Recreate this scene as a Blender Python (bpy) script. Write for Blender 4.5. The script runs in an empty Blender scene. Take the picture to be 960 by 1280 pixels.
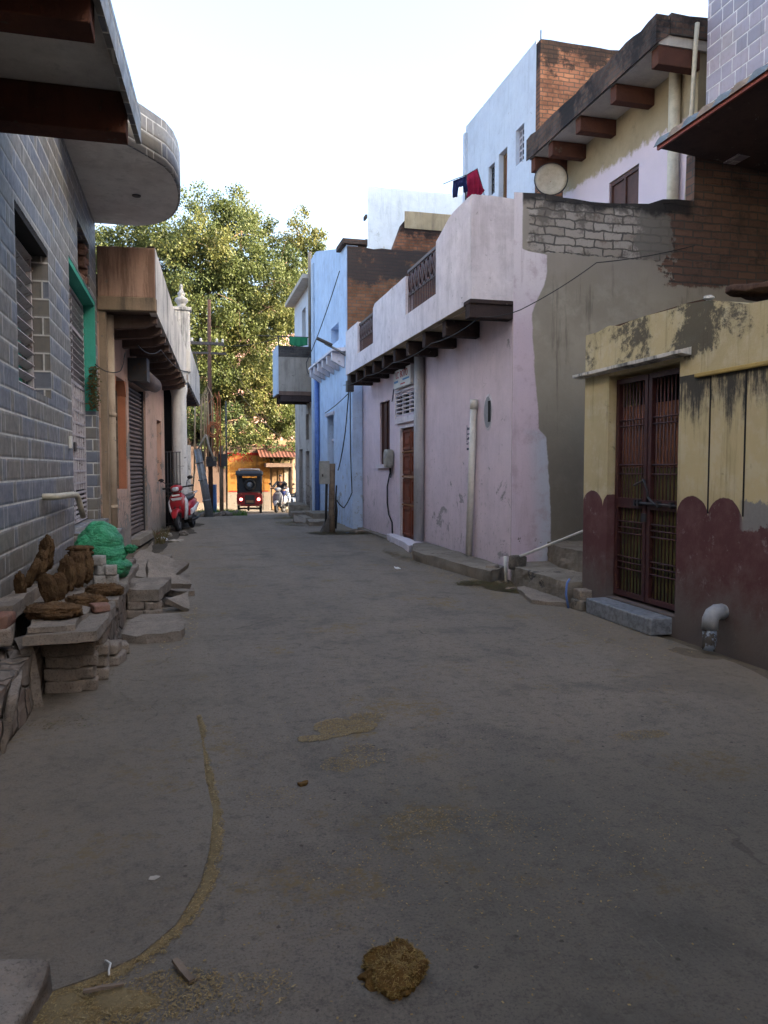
import bpy, bmesh, math, random
from mathutils import Vector, Matrix, noise as mn
R = math.radians
random.seed(11)
SC = bpy.context.scene
COL = SC.collection
PI = math.pi

# ------------------------------------------------------------------ materials
class G:
    """small wrapper to write a node material"""
    def __init__(s, name, rough=0.85, spec=0.3, metal=0.0):
        s.m = bpy.data.materials.new(name); s.m.use_nodes = True
        s.t = s.m.node_tree; s.t.nodes.clear()
        s.out = s.t.nodes.new('ShaderNodeOutputMaterial')
        s.b = s.t.nodes.new('ShaderNodeBsdfPrincipled')
        s.t.links.new(s.b.outputs[0], s.out.inputs[0])
        s.set('Roughness', rough); s.set('Specular IOR Level', spec); s.set('Metallic', metal)
        tc = s.t.nodes.new('ShaderNodeTexCoord')
        s.obj = tc.outputs['Object']; s.uv = tc.outputs['UV']
        s.pos = s.t.nodes.new('ShaderNodeNewGeometry').outputs['Position']
    def put(s, inp, v):
        if hasattr(v, 'is_output') or isinstance(v, bpy.types.NodeSocket): s.t.links.new(v, inp)
        elif isinstance(v, (tuple, list)):
            if inp.type == 'RGBA': inp.default_value = tuple(v)[:3] + (1,)
            else: inp.default_value = tuple(v)[:3]
        else:
            if inp.type == 'RGBA': inp.default_value = (v, v, v, 1)
            elif inp.type == 'VECTOR': inp.default_value = (v, v, v)
            else: inp.default_value = v
    def set(s, k, v): s.put(s.b.inputs[k], v)
    def n(s, typ, **kw):
        nd = s.t.nodes.new('ShaderNode' + typ)
        for k, v in kw.items(): setattr(nd, k, v)
        return nd
    def math(s, op, a, b=0.0, c=None, clamp=False):
        nd = s.n('Math', operation=op, use_clamp=clamp); s.put(nd.inputs[0], a); s.put(nd.inputs[1], b)
        if c is not None: s.put(nd.inputs[2], c)
        return nd.outputs[0]
    def vmap(s, co, sc=(1,1,1), loc=(0,0,0)):
        nd = s.n('Mapping'); s.put(nd.inputs[0], co); nd.inputs['Scale'].default_value = sc; nd.inputs['Location'].default_value = loc
        return nd.outputs[0]
    def noise(s, scale, detail=4, rough=0.6, co=None, st=None, dist=0.0, off=0.0):
        co = co or s.obj
        if st or off: co = s.vmap(co, st or (1,1,1), (off, off*1.7, off*.6))
        nd = s.n('TexNoise'); s.put(nd.inputs['Vector'], co); nd.inputs['Scale'].default_value = scale
        nd.inputs['Detail'].default_value = detail; nd.inputs['Roughness'].default_value = rough; nd.inputs['Distortion'].default_value = dist
        return nd.outputs['Fac']
    def voro(s, scale, co=None, feature='F1', out='Distance', st=None):
        co = co or s.obj
        if st: co = s.vmap(co, st)
        nd = s.n('TexVoronoi', feature=feature); s.put(nd.inputs['Vector'], co); nd.inputs['Scale'].default_value = scale
        return nd.outputs[out]
    def ramp(s, f, a, b, lo=0.0, hi=1.0):
        nd = s.n('MapRange', interpolation_type='SMOOTHSTEP'); s.put(nd.inputs[0], f)
        s.put(nd.inputs[1], a); s.put(nd.inputs[2], b); s.put(nd.inputs[3], lo); s.put(nd.inputs[4], hi)
        return nd.outputs[0]
    def mix(s, f, a, b, mode='MIX'):
        nd = s.n('Mix', data_type='RGBA', blend_type=mode, clamp_factor=True)
        s.put(nd.inputs[0], f); s.put(nd.inputs[6], a); s.put(nd.inputs[7], b)
        return nd.outputs[2]
    def xyz(s, co=None):
        nd = s.n('SeparateXYZ'); s.put(nd.inputs[0], co or s.uv); return nd.outputs
    def comb(s, x, y, z=0.0):
        nd = s.n('CombineXYZ'); s.put(nd.inputs[0], x); s.put(nd.inputs[1], y); s.put(nd.inputs[2], z); return nd.outputs[0]
    def wnoise(s, co):
        nd = s.n('TexWhiteNoise', noise_dimensions='3D'); s.put(nd.inputs[0], co); return nd.outputs['Value']
    def bump(s, h, strength=0.5, dist=0.01, prev=None):
        nd = s.n('Bump'); nd.inputs['Strength'].default_value = strength; nd.inputs['Distance'].default_value = dist
        s.put(nd.inputs['Height'], h)
        if prev is not None: s.put(nd.inputs['Normal'], prev)
        s.set('Normal', nd.outputs[0]); return nd.outputs[0]
    def done(s, col=None):
        if col is not None: s.set('Base Color', col)
        return s.m

def plain(name, c, rough=0.6, spec=0.3, metal=0.0, vary=0.25, scale=9.0, bump=0.0, rust=None):
    g = G(name, rough, spec, metal)
    f = g.noise(scale, 5, .65); f2 = g.noise(scale*6, 3, .6, off=3.1)
    k = g.math('MULTIPLY_ADD', g.math('ADD', f, f2), vary, 1.0 - vary)
    c2 = tuple(x * .45 for x in c)
    col = g.mix(g.ramp(f, .35, .75, 0, vary*1.6), c, c2)
    col = g.mix(g.ramp(f2, .55, .8, 0, vary), col, tuple(min(1, x*1.35+.01) for x in c))
    if rust: col = g.mix(g.ramp(g.noise(scale*1.7, 6, .7, off=7), .53, .68, 0, .9), col, rust)
    if bump: g.bump(g.math('ADD', f, f2), .6, bump)
    return g.done(col)

def plaster(name, c, c2=None, grey=(.24,.22,.19), peel=.0, streak=0.0, streak_c=(.05,.047,.043), base=None, grime=0.0, bump=.012, blot=.5):
    """painted lime plaster: blotches, rain streaks, flaked patches, hairline cracks, splash dirt near the base (shape from noise)"""
    g = G(name, .93, .12)
    c2 = c2 or tuple(x*.8 for x in c)
    x, y, z = g.xyz(g.pos)[:3]
    big = g.noise(.8, 7, .66); mid = g.noise(3.4, 8, .72, off=2.2); fine = g.noise(34, 5, .75, off=5)
    col = g.mix(g.ramp(big, .40, .60, 0, min(1, blot*1.3)), c, c2)
    col = g.mix(g.ramp(mid, .50, .66, 0, blot*.7), col, tuple(min(1, v*1.13) for v in c))
    col = g.mix(g.ramp(mid, .36, .50, blot*.55, 0), col, tuple(v*.74 for v in c2))
    col = g.mix(g.ramp(fine, .54, .72, 0, .34), col, tuple(v*.55 for v in c))
    # vertical wash marks
    wash = g.noise(1.0, 6, .74, st=(7, 7, .7), off=21)
    col = g.mix(g.ramp(wash, .52, .70, 0, .30 + .2*blot), col, tuple(v*.66 for v in c2))
    h = g.math('ADD', g.math('MULTIPLY', mid, .8), g.math('MULTIPLY', fine, .4))
    if streak:
        s1 = g.noise(1.0, 7, .75, st=(5.5, 5.5, .42), off=1.3); s2 = g.noise(.8, 3, .5, off=8)
        m = g.ramp(g.math('MULTIPLY', s1, g.math('ADD', s2, .5)), .52 - .05*streak, .70, 0, min(1, streak*1.2))
        col = g.mix(m, col, streak_c)
    if grime:
        gm = g.math('MULTIPLY', g.ramp(g.math('ADD', z, g.math('MULTIPLY', g.noise(1.6, 7, .75, off=4), -1.6)), -.75, .35, 1, 0), grime)
        col = g.mix(gm, col, tuple(v*.8 for v in grey))
    if peel:
        pn = g.noise(1.9, 10, .76, off=6.0, dist=.7)
        th = .665 - .12*peel
        pz = g.ramp(z, 0.0, 2.6, .075, 0) if grime else 0.0
        m = g.ramp(g.math('ADD', pn, pz), th, th+.02)
        col = g.mix(m, col, g.mix(fine, grey, tuple(v*.62 for v in grey)))
        chips = g.ramp(g.math('ADD', g.noise(12, 5, .68, off=9), pz), .655, .675)
        col = g.mix(g.math('MULTIPLY', chips, min(1, peel+.3)), col, tuple(v*.7 for v in grey))
        wv = g.n('VectorMath', operation='ADD'); g.put(wv.inputs[0], g.obj); nq = g.n('TexNoise'); g.put(nq.inputs['Vector'], g.obj); nq.inputs['Scale'].default_value = 2.6; nq.inputs['Detail'].default_value = 5; sc_ = g.n('VectorMath', operation='SCALE'); g.put(sc_.inputs[0], nq.outputs['Color']); sc_.inputs['Scale'].default_value = .5; g.put(wv.inputs[1], sc_.outputs[0])
        cr = g.voro(1.15, wv.outputs[0], 'DISTANCE_TO_EDGE')
        cm = g.math('MULTIPLY', g.ramp(g.math('ADD', cr, g.math('MULTIPLY', fine, .012)), .008, .012, .45, 0), g.ramp(g.noise(.9, 4, .6, off=15), .60, .66))
        col = g.mix(cm, col, tuple(v*.4 for v in grey))
        h = g.math('SUBTRACT', h, g.math('ADD', g.math('MULTIPLY', m, .6), g.math('MULTIPLY', chips, .25)))
    g.bump(h, .85, bump*1.2)
    return g.done(col)

def brick_nodes(g, c1, c2, mortar, co=None, bw=.235, rh=.085, ms=.010, wob=.012):
    co = co or g.uv
    nz = g.n('TexNoise'); g.put(nz.inputs['Vector'], co); nz.inputs['Scale'].default_value = 6; nz.inputs['Detail'].default_value = 3
    sub = g.n('VectorMath', operation='SUBTRACT'); g.put(sub.inputs[0], nz.outputs['Color']); sub.inputs[1].default_value = (.5,.5,.5)
    sca = g.n('VectorMath', operation='SCALE'); g.put(sca.inputs[0], sub.outputs[0]); sca.inputs['Scale'].default_value = wob*3
    add = g.n('VectorMath', operation='ADD'); g.put(add.inputs[0], co); g.put(add.inputs[1], sca.outputs[0])
    b = g.n('TexBrick'); g.put(b.inputs['Vector'], add.outputs[0])
    g.put(b.inputs['Color1'], c1); g.put(b.inputs['Color2'], c2); g.put(b.inputs['Mortar'], mortar)
    b.inputs['Scale'].default_value = 1; b.inputs['Mortar Size'].default_value = ms; b.inputs['Mortar Smooth'].default_value = .35
    b.inputs['Bias'].default_value = 0; b.inputs['Brick Width'].default_value = bw; b.inputs['Row Height'].default_value = rh
    return b.outputs['Color'], b.outputs['Fac']

def brick(name, c1, c2, mortar, soot=0.0, soot_c=(.022,.021,.022), soot_z=None, ms=.011):
    g = G(name, .93, .12)
    col, fac = brick_nodes(g, c1, c2, mortar, ms=ms)
    f = g.noise(2.3, 7, .68); fi = g.noise(30, 5, .7, off=2)
    col = g.mix(g.ramp(f, .42, .62, 0, .7), col, tuple(v*.45 for v in c2))
    col = g.mix(g.ramp(fi, .54, .68, 0, .5), col, mortar)
    col = g.mix(g.math('MULTIPLY', fac, .55), col, tuple(v*.45 for v in mortar))
    if soot:
        u, v, _ = g.xyz()[:3]
        s = g.noise(1.1, 7, .7, off=4)
        if soot_z: s = g.math('ADD', s, g.ramp(v, soot_z[0], soot_z[1], -.14, .16))
        col = g.mix(g.ramp(s, .56 - .12*soot, .63 - .06*soot, 0, .88), col, soot_c)
    g.bump(g.math('ADD', g.math('MULTIPLY', fac, -1.0), g.math('MULTIPLY', fi, .55)), .9, .016)
    return g.done(col)

def tiles(name, ca, cb, grout, P=.62, S=.5, rh=.175, gw=.011, rough=.22, third=None):
    g = G(name, rough, .5)
    u, v, _ = g.xyz()[:3]
    rv = g.math('DIVIDE', v, rh); row = g.math('FLOOR', rv); fv = g.math('MULTIPLY', g.math('FRACT', rv), rh)
    uu = g.math('ADD', g.math('DIVIDE', u, P), g.math('MULTIPLY', g.math('MODULO', row, 2.0), .47))
    cell = g.math('FLOOR', uu); fr = g.math('MULTIPLY', g.math('FRACT', uu), P)
    nar = g.math('GREATER_THAN', fr, S)
    def line(x, at): return g.math('LESS_THAN', g.math('ABSOLUTE', g.math('SUBTRACT', x, at)), gw)
    gl = g.math('MAXIMUM', g.math('MAXIMUM', line(fv, 0.0), line(fv, rh)), g.math('MAXIMUM', line(fr, 0.0), g.math('MAXIMUM', line(fr, S), line(fr, P))))
    hsh = g.wnoise(g.comb(cell, row, nar))
    par = g.math('MODULO', row, 3.0)
    k = g.ramp(g.math('ADD', hsh, g.math('MULTIPLY', g.math('SUBTRACT', par, 1.0), .28)), .38, .62)
    col = g.mix(k, ca, cb)
    if third: col = g.mix(g.math('GREATER_THAN', g.wnoise(g.comb(row, cell, 4.0)), .72), col, third)
    mot = g.noise(9, 5, .7); col = g.mix(g.ramp(mot, .42, .75, 0, .5), col, tuple(x*.66 for x in ca))
    dust = g.noise(1.3, 6, .7, off=3); col = g.mix(g.ramp(dust, .5, .75, 0, .35), col, (.24,.22,.18))
    gcol = g.mix(g.ramp(g.noise(5, 5, .7, off=8), .45, .7, 0, .75), grout, tuple(x*.42 for x in grout))
    col = g.mix(gl, col, gcol)
    sp_ = g.ramp(g.math('ADD', v, g.math('MULTIPLY', g.noise(2.2, 8, .75, off=13), -1.5)), -.45, .55, .75, 0)
    col = g.mix(sp_, col, (.15,.125,.095))
    chip = g.ramp(g.noise(11, 6, .75, off=19), .66, .69, 0, .8); col = g.mix(chip, col, (.30,.28,.25))
    run = g.ramp(g.noise(1.0, 6, .75, st=(6,6,.5), off=23), .54, .72, 0, .45); col = g.mix(run, col, (.085,.078,.065))
    g.set('Roughness', g.math('ADD', g.math('MULTIPLY', gl, .55), g.ramp(mot, .3, .7, rough, rough+.25)))
    # pillowed tile faces with a shadow gap beside the grout
    e = g.math('MINIMUM', g.math('MINIMUM', fv, g.math('SUBTRACT', rh, fv)), g.math('ABSOLUTE', g.math('SUBTRACT', fr, S)))
    hgt = g.math('MULTIPLY_ADD', g.ramp(e, 0.0, .03), 1.0, g.math('MULTIPLY', mot, .35))
    g.bump(g.math('ADD', hgt, g.math('MULTIPLY', hsh, .5)), .55, .008)
    return g.done(col)

# ------------------------------------------------------------------ mesh builder
class MB:
    def __init__(s): s.v = []; s.f = []; s.uv = []; s.sm = []
    def face(s, pts, uv=None, smooth=False):
        pts = [Vector(p) for p in pts]
        if uv is None:
            n = Vector((0,0,0))
            for i in range(len(pts)):
                a, b = pts[i], pts[(i+1) % len(pts)]
                n += Vector(((a.y-b.y)*(a.z+b.z), (a.z-b.z)*(a.x+b.x), (a.x-b.x)*(a.y+b.y)))
            ax, ay, az = abs(n.x), abs(n.y), abs(n.z)
            if ax >= ay and ax >= az: uv = [(p.y, p.z) for p in pts]
            elif ay >= az: uv = [(p.x, p.z) for p in pts]
            else: uv = [(p.x, p.y) for p in pts]
        i = len(s.v); s.v += pts; s.f.append(tuple(range(i, i+len(pts)))); s.uv.append(uv); s.sm.append(smooth)
    def hexa(s, b, t):
        """bottom 4 points (counter-clockwise from above), top 4"""
        s.face([b[3], b[2], b[1], b[0]]); s.face(t)
        for i in range(4):
            j = (i+1) % 4; s.face([b[i], b[j], t[j], t[i]])
    def box(s, x0, x1, y0, y1, z0, z1, M=None):
        if x0 > x1: x0, x1 = x1, x0
        if y0 > y1: y0, y1 = y1, y0
        if z0 > z1: z0, z1 = z1, z0
        b = [Vector(p) for p in ((x0,y0,z0),(x1,y0,z0),(x1,y1,z0),(x0,y1,z0))]
        t = [Vector(p) for p in ((x0,y0,z1),(x1,y0,z1),(x1,y1,z1),(x0,y1,z1))]
        if M: b = [M @ p for p in b]; t = [M @ p for p in t]
        s.hexa(b, t)
    def prism(s, poly, lo, hi, axis='z'):
        """polygon (ccw) extruded along axis; z: (x,y)  x: (y,z)  y: (x,z)"""
        def P(p, h):
            return {'z': (p[0], p[1], h), 'x': (h, p[0], p[1]), 'y': (p[0], h, p[1])}[axis]
        a = [P(p, lo) for p in poly]; b = [P(p, hi) for p in poly]
        s.face(list(reversed(a)) if axis != 'y' else a); s.face(b if axis != 'y' else list(reversed(b)))
        k = len(poly)
        for i in range(k):
            j = (i+1) % k; q = [a[i], a[j], b[j], b[i]]
            s.face(q if axis != 'y' else list(reversed(q)))
    def tube(s, pts, r, n=8, cap=True, smooth=True, closed=False):
        pts = [Vector(p) for p in pts]
        rr = r if isinstance(r, (list, tuple)) else [r]*len(pts)
        rings = []; ref = None
        for i, p in enumerate(pts):
            if closed: d = pts[(i+1) % len(pts)] - pts[i-1]
            else: d = pts[min(i+1, len(pts)-1)] - pts[max(i-1, 0)]
            d.normalize()
            if ref is None: ref = d.orthogonal().normalized()
            ref = (ref - d*ref.dot(d)).normalized(); q = d.cross(ref)
            rings.append([p + (ref*math.cos(2*PI*k/n) + q*math.sin(2*PI*k/n))*rr[i] for k in range(n)])
        L = len(rings)
        for i in range(L if closed else L-1):
            a, b = rings[i], rings[(i+1) % L]
            for k in range(n):
                m = (k+1) % n; s.face([a[k], a[m], b[m], b[k]], smooth=smooth)
        if cap and not closed: s.face(list(reversed(rings[0]))); s.face(rings[-1])
    def lathe(s, prof, c=(0,0,0), n=16, M=None, smooth=True):
        c = Vector(c); rings = []
        for r, z in prof:
            ring = [Vector((r*math.cos(2*PI*k/n), r*math.sin(2*PI*k/n), z)) for k in range(n)]
            rings.append([(M @ p if M else p) + c for p in ring])
        for a, b in zip(rings, rings[1:]):
            for k in range(n):
                m = (k+1) % n; s.face([a[k], a[m], b[m], b[k]], smooth=smooth)
        s.face(list(reversed(rings[0]))); s.face(rings[-1])
    def ball(s, c, r, nu=14, nv=9, smooth=True, fn=None):
        c = Vector(c); r = (r, r, r) if not isinstance(r, (tuple, list)) else r
        def P(i, j):
            th = PI*j/nv; ph = 2*PI*i/nu
            d = Vector((math.sin(th)*math.cos(ph), math.sin(th)*math.sin(ph), math.cos(th)))
            p = Vector((d.x*r[0], d.y*r[1], d.z*r[2]))
            return c + (fn(d, p) if fn else p)
        for j in range(nv):
            for i in range(nu):
                q = [P(i, j), P(i, j+1), P(i+1, j+1), P(i+1, j)]
                if j == 0: q = [q[0], q[1], q[2]]
                elif j == nv-1: q = [q[0], q[1], q[3]]
                s.face(q, smooth=smooth)
    def build(s, name, mat, parent=None, local=False, bevel=0.0, base=None, weld=True, rnd=False):
        me = bpy.data.meshes.new(name)
        if parent is not None:
            off = Vector((0,0,0)) if local else WORLD[parent.name]
        elif base is not None: off = Vector(base)
        else:
            xs = [p.x for p in s.v]; ys = [p.y for p in s.v]; zs = [p.z for p in s.v]
            off = Vector(((min(xs)+max(xs))/2, (min(ys)+max(ys))/2, min(zs)))
        me.from_pydata([tuple(p-off) for p in s.v], [], s.f)
        uvl = me.uv_layers.new(name='UVMap'); k = 0
        for u in s.uv:
            for c in u: uvl.data[k].uv = c; k += 1
        for p, sm in zip(me.polygons, s.sm): p.use_smooth = sm
        if weld:
            bm = bmesh.new(); bm.from_mesh(me); bmesh.ops.remove_doubles(bm, verts=bm.verts, dist=.0004); bm.to_mesh(me); bm.free()
        me.materials.append(mat)
        o = bpy.data.objects.new(name, me); COL.objects.link(o)
        if parent is not None: o.parent = parent
        else: o.location = off
        WORLD[o.name] = off.copy()
        if bevel:
            b = o.modifiers.new('bev', 'BEVEL'); b.width = bevel; b.segments = 2; b.limit_method = 'ANGLE'; b.angle_limit = R(40)
        return o
WORLD = {}

def tag(o, label, cat=None, group=None, kind=None):
    if label: o['label'] = label
    if cat: o['category'] = cat
    if group: o['group'] = group
    if kind or cat: o['kind'] = kind or 'thing'
    return o
def thing(name, label, cat, loc, group=None, rz=0.0):
    o = bpy.data.objects.new(name, None); COL.objects.link(o); o.empty_display_size = .2
    o.location = loc; o.rotation_euler = (0, 0, rz); WORLD[o.name] = Vector(loc)
    return tag(o, label, cat, group)
def copy_tree(o, loc=None, rot=None, label=None, scale=None):
    def rec(a, par):
        c = a.copy(); COL.objects.link(c)
        if par: c.parent = par
        for ch in list(a.children): rec(ch, c)
        return c
    c = rec(o, None)
    if loc is not None: c.location = loc
    if rot is not None: c.rotation_euler = rot
    if scale is not None: c.scale = scale
    if label: c['label'] = label
    return c

def wall(mb, axis, c, t, s0, s1, z0, z1, holes=(), top=None):
    """wall slab with openings. axis 'x+' = face at x=c looking to +x (body behind), 'x-', 'y-'.
    holes (a,b,za,zb). top: optional function s -> z for the upper edge"""
    def P(s_, d, z):
        if axis == 'x+': return (c-d, s_, z)
        if axis == 'x-': return (c+d, s_, z)
        if axis == 'y-': return (s_, c+d, z)
        if axis == 'y+': return (s_, c-d, z)
    flip = axis in ('x-', 'y+')
    def F(q): mb.face(list(reversed(q)) if flip else q)
    ss = sorted({s0, s1} | {h[0] for h in holes} | {h[1] for h in holes})
    zz = sorted({z0, z1} | {h[2] for h in holes} | {h[3] for h in holes})
    if top:
        step = .22; k = int((s1-s0)/step); ss = sorted(set(ss) | {s0+i*(s1-s0)/k for i in range(k+1)})
    def zt(s_, z): return top(s_) if (top and z == z1) else z
    def inh(a, b):
        return any(h[0]-1e-6 <= a[0] and a[1] <= h[1]+1e-6 and h[2]-1e-6 <= b[0] and b[1] <= h[3]+1e-6 for h in holes)
    for a, b in zip(ss, ss[1:]):
        for c0, c1 in zip(zz, zz[1:]):
            if inh((a, b), (c0, c1)): continue
            F([P(a,0,c0), P(b,0,c0), P(b,0,zt(b,c1)), P(a,0,zt(a,c1))])
            F([P(b,t,c0), P(a,t,c0), P(a,t,zt(a,c1)), P(b,t,zt(b,c1))])
        if not inh((a, b), (zz[-2], zz[-1])): F([P(a,0,zt(a,z1)), P(b,0,zt(b,z1)), P(b,t,zt(b,z1)), P(a,t,zt(a,z1))])
    for h in holes:
        a, b, c0, c1 = h
        F([P(a,0,c0), P(a,t,c0), P(b,t,c0), P(b,0,c0)])
        if c1 < z1-1e-6: F([P(a,0,c1), P(b,0,c1), P(b,t,c1), P(a,t,c1)])
        ca, cb = zt(a, c1), zt(b, c1); F([P(a,0,c0), P(a,0,ca), P(a,t,ca), P(a,t,c0)]); F([P(b,0,c0), P(b,t,c0), P(b,t,cb), P(b,0,cb)])
    F([P(s0,t,z0), P(s0,0,z0), P(s0,0,zt(s0,z1)), P(s0,t,zt(s0,z1))]); F([P(s1,0,z0), P(s1,t,z0), P(s1,t,zt(s1,z1)), P(s1,0,zt(s1,z1))])

def rough_mesh(name, size, mat, seed=0, amp=.012, rnd=.2, cuts=6, freq=7.0, smooth=True, poly=None):
    """a chipped block (bricks, slabs, stones): subdivided, corners rounded, surface broken by noise. base at z=0"""
    bm = bmesh.new()
    if poly:
        vs = [bm.verts.new((p[0], p[1], 0)) for p in poly]; f = bm.faces.new(vs)
        e = bmesh.ops.extrude_face_region(bm, geom=[f]); bmesh.ops.translate(bm, vec=(0,0,size[2]), verts=[g for g in e['geom'] if isinstance(g, bmesh.types.BMVert)])
        bmesh.ops.recalc_face_normals(bm, faces=bm.faces)
        bmesh.ops.triangulate(bm, faces=[f for f in bm.faces if len(f.verts) > 4])
        bmesh.ops.subdivide_edges(bm, edges=bm.edges, cuts=cuts, use_grid_fill=True)
        hx = hy = 1
        for v in bm.verts:
            q = v.co*freq + Vector((seed*3.7, seed*1.9, seed))
            v.co += Vector((mn.noise(q), mn.noise(q+Vector((9,0,0))), mn.noise(q+Vector((0,9,0))) * (1 if v.co.z > .002 else 0)))*amp
    else:
        bmesh.ops.create_cube(bm, size=2); bmesh.ops.subdivide_edges(bm, edges=bm.edges, cuts=cuts, use_grid_fill=True)
        for v in bm.verts:
            p = v.co.copy(); l = (abs(p.x)**8 + abs(p.y)**8 + abs(p.z)**8)**(1/8.0)
            p = p.lerp(p/ l if l else p, rnd*2)
            w = Vector((p.x*size[0]/2, p.y*size[1]/2, (p.z+1)*size[2]/2))
            q = w*freq + Vector((seed*3.7, seed*1.9, seed))
            w += Vector((mn.noise(q), mn.noise(q+Vector((9,0,0))), mn.noise(q+Vector((0,9,0)))))*amp
            v.co = w
    me = bpy.data.meshes.new(name); bm.to_mesh(me); bm.free()
    for p in me.polygons: p.use_smooth = smooth
    me.materials.append(mat)
    return me
def put_mesh(name, me, loc, rot=(0,0,0), label=None, cat=None, group=None, scale=(1,1,1), parent=None, kind=None):
    o = bpy.data.objects.new(name, me); COL.objects.link(o); o.location = loc; o.rotation_euler = rot; o.scale = scale
    if parent: o.parent = parent
    WORLD[o.name] = Vector(loc)
    return tag(o, label, cat, group, kind)
# ------------------------------------------------------------------ material library
M = {}
M['tile_grey'] = tiles('blue_grey_tile', (.135,.15,.185), (.165,.155,.135), (.50,.50,.48), gw=.0075, rough=.36, third=(.15,.14,.125))
M['tile_mauve'] = tiles('mauve_tile', (.36,.29,.31), (.30,.25,.285), (.66,.62,.60), P=.52, S=.31, rh=.19, gw=.007, rough=.3, third=(.22,.19,.225))
M['soffit'] = plaster('soffit_plaster', (.72,.70,.66), (.62,.59,.55), peel=.0, streak=.0, blot=.7)
M['beam_red'] = plaster('red_oxide_beam', (.115,.05,.035), (.075,.036,.028), grey=(.14,.10,.08), peel=.5)
M['teal'] = plaster('teal_paint', (.07,.38,.29), (.05,.30,.23), grey=(.2,.25,.22), peel=.25)
M['white_metal'] = plain('painted_steel_grille', (.46,.43,.45), .45, .4, rust=(.10,.05,.03))
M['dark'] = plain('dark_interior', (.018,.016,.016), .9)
M['orange'] = plaster('faded_orange_plaster', (.47,.295,.215), (.38,.26,.20), grey=(.30,.25,.20), peel=.4, streak=.6, streak_c=(.14,.085,.06))
M['salmon'] = plaster('salmon_plaster', (.50,.335,.265), (.43,.30,.235), grey=(.30,.27,.24), peel=.75, grime=.9, streak=.2, streak_c=(.2,.16,.13))
M['salmon_deep'] = plaster('salmon_reveal', (.45,.18,.10), (.4,.17,.1), peel=.2)
M['old_white'] = plaster('weathered_whitewash', (.62,.59,.54), (.5,.48,.45), grey=(.3,.28,.25), peel=.45, streak=.75, streak_c=(.10,.10,.10))
M['old_white_base'] = plaster('weathered_whitewash_column', (.66,.64,.6), (.55,.54,.52), grey=(.27,.26,.25), peel=.5, streak=.35, grime=.9, streak_c=(.2,.2,.2))
M['ledge'] = plaster('raw_cement_ledge', (.30,.22,.15), (.22,.17,.12), peel=.4, streak=.5)
M['brown_beam'] = plaster('stone_beam', (.16,.11,.09), (.11,.075,.06), grey=(.22,.19,.16), peel=.4, streak=.3)
M['pipe_old'] = plaster('old_cement_pipe', (.40,.32,.23), (.30,.22,.16), peel=.35, streak=.5, streak_c=(.16,.11,.08), bump=.004)
M['shutter'] = plain('rolling_shutter_steel', (.17,.13,.115), .55, .4, .25, rust=(.10,.055,.035), vary=.4)
M['pink'] = plaster('pink_limewash', (.71,.595,.645), (.66,.555,.605), grey=(.44,.40,.40), peel=.12, grime=.25, streak=.08, streak_c=(.42,.35,.38), blot=.5)
M['pink_white'] = plaster('white_pink_limewash', (.74,.685,.715), (.66,.605,.64), grey=(.34,.32,.31), peel=.25, streak=.18, streak_c=(.3,.27,.28), blot=.8)
M['black_beam'] = plaster('sooty_beam', (.055,.04,.038), (.035,.027,.026), grey=(.17,.145,.13), peel=.6)
M['maroon_iron'] = plain('maroon_iron', (.055,.018,.02), .5, .4, rust=(.09,.04,.02))
M['door_wood'] = plain('red_brown_door_paint', (.19,.045,.02), .5, .4, vary=.5, scale=5, rust=(.1,.03,.012), bump=.003)
M['door_trim'] = plain('dull_brass_trim', (.30,.15,.07), .5, .5, .3)
M['pipe_grey'] = plain('grey_pvc', (.30,.31,.33), .5, .4, vary=.35)
M['pipe_white'] = plain('white_pvc', (.62,.60,.55), .4, .45, vary=.25)
M['pipe_cream'] = plain('cream_pvc', (.52,.47,.36), .45, .4, vary=.3)
M['pipe_blue'] = plain('blue_painted_pipe', (.11,.20,.48), .5, .4, vary=.4)
M['blue'] = plaster('blue_limewash', (.50,.63,.82), (.45,.58,.78), grey=(.42,.45,.5), peel=.25, grime=.2, streak=.15, streak_c=(.3,.38,.5), blot=.8)
M['blue_pale'] = plaster('pale_blue_limewash', (.44,.53,.65), (.40,.49,.61), grey=(.42,.45,.5), peel=.2, streak=.1)
M['white_blue'] = plaster('blue_white_limewash', (.60,.645,.72), (.55,.595,.68), grey=(.4,.4,.42), peel=.16, streak=.2, streak_c=(.4,.42,.45))
M['lilac_white'] = plaster('lilac_white_trim', (.66,.64,.70), (.58,.56,.62), peel=.2, streak=.3)
M['brick_dark'] = brick('sooty_brick', (.22,.10,.055), (.27,.135,.075), (.20,.165,.13), soot=.55, soot_z=(5.6,6.9), soot_c=(.05,.046,.046))
M['brick_orange'] = brick('orange_brick', (.31,.155,.095), (.205,.10,.068), (.13,.105,.09), soot=.3, soot_z=(8.4,10.4))
M['brick_coping'] = brick('blackened_brick', (.14,.085,.06), (.1,.07,.06), (.12,.11,.1), soot=.8)
M['cream_plaster'] = plaster('cream_cement', (.42,.36,.25), (.34,.28,.18), grey=(.28,.25,.2), peel=.3, streak=.4, streak_c=(.14,.12,.1))
M['grey_cement'] = plaster('grey_cement', (.27,.235,.19), (.2,.175,.145), grey=(.17,.15,.13), peel=.4, streak=.55, grime=.3)
M['slab_soffit'] = plaster('slab_soffit', (.50,.47,.42), (.42,.39,.35), blot=.7)
M['stone_step'] = plaster('worn_step_cement', (.235,.205,.165), (.18,.155,.125), grey=(.12,.11,.1), peel=.5, blot=.9)
M['wood_shutter'] = plain('dark_brown_wood', (.085,.038,.03), .6, .3, vary=.45, scale=4)
M['red_wood'] = plain('brown_window_wood', (.22,.085,.045), .6, .3, vary=.45, scale=4)
M['wood_old'] = plain('weathered_post_wood', (.20,.15,.11), .9, .1, vary=.55, scale=6, bump=.008)
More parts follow.
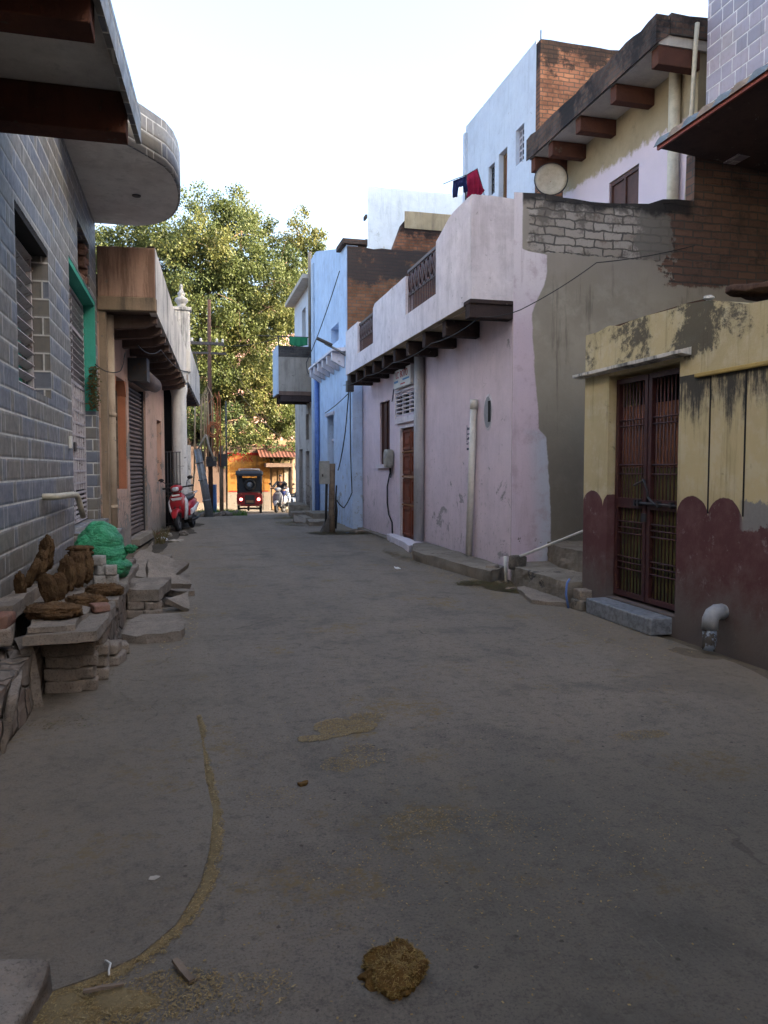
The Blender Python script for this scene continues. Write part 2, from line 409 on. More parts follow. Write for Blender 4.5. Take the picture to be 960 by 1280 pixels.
M['meter_grey'] = plain('meter_box_grey', (.32,.32,.29), .55, .35, vary=.3)
M['iron_dark'] = plain('dark_iron', (.045,.045,.05), .55, .4, .3, rust=(.09,.045,.02))
M['steel_pole'] = plain('galvanised_pole', (.20,.215,.235), .5, .4, .4, rust=(.12,.08,.05))
M['cable'] = plain('black_cable', (.02,.02,.022), .6)
M['cable_tan'] = plain('tan_cable', (.36,.27,.17), .6)
M['cable_orange'] = plain('orange_cable', (.42,.14,.06), .6)
M['rubber'] = plain('tyre_rubber', (.018,.018,.019), .85, .2, vary=.3)
M['red_dull'] = plain('dull_red_body', (.19,.014,.016), .35, .4, vary=.3)
M['red_paint'] = plain('red_vehicle_paint', (.30,.014,.022), .28, .5, vary=.15)
M['silver_plastic'] = plain('silver_plastic', (.52,.52,.54), .35, .5, vary=.15)
M['white_paint'] = plain('white_vehicle_paint', (.28,.29,.31), .25, .5, vary=.12)
M['black_plastic'] = plain('black_plastic', (.02,.02,.022), .45, .4)
M['black_canvas'] = plain('black_canvas', (.02,.023,.03), .6, .3)
M['chrome'] = plain('chrome', (.6,.6,.6), .2, .5, 1.0)
M['lens'] = plain('clear_lens', (.45,.47,.5), .1, .6)
M['skin'] = plain('skin', (.26,.13,.08), .55, .3)
M['hair'] = plain('hair', (.012,.01,.01), .6)
M['cloth_dark'] = plain('dark_jacket_cloth', (.025,.027,.035), .9)
M['cloth_pale_blue'] = plain('pale_blue_shirt', (.15,.20,.32), .9)
M['cloth_navy'] = plain('navy_cloth', (.018,.025,.085), .95, .1, vary=.4)
M['cloth_crimson'] = plain('crimson_cloth', (.27,.018,.055), .95, .1, vary=.4)
M['cloth_green'] = plain('green_tarpaulin', (.02,.20,.09), .7, .3)
M['red_gloss'] = plain('red_sheet', (.36,.03,.02), .5)
M['granite'] = plain('speckled_granite', (.22,.235,.26), .5, .4, vary=.75, scale=22)
M['rust_plate'] = plain('rusty_sheet', (.10,.06,.045), .9, .1, vary=.6, rust=(.06,.03,.02))
M['dish'] = plain('cream_dish_paint', (.50,.44,.34), .6, .3, vary=.3)
M['clay_red'] = plain('red_roof_tile', (.26,.06,.04), .6, .3, vary=.4)
M['clay_blue'] = plain('blue_grey_roof_tile', (.15,.18,.205), .55, .35, vary=.5)
M['clay_buff'] = plain('buff_roof_tile', (.27,.19,.13), .6, .3, vary=.5)
M['sign_white'] = plain('enamel_sign_white', (.70,.70,.68), .4, .4, vary=.15)
M['sign_red'] = plain('sign_red_lettering', (.50,.05,.05), .5)
M['sign_blue'] = plain('sign_blue_lettering', (.08,.28,.55), .5)
M['ink'] = plain('printed_ink', (.05,.06,.10), .8)
M['ad_yellow'] = plaster('yellow_ad_paint', (.25,.125,.03), (.20,.10,.028), peel=.5, streak=.3, grey=(.38,.27,.16))
M['ad_red'] = plaster('red_ad_paint', (.22,.02,.015), (.18,.02,.015), peel=.3)
M['far_cream'] = plaster('far_cream_plaster', (.22,.175,.105), (.18,.145,.085), peel=.3, streak=.3)
M['far_orange'] = plaster('far_orange_plaster', (.125,.085,.068), (.10,.074,.062), peel=.4, streak=.3)
M['far_pink'] = plaster('far_pink_plaster', (.46,.29,.26), (.40,.26,.235), peel=.25, streak=.3)
M['far_brown'] = plaster('far_brown_plaster', (.145,.10,.078), (.12,.085,.068), peel=.5, grime=.6)
M['tan_panel'] = plain('tan_shop_panel', (.22,.14,.075), .6, vary=.4)
M['pale_panel'] = plain('pale_shop_panel', (.34,.30,.24), .6, vary=.4)
M['blue_panel'] = plain('blue_shop_panel', (.035,.09,.36), .5, vary=.3)
M['tin_rust'] = plain('rusty_tin_sheet', (.15,.06,.04), .7, .3, vary=.5, rust=(.12,.05,.03))

def yellow_mat():
    g = G('yellow_ochre_limewash', .93, .12)
    _, u, v = g.xyz(g.pos)[:3]
    big = g.noise(.9, 6, .65); mid = g.noise(4, 6, .7, off=2); fine = g.noise(40, 4, .7, off=5)
    col = g.mix(g.ramp(big, .36, .66, 0, .9), (.53,.445,.26), (.45,.385,.235))
    col = g.mix(g.ramp(mid, .46, .66, 0, .75), col, (.56,.50,.345))
    col = g.mix(g.ramp(g.noise(1.0, 6, .75, st=(7,7,.6), off=31), .52, .70, 0, .6), col, (.24,.20,.11))
    col = g.mix(g.ramp(fine, .6, .8, 0, .25), col, (.22,.17,.08))
    # black rain mould running down from the ledges (a stain with an outline of its own)
    s1 = g.math('ADD', g.math('MULTIPLY', g.noise(1.0, 8, .78, st=(4.5, 4.5, .5), off=1.3, dist=.25), .8), g.math('MULTIPLY', g.noise(9, 6, .75, off=7), .2)); s2 = g.math('ADD', g.math('MULTIPLY', g.noise(2.0, 9, .8, off=8, dist=.4), .75), g.math('MULTIPLY', g.noise(16, 6, .75, off=17), .25))
    band = g.math('MAXIMUM', g.ramp(v, 2.26, 2.40, 0, 1), 0.0)
    def drip(top, length, k):   # stains that start at height top
        a = g.math('MULTIPLY', g.ramp(v, top-length, top, 0, 1), g.math('LESS_THAN', v, top))
        return g.math('MULTIPLY', a, k)
    dr = g.math('MAXIMUM', drip(2.29, .95, .27), drip(2.30, .20, .36))
    up = g.math('MULTIPLY', g.ramp(v, 2.42, 2.55, 0, 1), .105)
    right = g.ramp(u, 5.9, 6.2, 1, 0)
    m = g.ramp(g.math('ADD', s1, g.math('MULTIPLY', g.math('MULTIPLY', dr, right), 1.0)), .64, .78, 0, .95)
    m2 = g.ramp(g.math('ADD', s2, g.math('ADD', up, g.math('MULTIPLY', g.math('MULTIPLY', g.ramp(v, 2.3, 2.5), g.ramp(g.math('ABSOLUTE', g.math('SUBTRACT', u, 5.7)), .05, .35, 1, 0)), .11))), .60, .68, 0, .9)
    stain = g.math('MAXIMUM', m, g.math('MULTIPLY', m2, .92))
    # scalloped maroon dado
    W = .42
    fr = g.math('SUBTRACT', g.math('MULTIPLY', g.math('FRACT', g.math('DIVIDE', g.math('SUBTRACT', 5.955, u), W)), 2.0), 1.0)
    arch = g.math('SQRT', g.math('MAXIMUM', g.math('SUBTRACT', 1.0, g.math('MULTIPLY', fr, fr)), 0.0))
    lim = g.math('ADD', g.math('MULTIPLY', arch, .17), g.ramp(u, 4.6, 5.3, .86, 1.09))
    d = g.math('SUBTRACT', lim, v)
    dm = g.ramp(g.math('ADD', d, g.math('MULTIPLY', g.math('SUBTRACT', g.noise(14, 5, .7, off=3), .5), .03)), -.004, .006)
    mar = g.mix(g.ramp(mid, .4, .7, 0, .8), (.105,.048,.05), (.155,.082,.082))
    mar = g.mix(g.ramp(g.noise(6, 8, .78, off=12), .57, .64, 0, .7), mar, (.24,.2,.19))
    mar = g.mix(g.math('MULTIPLY', g.ramp(g.math('ADD', v, g.math('MULTIPLY', mid, -1.0)), -.35, .25, 1, 0), .85), mar, (.13,.115,.105))
    # grey repair patch above the dado at the near end
    pz = g.math('MULTIPLY', g.ramp(g.math('ADD', g.math('ABSOLUTE', g.math('SUBTRACT', v, 1.15)), g.math('MULTIPLY', g.noise(5, 7, .7, off=33), .5)), .36, .39, 1, 0), g.ramp(g.math('ADD', u, g.math('MULTIPLY', big, .3)), 5.22, 5.30, 1, 0))
    col = g.mix(stain, col, (.045,.045,.046))
    col = g.mix(dm, col, mar)
    col = g.mix(pz, col, g.mix(fine, (.27,.265,.26), (.19,.185,.18)))
    g.bump(g.math('ADD', mid, g.math('MULTIPLY', fine, .3)), .7, .012)
    return g.done(col)
M['yellow'] = yellow_mat()
M['yellow_plain'] = plaster('yellow_reveal_limewash', (.46,.335,.125), (.36,.27,.1), grey=(.3,.28,.25), peel=.3, streak=.25)

def side_mat():
    """pink house gable: pink corner paint, raw cement, whitewashed brick on top, bare dark brick to the right"""
    g = G('gable_cement_and_brick', .93, .12)
    u, v, _ = g.xyz()[:3]
    big = g.noise(.8, 6, .65); mid = g.noise(3.5, 7, .7, off=2); fine = g.noise(40, 4, .7, off=5)
    cem = g.mix(g.ramp(big, .35, .65), (.37,.335,.27), (.30,.27,.22))
    cem = g.mix(g.ramp(mid, .45, .7, 0, .7), cem, (.42,.385,.315))
    cem = g.mix(g.ramp(g.noise(1.0, 5, .7, st=(5,5,.5), off=3), .55, .7, 0, .6), cem, (.12,.11,.09))
    low = g.ramp(g.math('ADD', v, g.math('MULTIPLY', mid, -1.8)), .2, 2.4, 1, 0)
    cem = g.mix(g.math('MULTIPLY', low, .6), cem, (.12,.11,.095))
    pale = g.ramp(g.math('ADD', v, g.math('MULTIPLY', mid, .9)), 4.25, 4.8)
    cem = g.mix(g.math('MULTIPLY', pale, .7), cem, (.30,.27,.235))
    bc, bf = brick_nodes(g, (.42,.385,.345), (.30,.265,.225), (.125,.115,.105), bw=.29, rh=.112, ms=.012, wob=.030)
    bc = g.mix(g.ramp(g.noise(5, 7, .75, off=4), .55, .68, 0, .85), bc, (.17,.125,.10)); bc = g.mix(g.ramp(g.noise(2.1, 8, .75, off=27), .50, .60, 0, .8), bc, (.13,.115,.10)); bc = g.mix(g.ramp(fine, .54, .68, 0, .5), bc, (.2,.18,.16))
    rc, rf = brick_nodes(g, (.19,.115,.085), (.135,.088,.072), (.10,.09,.08), bw=.30, rh=.105, ms=.012)
    rc = g.mix(g.ramp(g.noise(3, 7, .75, off=6), .48, .68, 0, .7), rc, (.06,.052,.05))
    wob = g.math('MULTIPLY', g.math('SUBTRACT', g.noise(2.2, 8, .72, off=1), .5), .8)
    mb_ = g.math('MULTIPLY', g.ramp(g.math('ADD', v, g.math('MULTIPLY', wob, .3)), 4.36, 4.38), g.ramp(g.math('ADD', u, wob), 4.36, 4.38))
    mr = g.math('MULTIPLY', g.ramp(g.math('ADD', v, g.math('MULTIPLY', wob, .5)), 4.02, 4.06), g.ramp(g.math('ADD', u, g.math('MULTIPLY', wob, 1.6)), 6.45, 6.5))
    col = g.mix(mb_, cem, bc)
    # smear of grey cement over the brick near the right
    sm = g.math('MULTIPLY', g.ramp(g.math('ADD', u, wob), 6.0, 6.05), g.ramp(u, 6.6, 6.9, 1, 0))
    col = g.mix(g.math('MULTIPLY', sm, g.ramp(v, 4.3, 4.5)), col, (.19,.175,.155))
    col = g.mix(mr, col, rc)
    # black mould along the broken top
    tp = g.math('MULTIPLY', g.ramp(g.math('ADD', v, g.math('MULTIPLY', mid, .35)), 5.12, 5.24), g.ramp(u, 6.8, 6.95, 1, 0))
    col = g.mix(g.math('MULTIPLY', tp, .95), col, (.035,.033,.033))
    # pink paint at the corner with a ragged edge, whiter above
    lim = g.math('ADD', g.ramp(v, .3, 4.2, 4.78, 4.55), g.math('MULTIPLY', wob, .06))
    lim = g.math('MULTIPLY_ADD', g.ramp(v, 1.9, 2.05), -.10, lim)
    lim = g.math('MULTIPLY_ADD', g.math('MULTIPLY', g.ramp(v, 3.5, 4.1), g.ramp(v, 4.33, 4.37, 1, 0)), .22, lim)
    lim = g.mix(g.ramp(v, 4.34, 4.40), lim, 4.32)
    pm = g.ramp(g.math('SUBTRACT', u, g.math('ADD', lim, g.math('MULTIPLY', wob, .05))), -.012, .012, 1, 0)
    pk = g.mix(g.ramp(big, .35, .65), (.64,.53,.605), (.59,.49,.565))
    pk = g.mix(g.math('MULTIPLY', g.ramp(g.math('SUBTRACT', u, lim), -.34, -.06), g.ramp(v, 1.95, 2.05, 1, 0)), pk, (.52,.54,.62))
    pk = g.mix(g.ramp(g.math('ADD', v, g.math('MULTIPLY', mid, .8)), 3.7, 4.5), pk, (.72,.665,.70))
    pk = g.mix(g.ramp(mid, .34, .5, .5, 0), pk, (.42,.32,.37)); pk = g.mix(g.ramp(fine, .54, .72, 0, .3), pk, (.3,.24,.27)); pk = g.mix(g.ramp(g.noise(1.0, 6, .74, st=(7,7,.7), off=21), .52, .7, 0, .4), pk, (.38,.31,.35))
    ch = g.ramp(g.math('ADD', g.noise(9, 6, .72, off=9), g.ramp(v, 0.0, 1.2, .10, 0)), .70, .72)
    pk = g.mix(ch, pk, (.16,.145,.13))
    col = g.mix(pm, col, pk)
    nb = g.math('SUBTRACT', 1.0, pm)
    hb = g.math('MULTIPLY', g.math('ADD', g.math('MULTIPLY', mb_, bf), g.math('MULTIPLY', mr, rf)), -1.0)
    g.bump(g.math('ADD', g.math('MULTIPLY', hb, nb), g.math('ADD', g.math('MULTIPLY', mid, .5), g.math('MULTIPLY', fine, .25))), .9, .018)
    return g.done(col)
M['gable'] = side_mat()

def upper_mat():
    """cream house: raw cement above, pale pink paint below a slanting brush line"""
    g = G('half_painted_plaster', .93, .12)
    u, v, _ = g.xyz()[:3]
    big = g.noise(.9, 6, .65); mid = g.noise(4, 6, .7, off=2); fine = g.noise(40, 4, .7, off=5)
    cem = g.mix(g.ramp(big, .35, .65), (.36,.30,.20), (.29,.24,.155))
    cem = g.mix(g.ramp(mid, .5, .72, 0, .6), cem, (.2,.165,.11))
    pk = g.mix(g.ramp(big, .35, .65), (.66,.57,.63), (.61,.53,.59))
    line = g.math('SUBTRACT', g.math('ADD', 6.62, g.math('MULTIPLY', g.math('SUBTRACT', u, 10.3), .05)), v)
    m = g.ramp(g.math('ADD', line, g.math('MULTIPLY', g.math('SUBTRACT', mid, .5), .5)), -.06, .06)
    g.bump(g.math('ADD', mid, g.math('MULTIPLY', fine, .3)), .6, .01)
    return g.done(g.mix(m, cem, pk))
M['upper'] = upper_mat()

def stone_mat(name, a, b, c, sc=1.0):
    g = G(name, .95, .1)
    f = g.noise(5*sc, 7, .7); f2 = g.noise(26*sc, 5, .72, off=3)
    oi = g.n('ObjectInfo').outputs['Random']
    col = g.mix(g.ramp(f, .36, .66), a, b); col = g.mix(g.ramp(f2, .5, .72, 0, .75), col, c)
    col = g.mix(g.math('MULTIPLY', oi, .5), col, tuple(x*1.25 for x in b))
    f3 = g.noise(75*sc, 4, .75, off=6); col = g.mix(g.ramp(f3, .52, .66, 0, .6), col, tuple(x*.5 for x in c)); pt = g.noise(1.6*sc, 6, .7, off=9); col = g.mix(g.ramp(pt, .5, .64, 0, .6), col, tuple(x*.8 for x in c))
    g.bump(g.math('ADD', g.math('ADD', f, g.math('MULTIPLY', f2, .7)), g.math('MULTIPLY', f3, .35)), 1.0, .02)
    return g.done(col)
M['slab_stone'] = stone_mat('weathered_sandstone', (.30,.25,.20), (.20,.17,.14), (.12,.10,.085))
M['brick_dusty'] = stone_mat('dusty_brick', (.31,.255,.20), (.23,.19,.155), (.12,.10,.085))
M['brick_red_dusty'] = stone_mat('dusty_red_brick', (.27,.13,.09), (.22,.13,.1), (.15,.11,.09))
M['pale_block'] = stone_mat('pale_cement_block', (.40,.38,.34), (.33,.31,.28), (.24,.22,.2))
M['rubble'] = stone_mat('mud_rubble', (.19,.165,.14), (.14,.125,.11), (.085,.075,.065), .8)
M['dung'] = stone_mat('dry_dung', (.15,.088,.044), (.085,.05,.028), (.21,.135,.07), 2.6)
M['dung_fresh'] = stone_mat('straw_dung', (.19,.105,.032), (.095,.052,.02), (.32,.20,.06), 3.0)

def rubble_wall_mat():
    g = G('rubble_masonry', .95, .1)
    d = g.voro(5.5, g.uv, 'DISTANCE_TO_EDGE'); cid = g.voro(5.5, g.uv, 'F1', 'Color')
    f = g.noise(6, 7, .7); f2 = g.noise(34, 4, .7, off=2)
    col = g.mix(.4, g.mix(g.ramp(f, .35, .68), (.21,.18,.15), (.12,.105,.09)), g.mix(.75, cid, (.2,.17,.14)), 'MULTIPLY')
    col = g.mix(g.ramp(f, .35, .68), (.21,.18,.15), (.125,.11,.095))
    col = g.mix(g.math('MULTIPLY', g.xyz(cid)[0], .35), col, (.26,.16,.11))
    col = g.mix(g.ramp(d, 0.0, .05, .85, 0), col, (.10,.09,.078))
    g.bump(g.math('ADD', g.ramp(d, 0, .09), g.math('MULTIPLY', f2, .35)), 1.0, .03)
    return g.done(col)
M['rubble_wall'] = rubble_wall_mat()

def road_mat():
    g = G('worn_concrete_road', .9, .2)
    x, y, _ = g.xyz(g.pos)[:3]
    big = g.noise(.35, 6, .6, co=g.pos); mid = g.noise(1.7, 9, .74, co=g.pos, off=2); fine = g.noise(15, 8, .78, co=g.pos, off=5); gr = g.noise(85, 5, .8, co=g.pos, off=8)
    lane = g.noise(1.0, 5, .6, co=g.pos, st=(2.6, .22, 1), off=4)
    col = g.mix(g.ramp(big, .38, .62), (.212,.182,.150), (.178,.155,.129))
    col = g.mix(g.ramp(lane, .42, .62, 0, .6), col, (.240,.204,.161))
    col = g.mix(g.ramp(mid, .47, .66, 0, .6), col, (.100,.091,.080))
    # pitted surface: dark pits, pale grit, coarse aggregate showing through
    col = g.mix(g.ramp(fine, .49, .64, 0, .55), col, (.072,.064,.054))
    col = g.mix(g.ramp(fine, .36, .47, .45, 0), col, (.205,.180,.145))
    col = g.mix(g.ramp(gr, .52, .62, 0, .62), col, (.235,.205,.165))
    col = g.mix(g.ramp(gr, .38, .48, .62, 0), col, (.055,.048,.040))
    ag = g.voro(42, g.pos, 'F1', 'Color'); ad = g.voro(42, g.pos)
    agm = g.math('MULTIPLY', g.ramp(ad, .20, .30, 1, 0), g.math('MULTIPLY', g.math('GREATER_THAN', g.xyz(ag)[0], .72), g.ramp(mid, .44, .54, .25, .9)))
    col = g.mix(agm, col, g.mix(g.xyz(ag)[1], (.26,.22,.17), (.10,.09,.08)))
    sp2 = g.voro(8, g.pos); col = g.mix(g.math('MULTIPLY', g.ramp(g.math('ADD', sp2, g.math('MULTIPLY', gr, .1)), .10, .13, 1, 0), .85), col, (.045,.037,.03))
    # dark old oil and water marks with outlines of their own
    mk = g.noise(.8, 8, .72, co=g.pos, off=31, dist=.6); col = g.mix(g.ramp(mk, .56, .66, 0, .4), col, (.078,.071,.062))
    # crushed dung and straw trodden into the surface
    st = g.noise(1.15, 9, .78, co=g.pos, off=11); st2 = g.noise(26, 5, .8, co=g.pos, off=14)
    col = g.mix(g.math('MULTIPLY', g.ramp(st, .555, .62), g.ramp(st2, .44, .56, 0, .85)), col, (.185,.130,.055))
    # hairline cracks
    wv = g.n('VectorMath', operation='ADD'); g.put(wv.inputs[0], g.pos); nq = g.n('TexNoise'); g.put(nq.inputs['Vector'], g.pos); nq.inputs['Scale'].default_value = 1.6; nq.inputs['Detail'].default_value = 7
    sc_ = g.n('VectorMath', operation='SCALE'); g.put(sc_.inputs[0], nq.outputs['Color']); sc_.inputs['Scale'].default_value = .9; g.put(wv.inputs[1], sc_.outputs[0])
    cr = g.voro(.42, wv.outputs[0], 'DISTANCE_TO_EDGE'); crm = g.math('MULTIPLY', g.ramp(cr, .002, .005, .45, 0), g.ramp(mk, .50, .56))
    col = g.mix(crm, col, (.035,.03,.026))
    # brushed, scraped pour near the camera on the right
    scr = g.noise(1.0, 5, .8, co=g.pos, st=(46, 8, 1), off=3, dist=1.2)
    near = g.math('MULTIPLY', g.ramp(g.math('ADD', y, g.math('MULTIPLY', mid, 1.6)), 3.6, 5.2, 1, 0), g.ramp(g.math('ADD', x, big), .8, 1.5))
    col = g.mix(g.math('MULTIPLY', near, .45), col, (.072,.074,.064))
    col = g.mix(g.math('MULTIPLY', near, g.math('MULTIPLY', g.ramp(scr, .56, .68, 0, .6), g.ramp(mid, .42, .56))), col, (.20,.185,.15))
    # dust drifted to the two edges
    e1 = g.ramp(g.math('ADD', x, g.math('MULTIPLY', mid, .9)), 3.3, 4.5); e2 = g.ramp(g.math('ADD', x, g.math('MULTIPLY', mid, -1.2)), -1.2, .15, 1, 0)
    col = g.mix(g.math('MULTIPLY', g.math('MAXIMUM', e1, g.math('MULTIPLY', e2, .7)), g.ramp(fine, .35, .58, .95, .5)), col, (.22,.178,.128))
    g.bump(g.math('ADD', g.math('ADD', g.math('MULTIPLY', mid, .7), g.math('MULTIPLY', fine, 1.1)), g.math('ADD', g.math('MULTIPLY', gr, .45), g.math('ADD', g.math('MULTIPLY', crm, -.5), g.math('MULTIPLY', g.math('MULTIPLY', near, scr), .3)))), 1.0, .018)
    return g.done(col)
M['road'] = road_mat()
def soil_mat(name, a, b, c):
    g = G(name, .97, .08)
    f = g.noise(1.3, 8, .7, co=g.pos); f2 = g.noise(28, 6, .75, co=g.pos, off=3)
    col = g.mix(g.ramp(f, .35, .65), a, b); col = g.mix(g.ramp(f2, .5, .7, 0, .7), col, c)
    g.bump(g.math('ADD', f, g.math('MULTIPLY', f2, .6)), 1.0, .03)
    return g.done(col)
M['soil'] = soil_mat('street_dust', (.17,.135,.095), (.125,.10,.072), (.075,.06,.044))
M['apron_unused'] = soil_mat('old_cement_apron', (.178,.150,.118), (.150,.127,.101), (.092,.077,.06))
M['sand'] = soil_mat('straw_sand', (.24,.178,.09), (.175,.13,.068), (.095,.07,.038))
M['mud'] = soil_mat('wet_drain_mud', (.06,.052,.042), (.085,.072,.055), (.04,.036,.03))
def leaf_mat(name, a, b, c):
    g = G(name, .5, .35)
    at = g.n('Attribute', attribute_name='tone').outputs['Fac']
    col = g.mix(g.ramp(at, 0.0, .5), a, b); col = g.mix(g.ramp(at, .55, 1.0), col, c)
    tr = g.n('BsdfTranslucent'); g.put(tr.inputs[0], col)
    mx = g.n('MixShader'); mx.inputs[0].default_value = .35
    g.t.links.new(g.b.outputs[0], mx.inputs[1]); g.t.links.new(tr.outputs[0], mx.inputs[2]); g.t.links.new(mx.outputs[0], g.out.inputs[0])
    return g.done(col)
M['leaf'] = leaf_mat('peepal_leaf', (.046,.072,.028), (.090,.112,.032), (.155,.15,.045))
M['grass'] = leaf_mat('grass_blade', (.04,.10,.015), (.06,.14,.02), (.10,.17,.03))
M['dry_leaf'] = leaf_mat('dry_creeper', (.10,.07,.03), (.12,.09,.035), (.08,.09,.03))
M['straw'] = leaf_mat('straw_bits', (.20,.13,.045), (.28,.19,.07), (.36,.27,.12))
M['fibre'] = leaf_mat('dung_fibre', (.16,.10,.03), (.25,.165,.05), (.36,.26,.09))
M['bark'] = plain('bark', (.24,.165,.11), .95, .1, vary=.6, scale=3, bump=.02)
def lamp_mat(name, c, e):
    g = G(name, .3); g.set('Emission Color', c); g.set('Emission Strength', e); return g.done(c)
M['tail_lit'] = lamp_mat('lit_tail_lamp', (1.0,.16,.14), 2.6)
def sack_mat():
    g = G('green_woven_sack', .38, .5)
    f = g.noise(3, 6, .7); w = g.noise(70, 2, .6, off=3)
    col = g.mix(g.ramp(f, .38, .66), (.035,.31,.13), (.018,.20,.08)); col = g.mix(g.ramp(w, .5, .7, 0, .5), col, (.14,.48,.27))
    g.bump(g.math('ADD', g.math('MULTIPLY', g.noise(1.0, 6, .6, st=(4,4,11), dist=1.6), 1.2), g.math('MULTIPLY', w, .2)), 1.0, .06)
    return g.done(col)
M['sack'] = sack_mat()

M['finial_grey'] = plaster('weathered_finial', (.42,.41,.39), (.3,.29,.28), peel=.3, streak=.4)
# ------------------------------------------------------------------ ground, road
def gz(y): return 0.0 if y <= 22 else (-.0375*(y-22) if y < 42 else -.75)
def sheet(name, x0, x1, ys, dz, mat, dx=None, kind='structure', edge=None):
    mb = MB()
    for a, b in zip(ys, ys[1:]):
        xa0, xa1 = (x0(a), x1(a)) if callable(x0) else (x0, x1)
        xb0, xb1 = (x0(b), x1(b)) if callable(x0) else (x0, x1)
        mb.face([(xa0,a,gz(a)+dz),(xa1,a,gz(a)+dz),(xb1,b,gz(b)+dz),(xb0,b,gz(b)+dz)])
    o = mb.build(name, mat, base=(0,0,0)); o['kind'] = kind; return o
sheet('ground', -300, 300, [-300,-14,22,26,30,34,38,42,300], -.02, M['soil'])
def jag(seed, amp, f=1.3):
    return lambda y: amp*mn.noise(Vector((seed, y*f, 0))) + amp*.5*mn.noise(Vector((seed, y*f*3.1, 5)))
jl, jr = jag(1.7, .10), jag(8.2, .12)
ys = [-14+i*.25 for i in range(int(36/.25))] + [22+i*.5 for i in range(41)] + [44, 48]
ys = sorted(set(ys))
sheet('road', lambda y: -1.1 + .055*max(0, y-10) + jl(y), lambda y: 4.02 + jr(y), ys, 0.0, M['road'])

# old cement apron with the curved joint in front of the tiled house
ap = [(-1.28,4.35),(-.95,4.5),(-.7,4.62),(-.55,4.58),(-.35,4.66),(-.2,4.60),(-.08,4.66),(.03,4.62),(.055,4.2),(.06,3.7),(.085,3.35),(.06,3.0),(.02,2.75),(-.06,2.52),(-.17,2.38),(-.30,2.31),(-.42,2.27),(-1.28,2.2)]
mb = MB(); top = [(x, y, .012) for x, y in ap]; mb.face(list(reversed(top)))
for i in range(len(ap)):
    a, b = ap[i], ap[(i+1) % len(ap)]; mb.face([(a[0],a[1],.012),(b[0],b[1],.012),(b[0],b[1],-.015),(a[0],a[1],-.015)])
tag(mb.build('pavement', M['road'], base=(0,0,0)), None, kind='structure')

def loose(name, label, spots, mat, n, size, zamp=.004, flat=.25, kind='stuff', seed=1):
    """crumbs and straws scattered on the ground. spots: (x, y, rx, ry, weight)"""
    rr = random.Random(seed); mb = MB(); W = sum(s[4] for s in spots); tones = []
    for s in spots:
        for k in range(int(n*s[4]/W)):
            a = rr.random()*2*PI; q = math.sqrt(rr.random())*(1+.35*mn.noise(Vector((math.cos(a)*1.6, math.sin(a)*1.6, s[0]*7+seed))))
            x = s[0]+math.cos(a)*q*s[2]; y = s[1]+math.sin(a)*q*s[3]; z = gz(y)+.0035+rr.random()*zamp*(1-q*.6)
            L = size*(.5+rr.random()); w = L*(flat*(.6+.8*rr.random())); d = rr.random()*PI; c, sn = math.cos(d), math.sin(d); tl = (rr.random()-.5)*L*.5
            mb.face([(x-c*L+sn*w, y-sn*L-c*w, z-tl*.3), (x-c*L-sn*w, y-sn*L+c*w, z), (x+c*L-sn*w, y+sn*L+c*w, z+abs(tl)), (x+c*L+sn*w, y+sn*L-c*w, z+abs(tl)*.7)])
            tones.append(rr.random())
    o = mb.build(name, mat, base=(spots[0][0], spots[0][1], 0), weld=False)
    at = o.data.attributes.new('tone', 'FLOAT', 'FACE')
    for i, t in enumerate(tones): at.data[i].value = t
    tag(o, label, kind=kind); return o

def patch(name, label, spots, mat, h=.006, kind='stuff', seed=0):
    """low irregular heaps of sand: fan discs with a noisy outline"""
    mb = MB()
    for (x, y, rx, ry, rot) in spots:
        n = 26; c, sn = math.cos(rot), math.sin(rot); rings = []
        for q, zz in ((0, h), (.55, h*.85), (1.0, -.006)):
            ring = []
            for k in range(n):
                a = 2*PI*k/n; j = q*(1 + .33*mn.noise(Vector((math.cos(a)*1.3+x*5, math.sin(a)*1.3+y*5, seed))) + .2*mn.noise(Vector((math.cos(a)*4+x*5, math.sin(a)*4, seed))))
                px, py = math.cos(a)*rx*j, math.sin(a)*ry*j
                ring.append((x+c*px-sn*py, y+sn*px+c*py, gz(y)+zz+ (.4*h*mn.noise(Vector((px*20, py*20, 1))) if q < 1 else 0)))
            rings.append(ring)
        for a, b in zip(rings[1:], rings[2:]):
            for k in range(n): m = (k+1) % n; mb.face([a[k], b[k], b[m], a[m]], smooth=True)
        for k in range(n): m = (k+1) % n; mb.face([rings[0][0], rings[1][k], rings[1][m]], smooth=True)
    o = mb.build(name, mat, base=(spots[0][0], spots[0][1], 0)); tag(o, label, kind=kind); return o
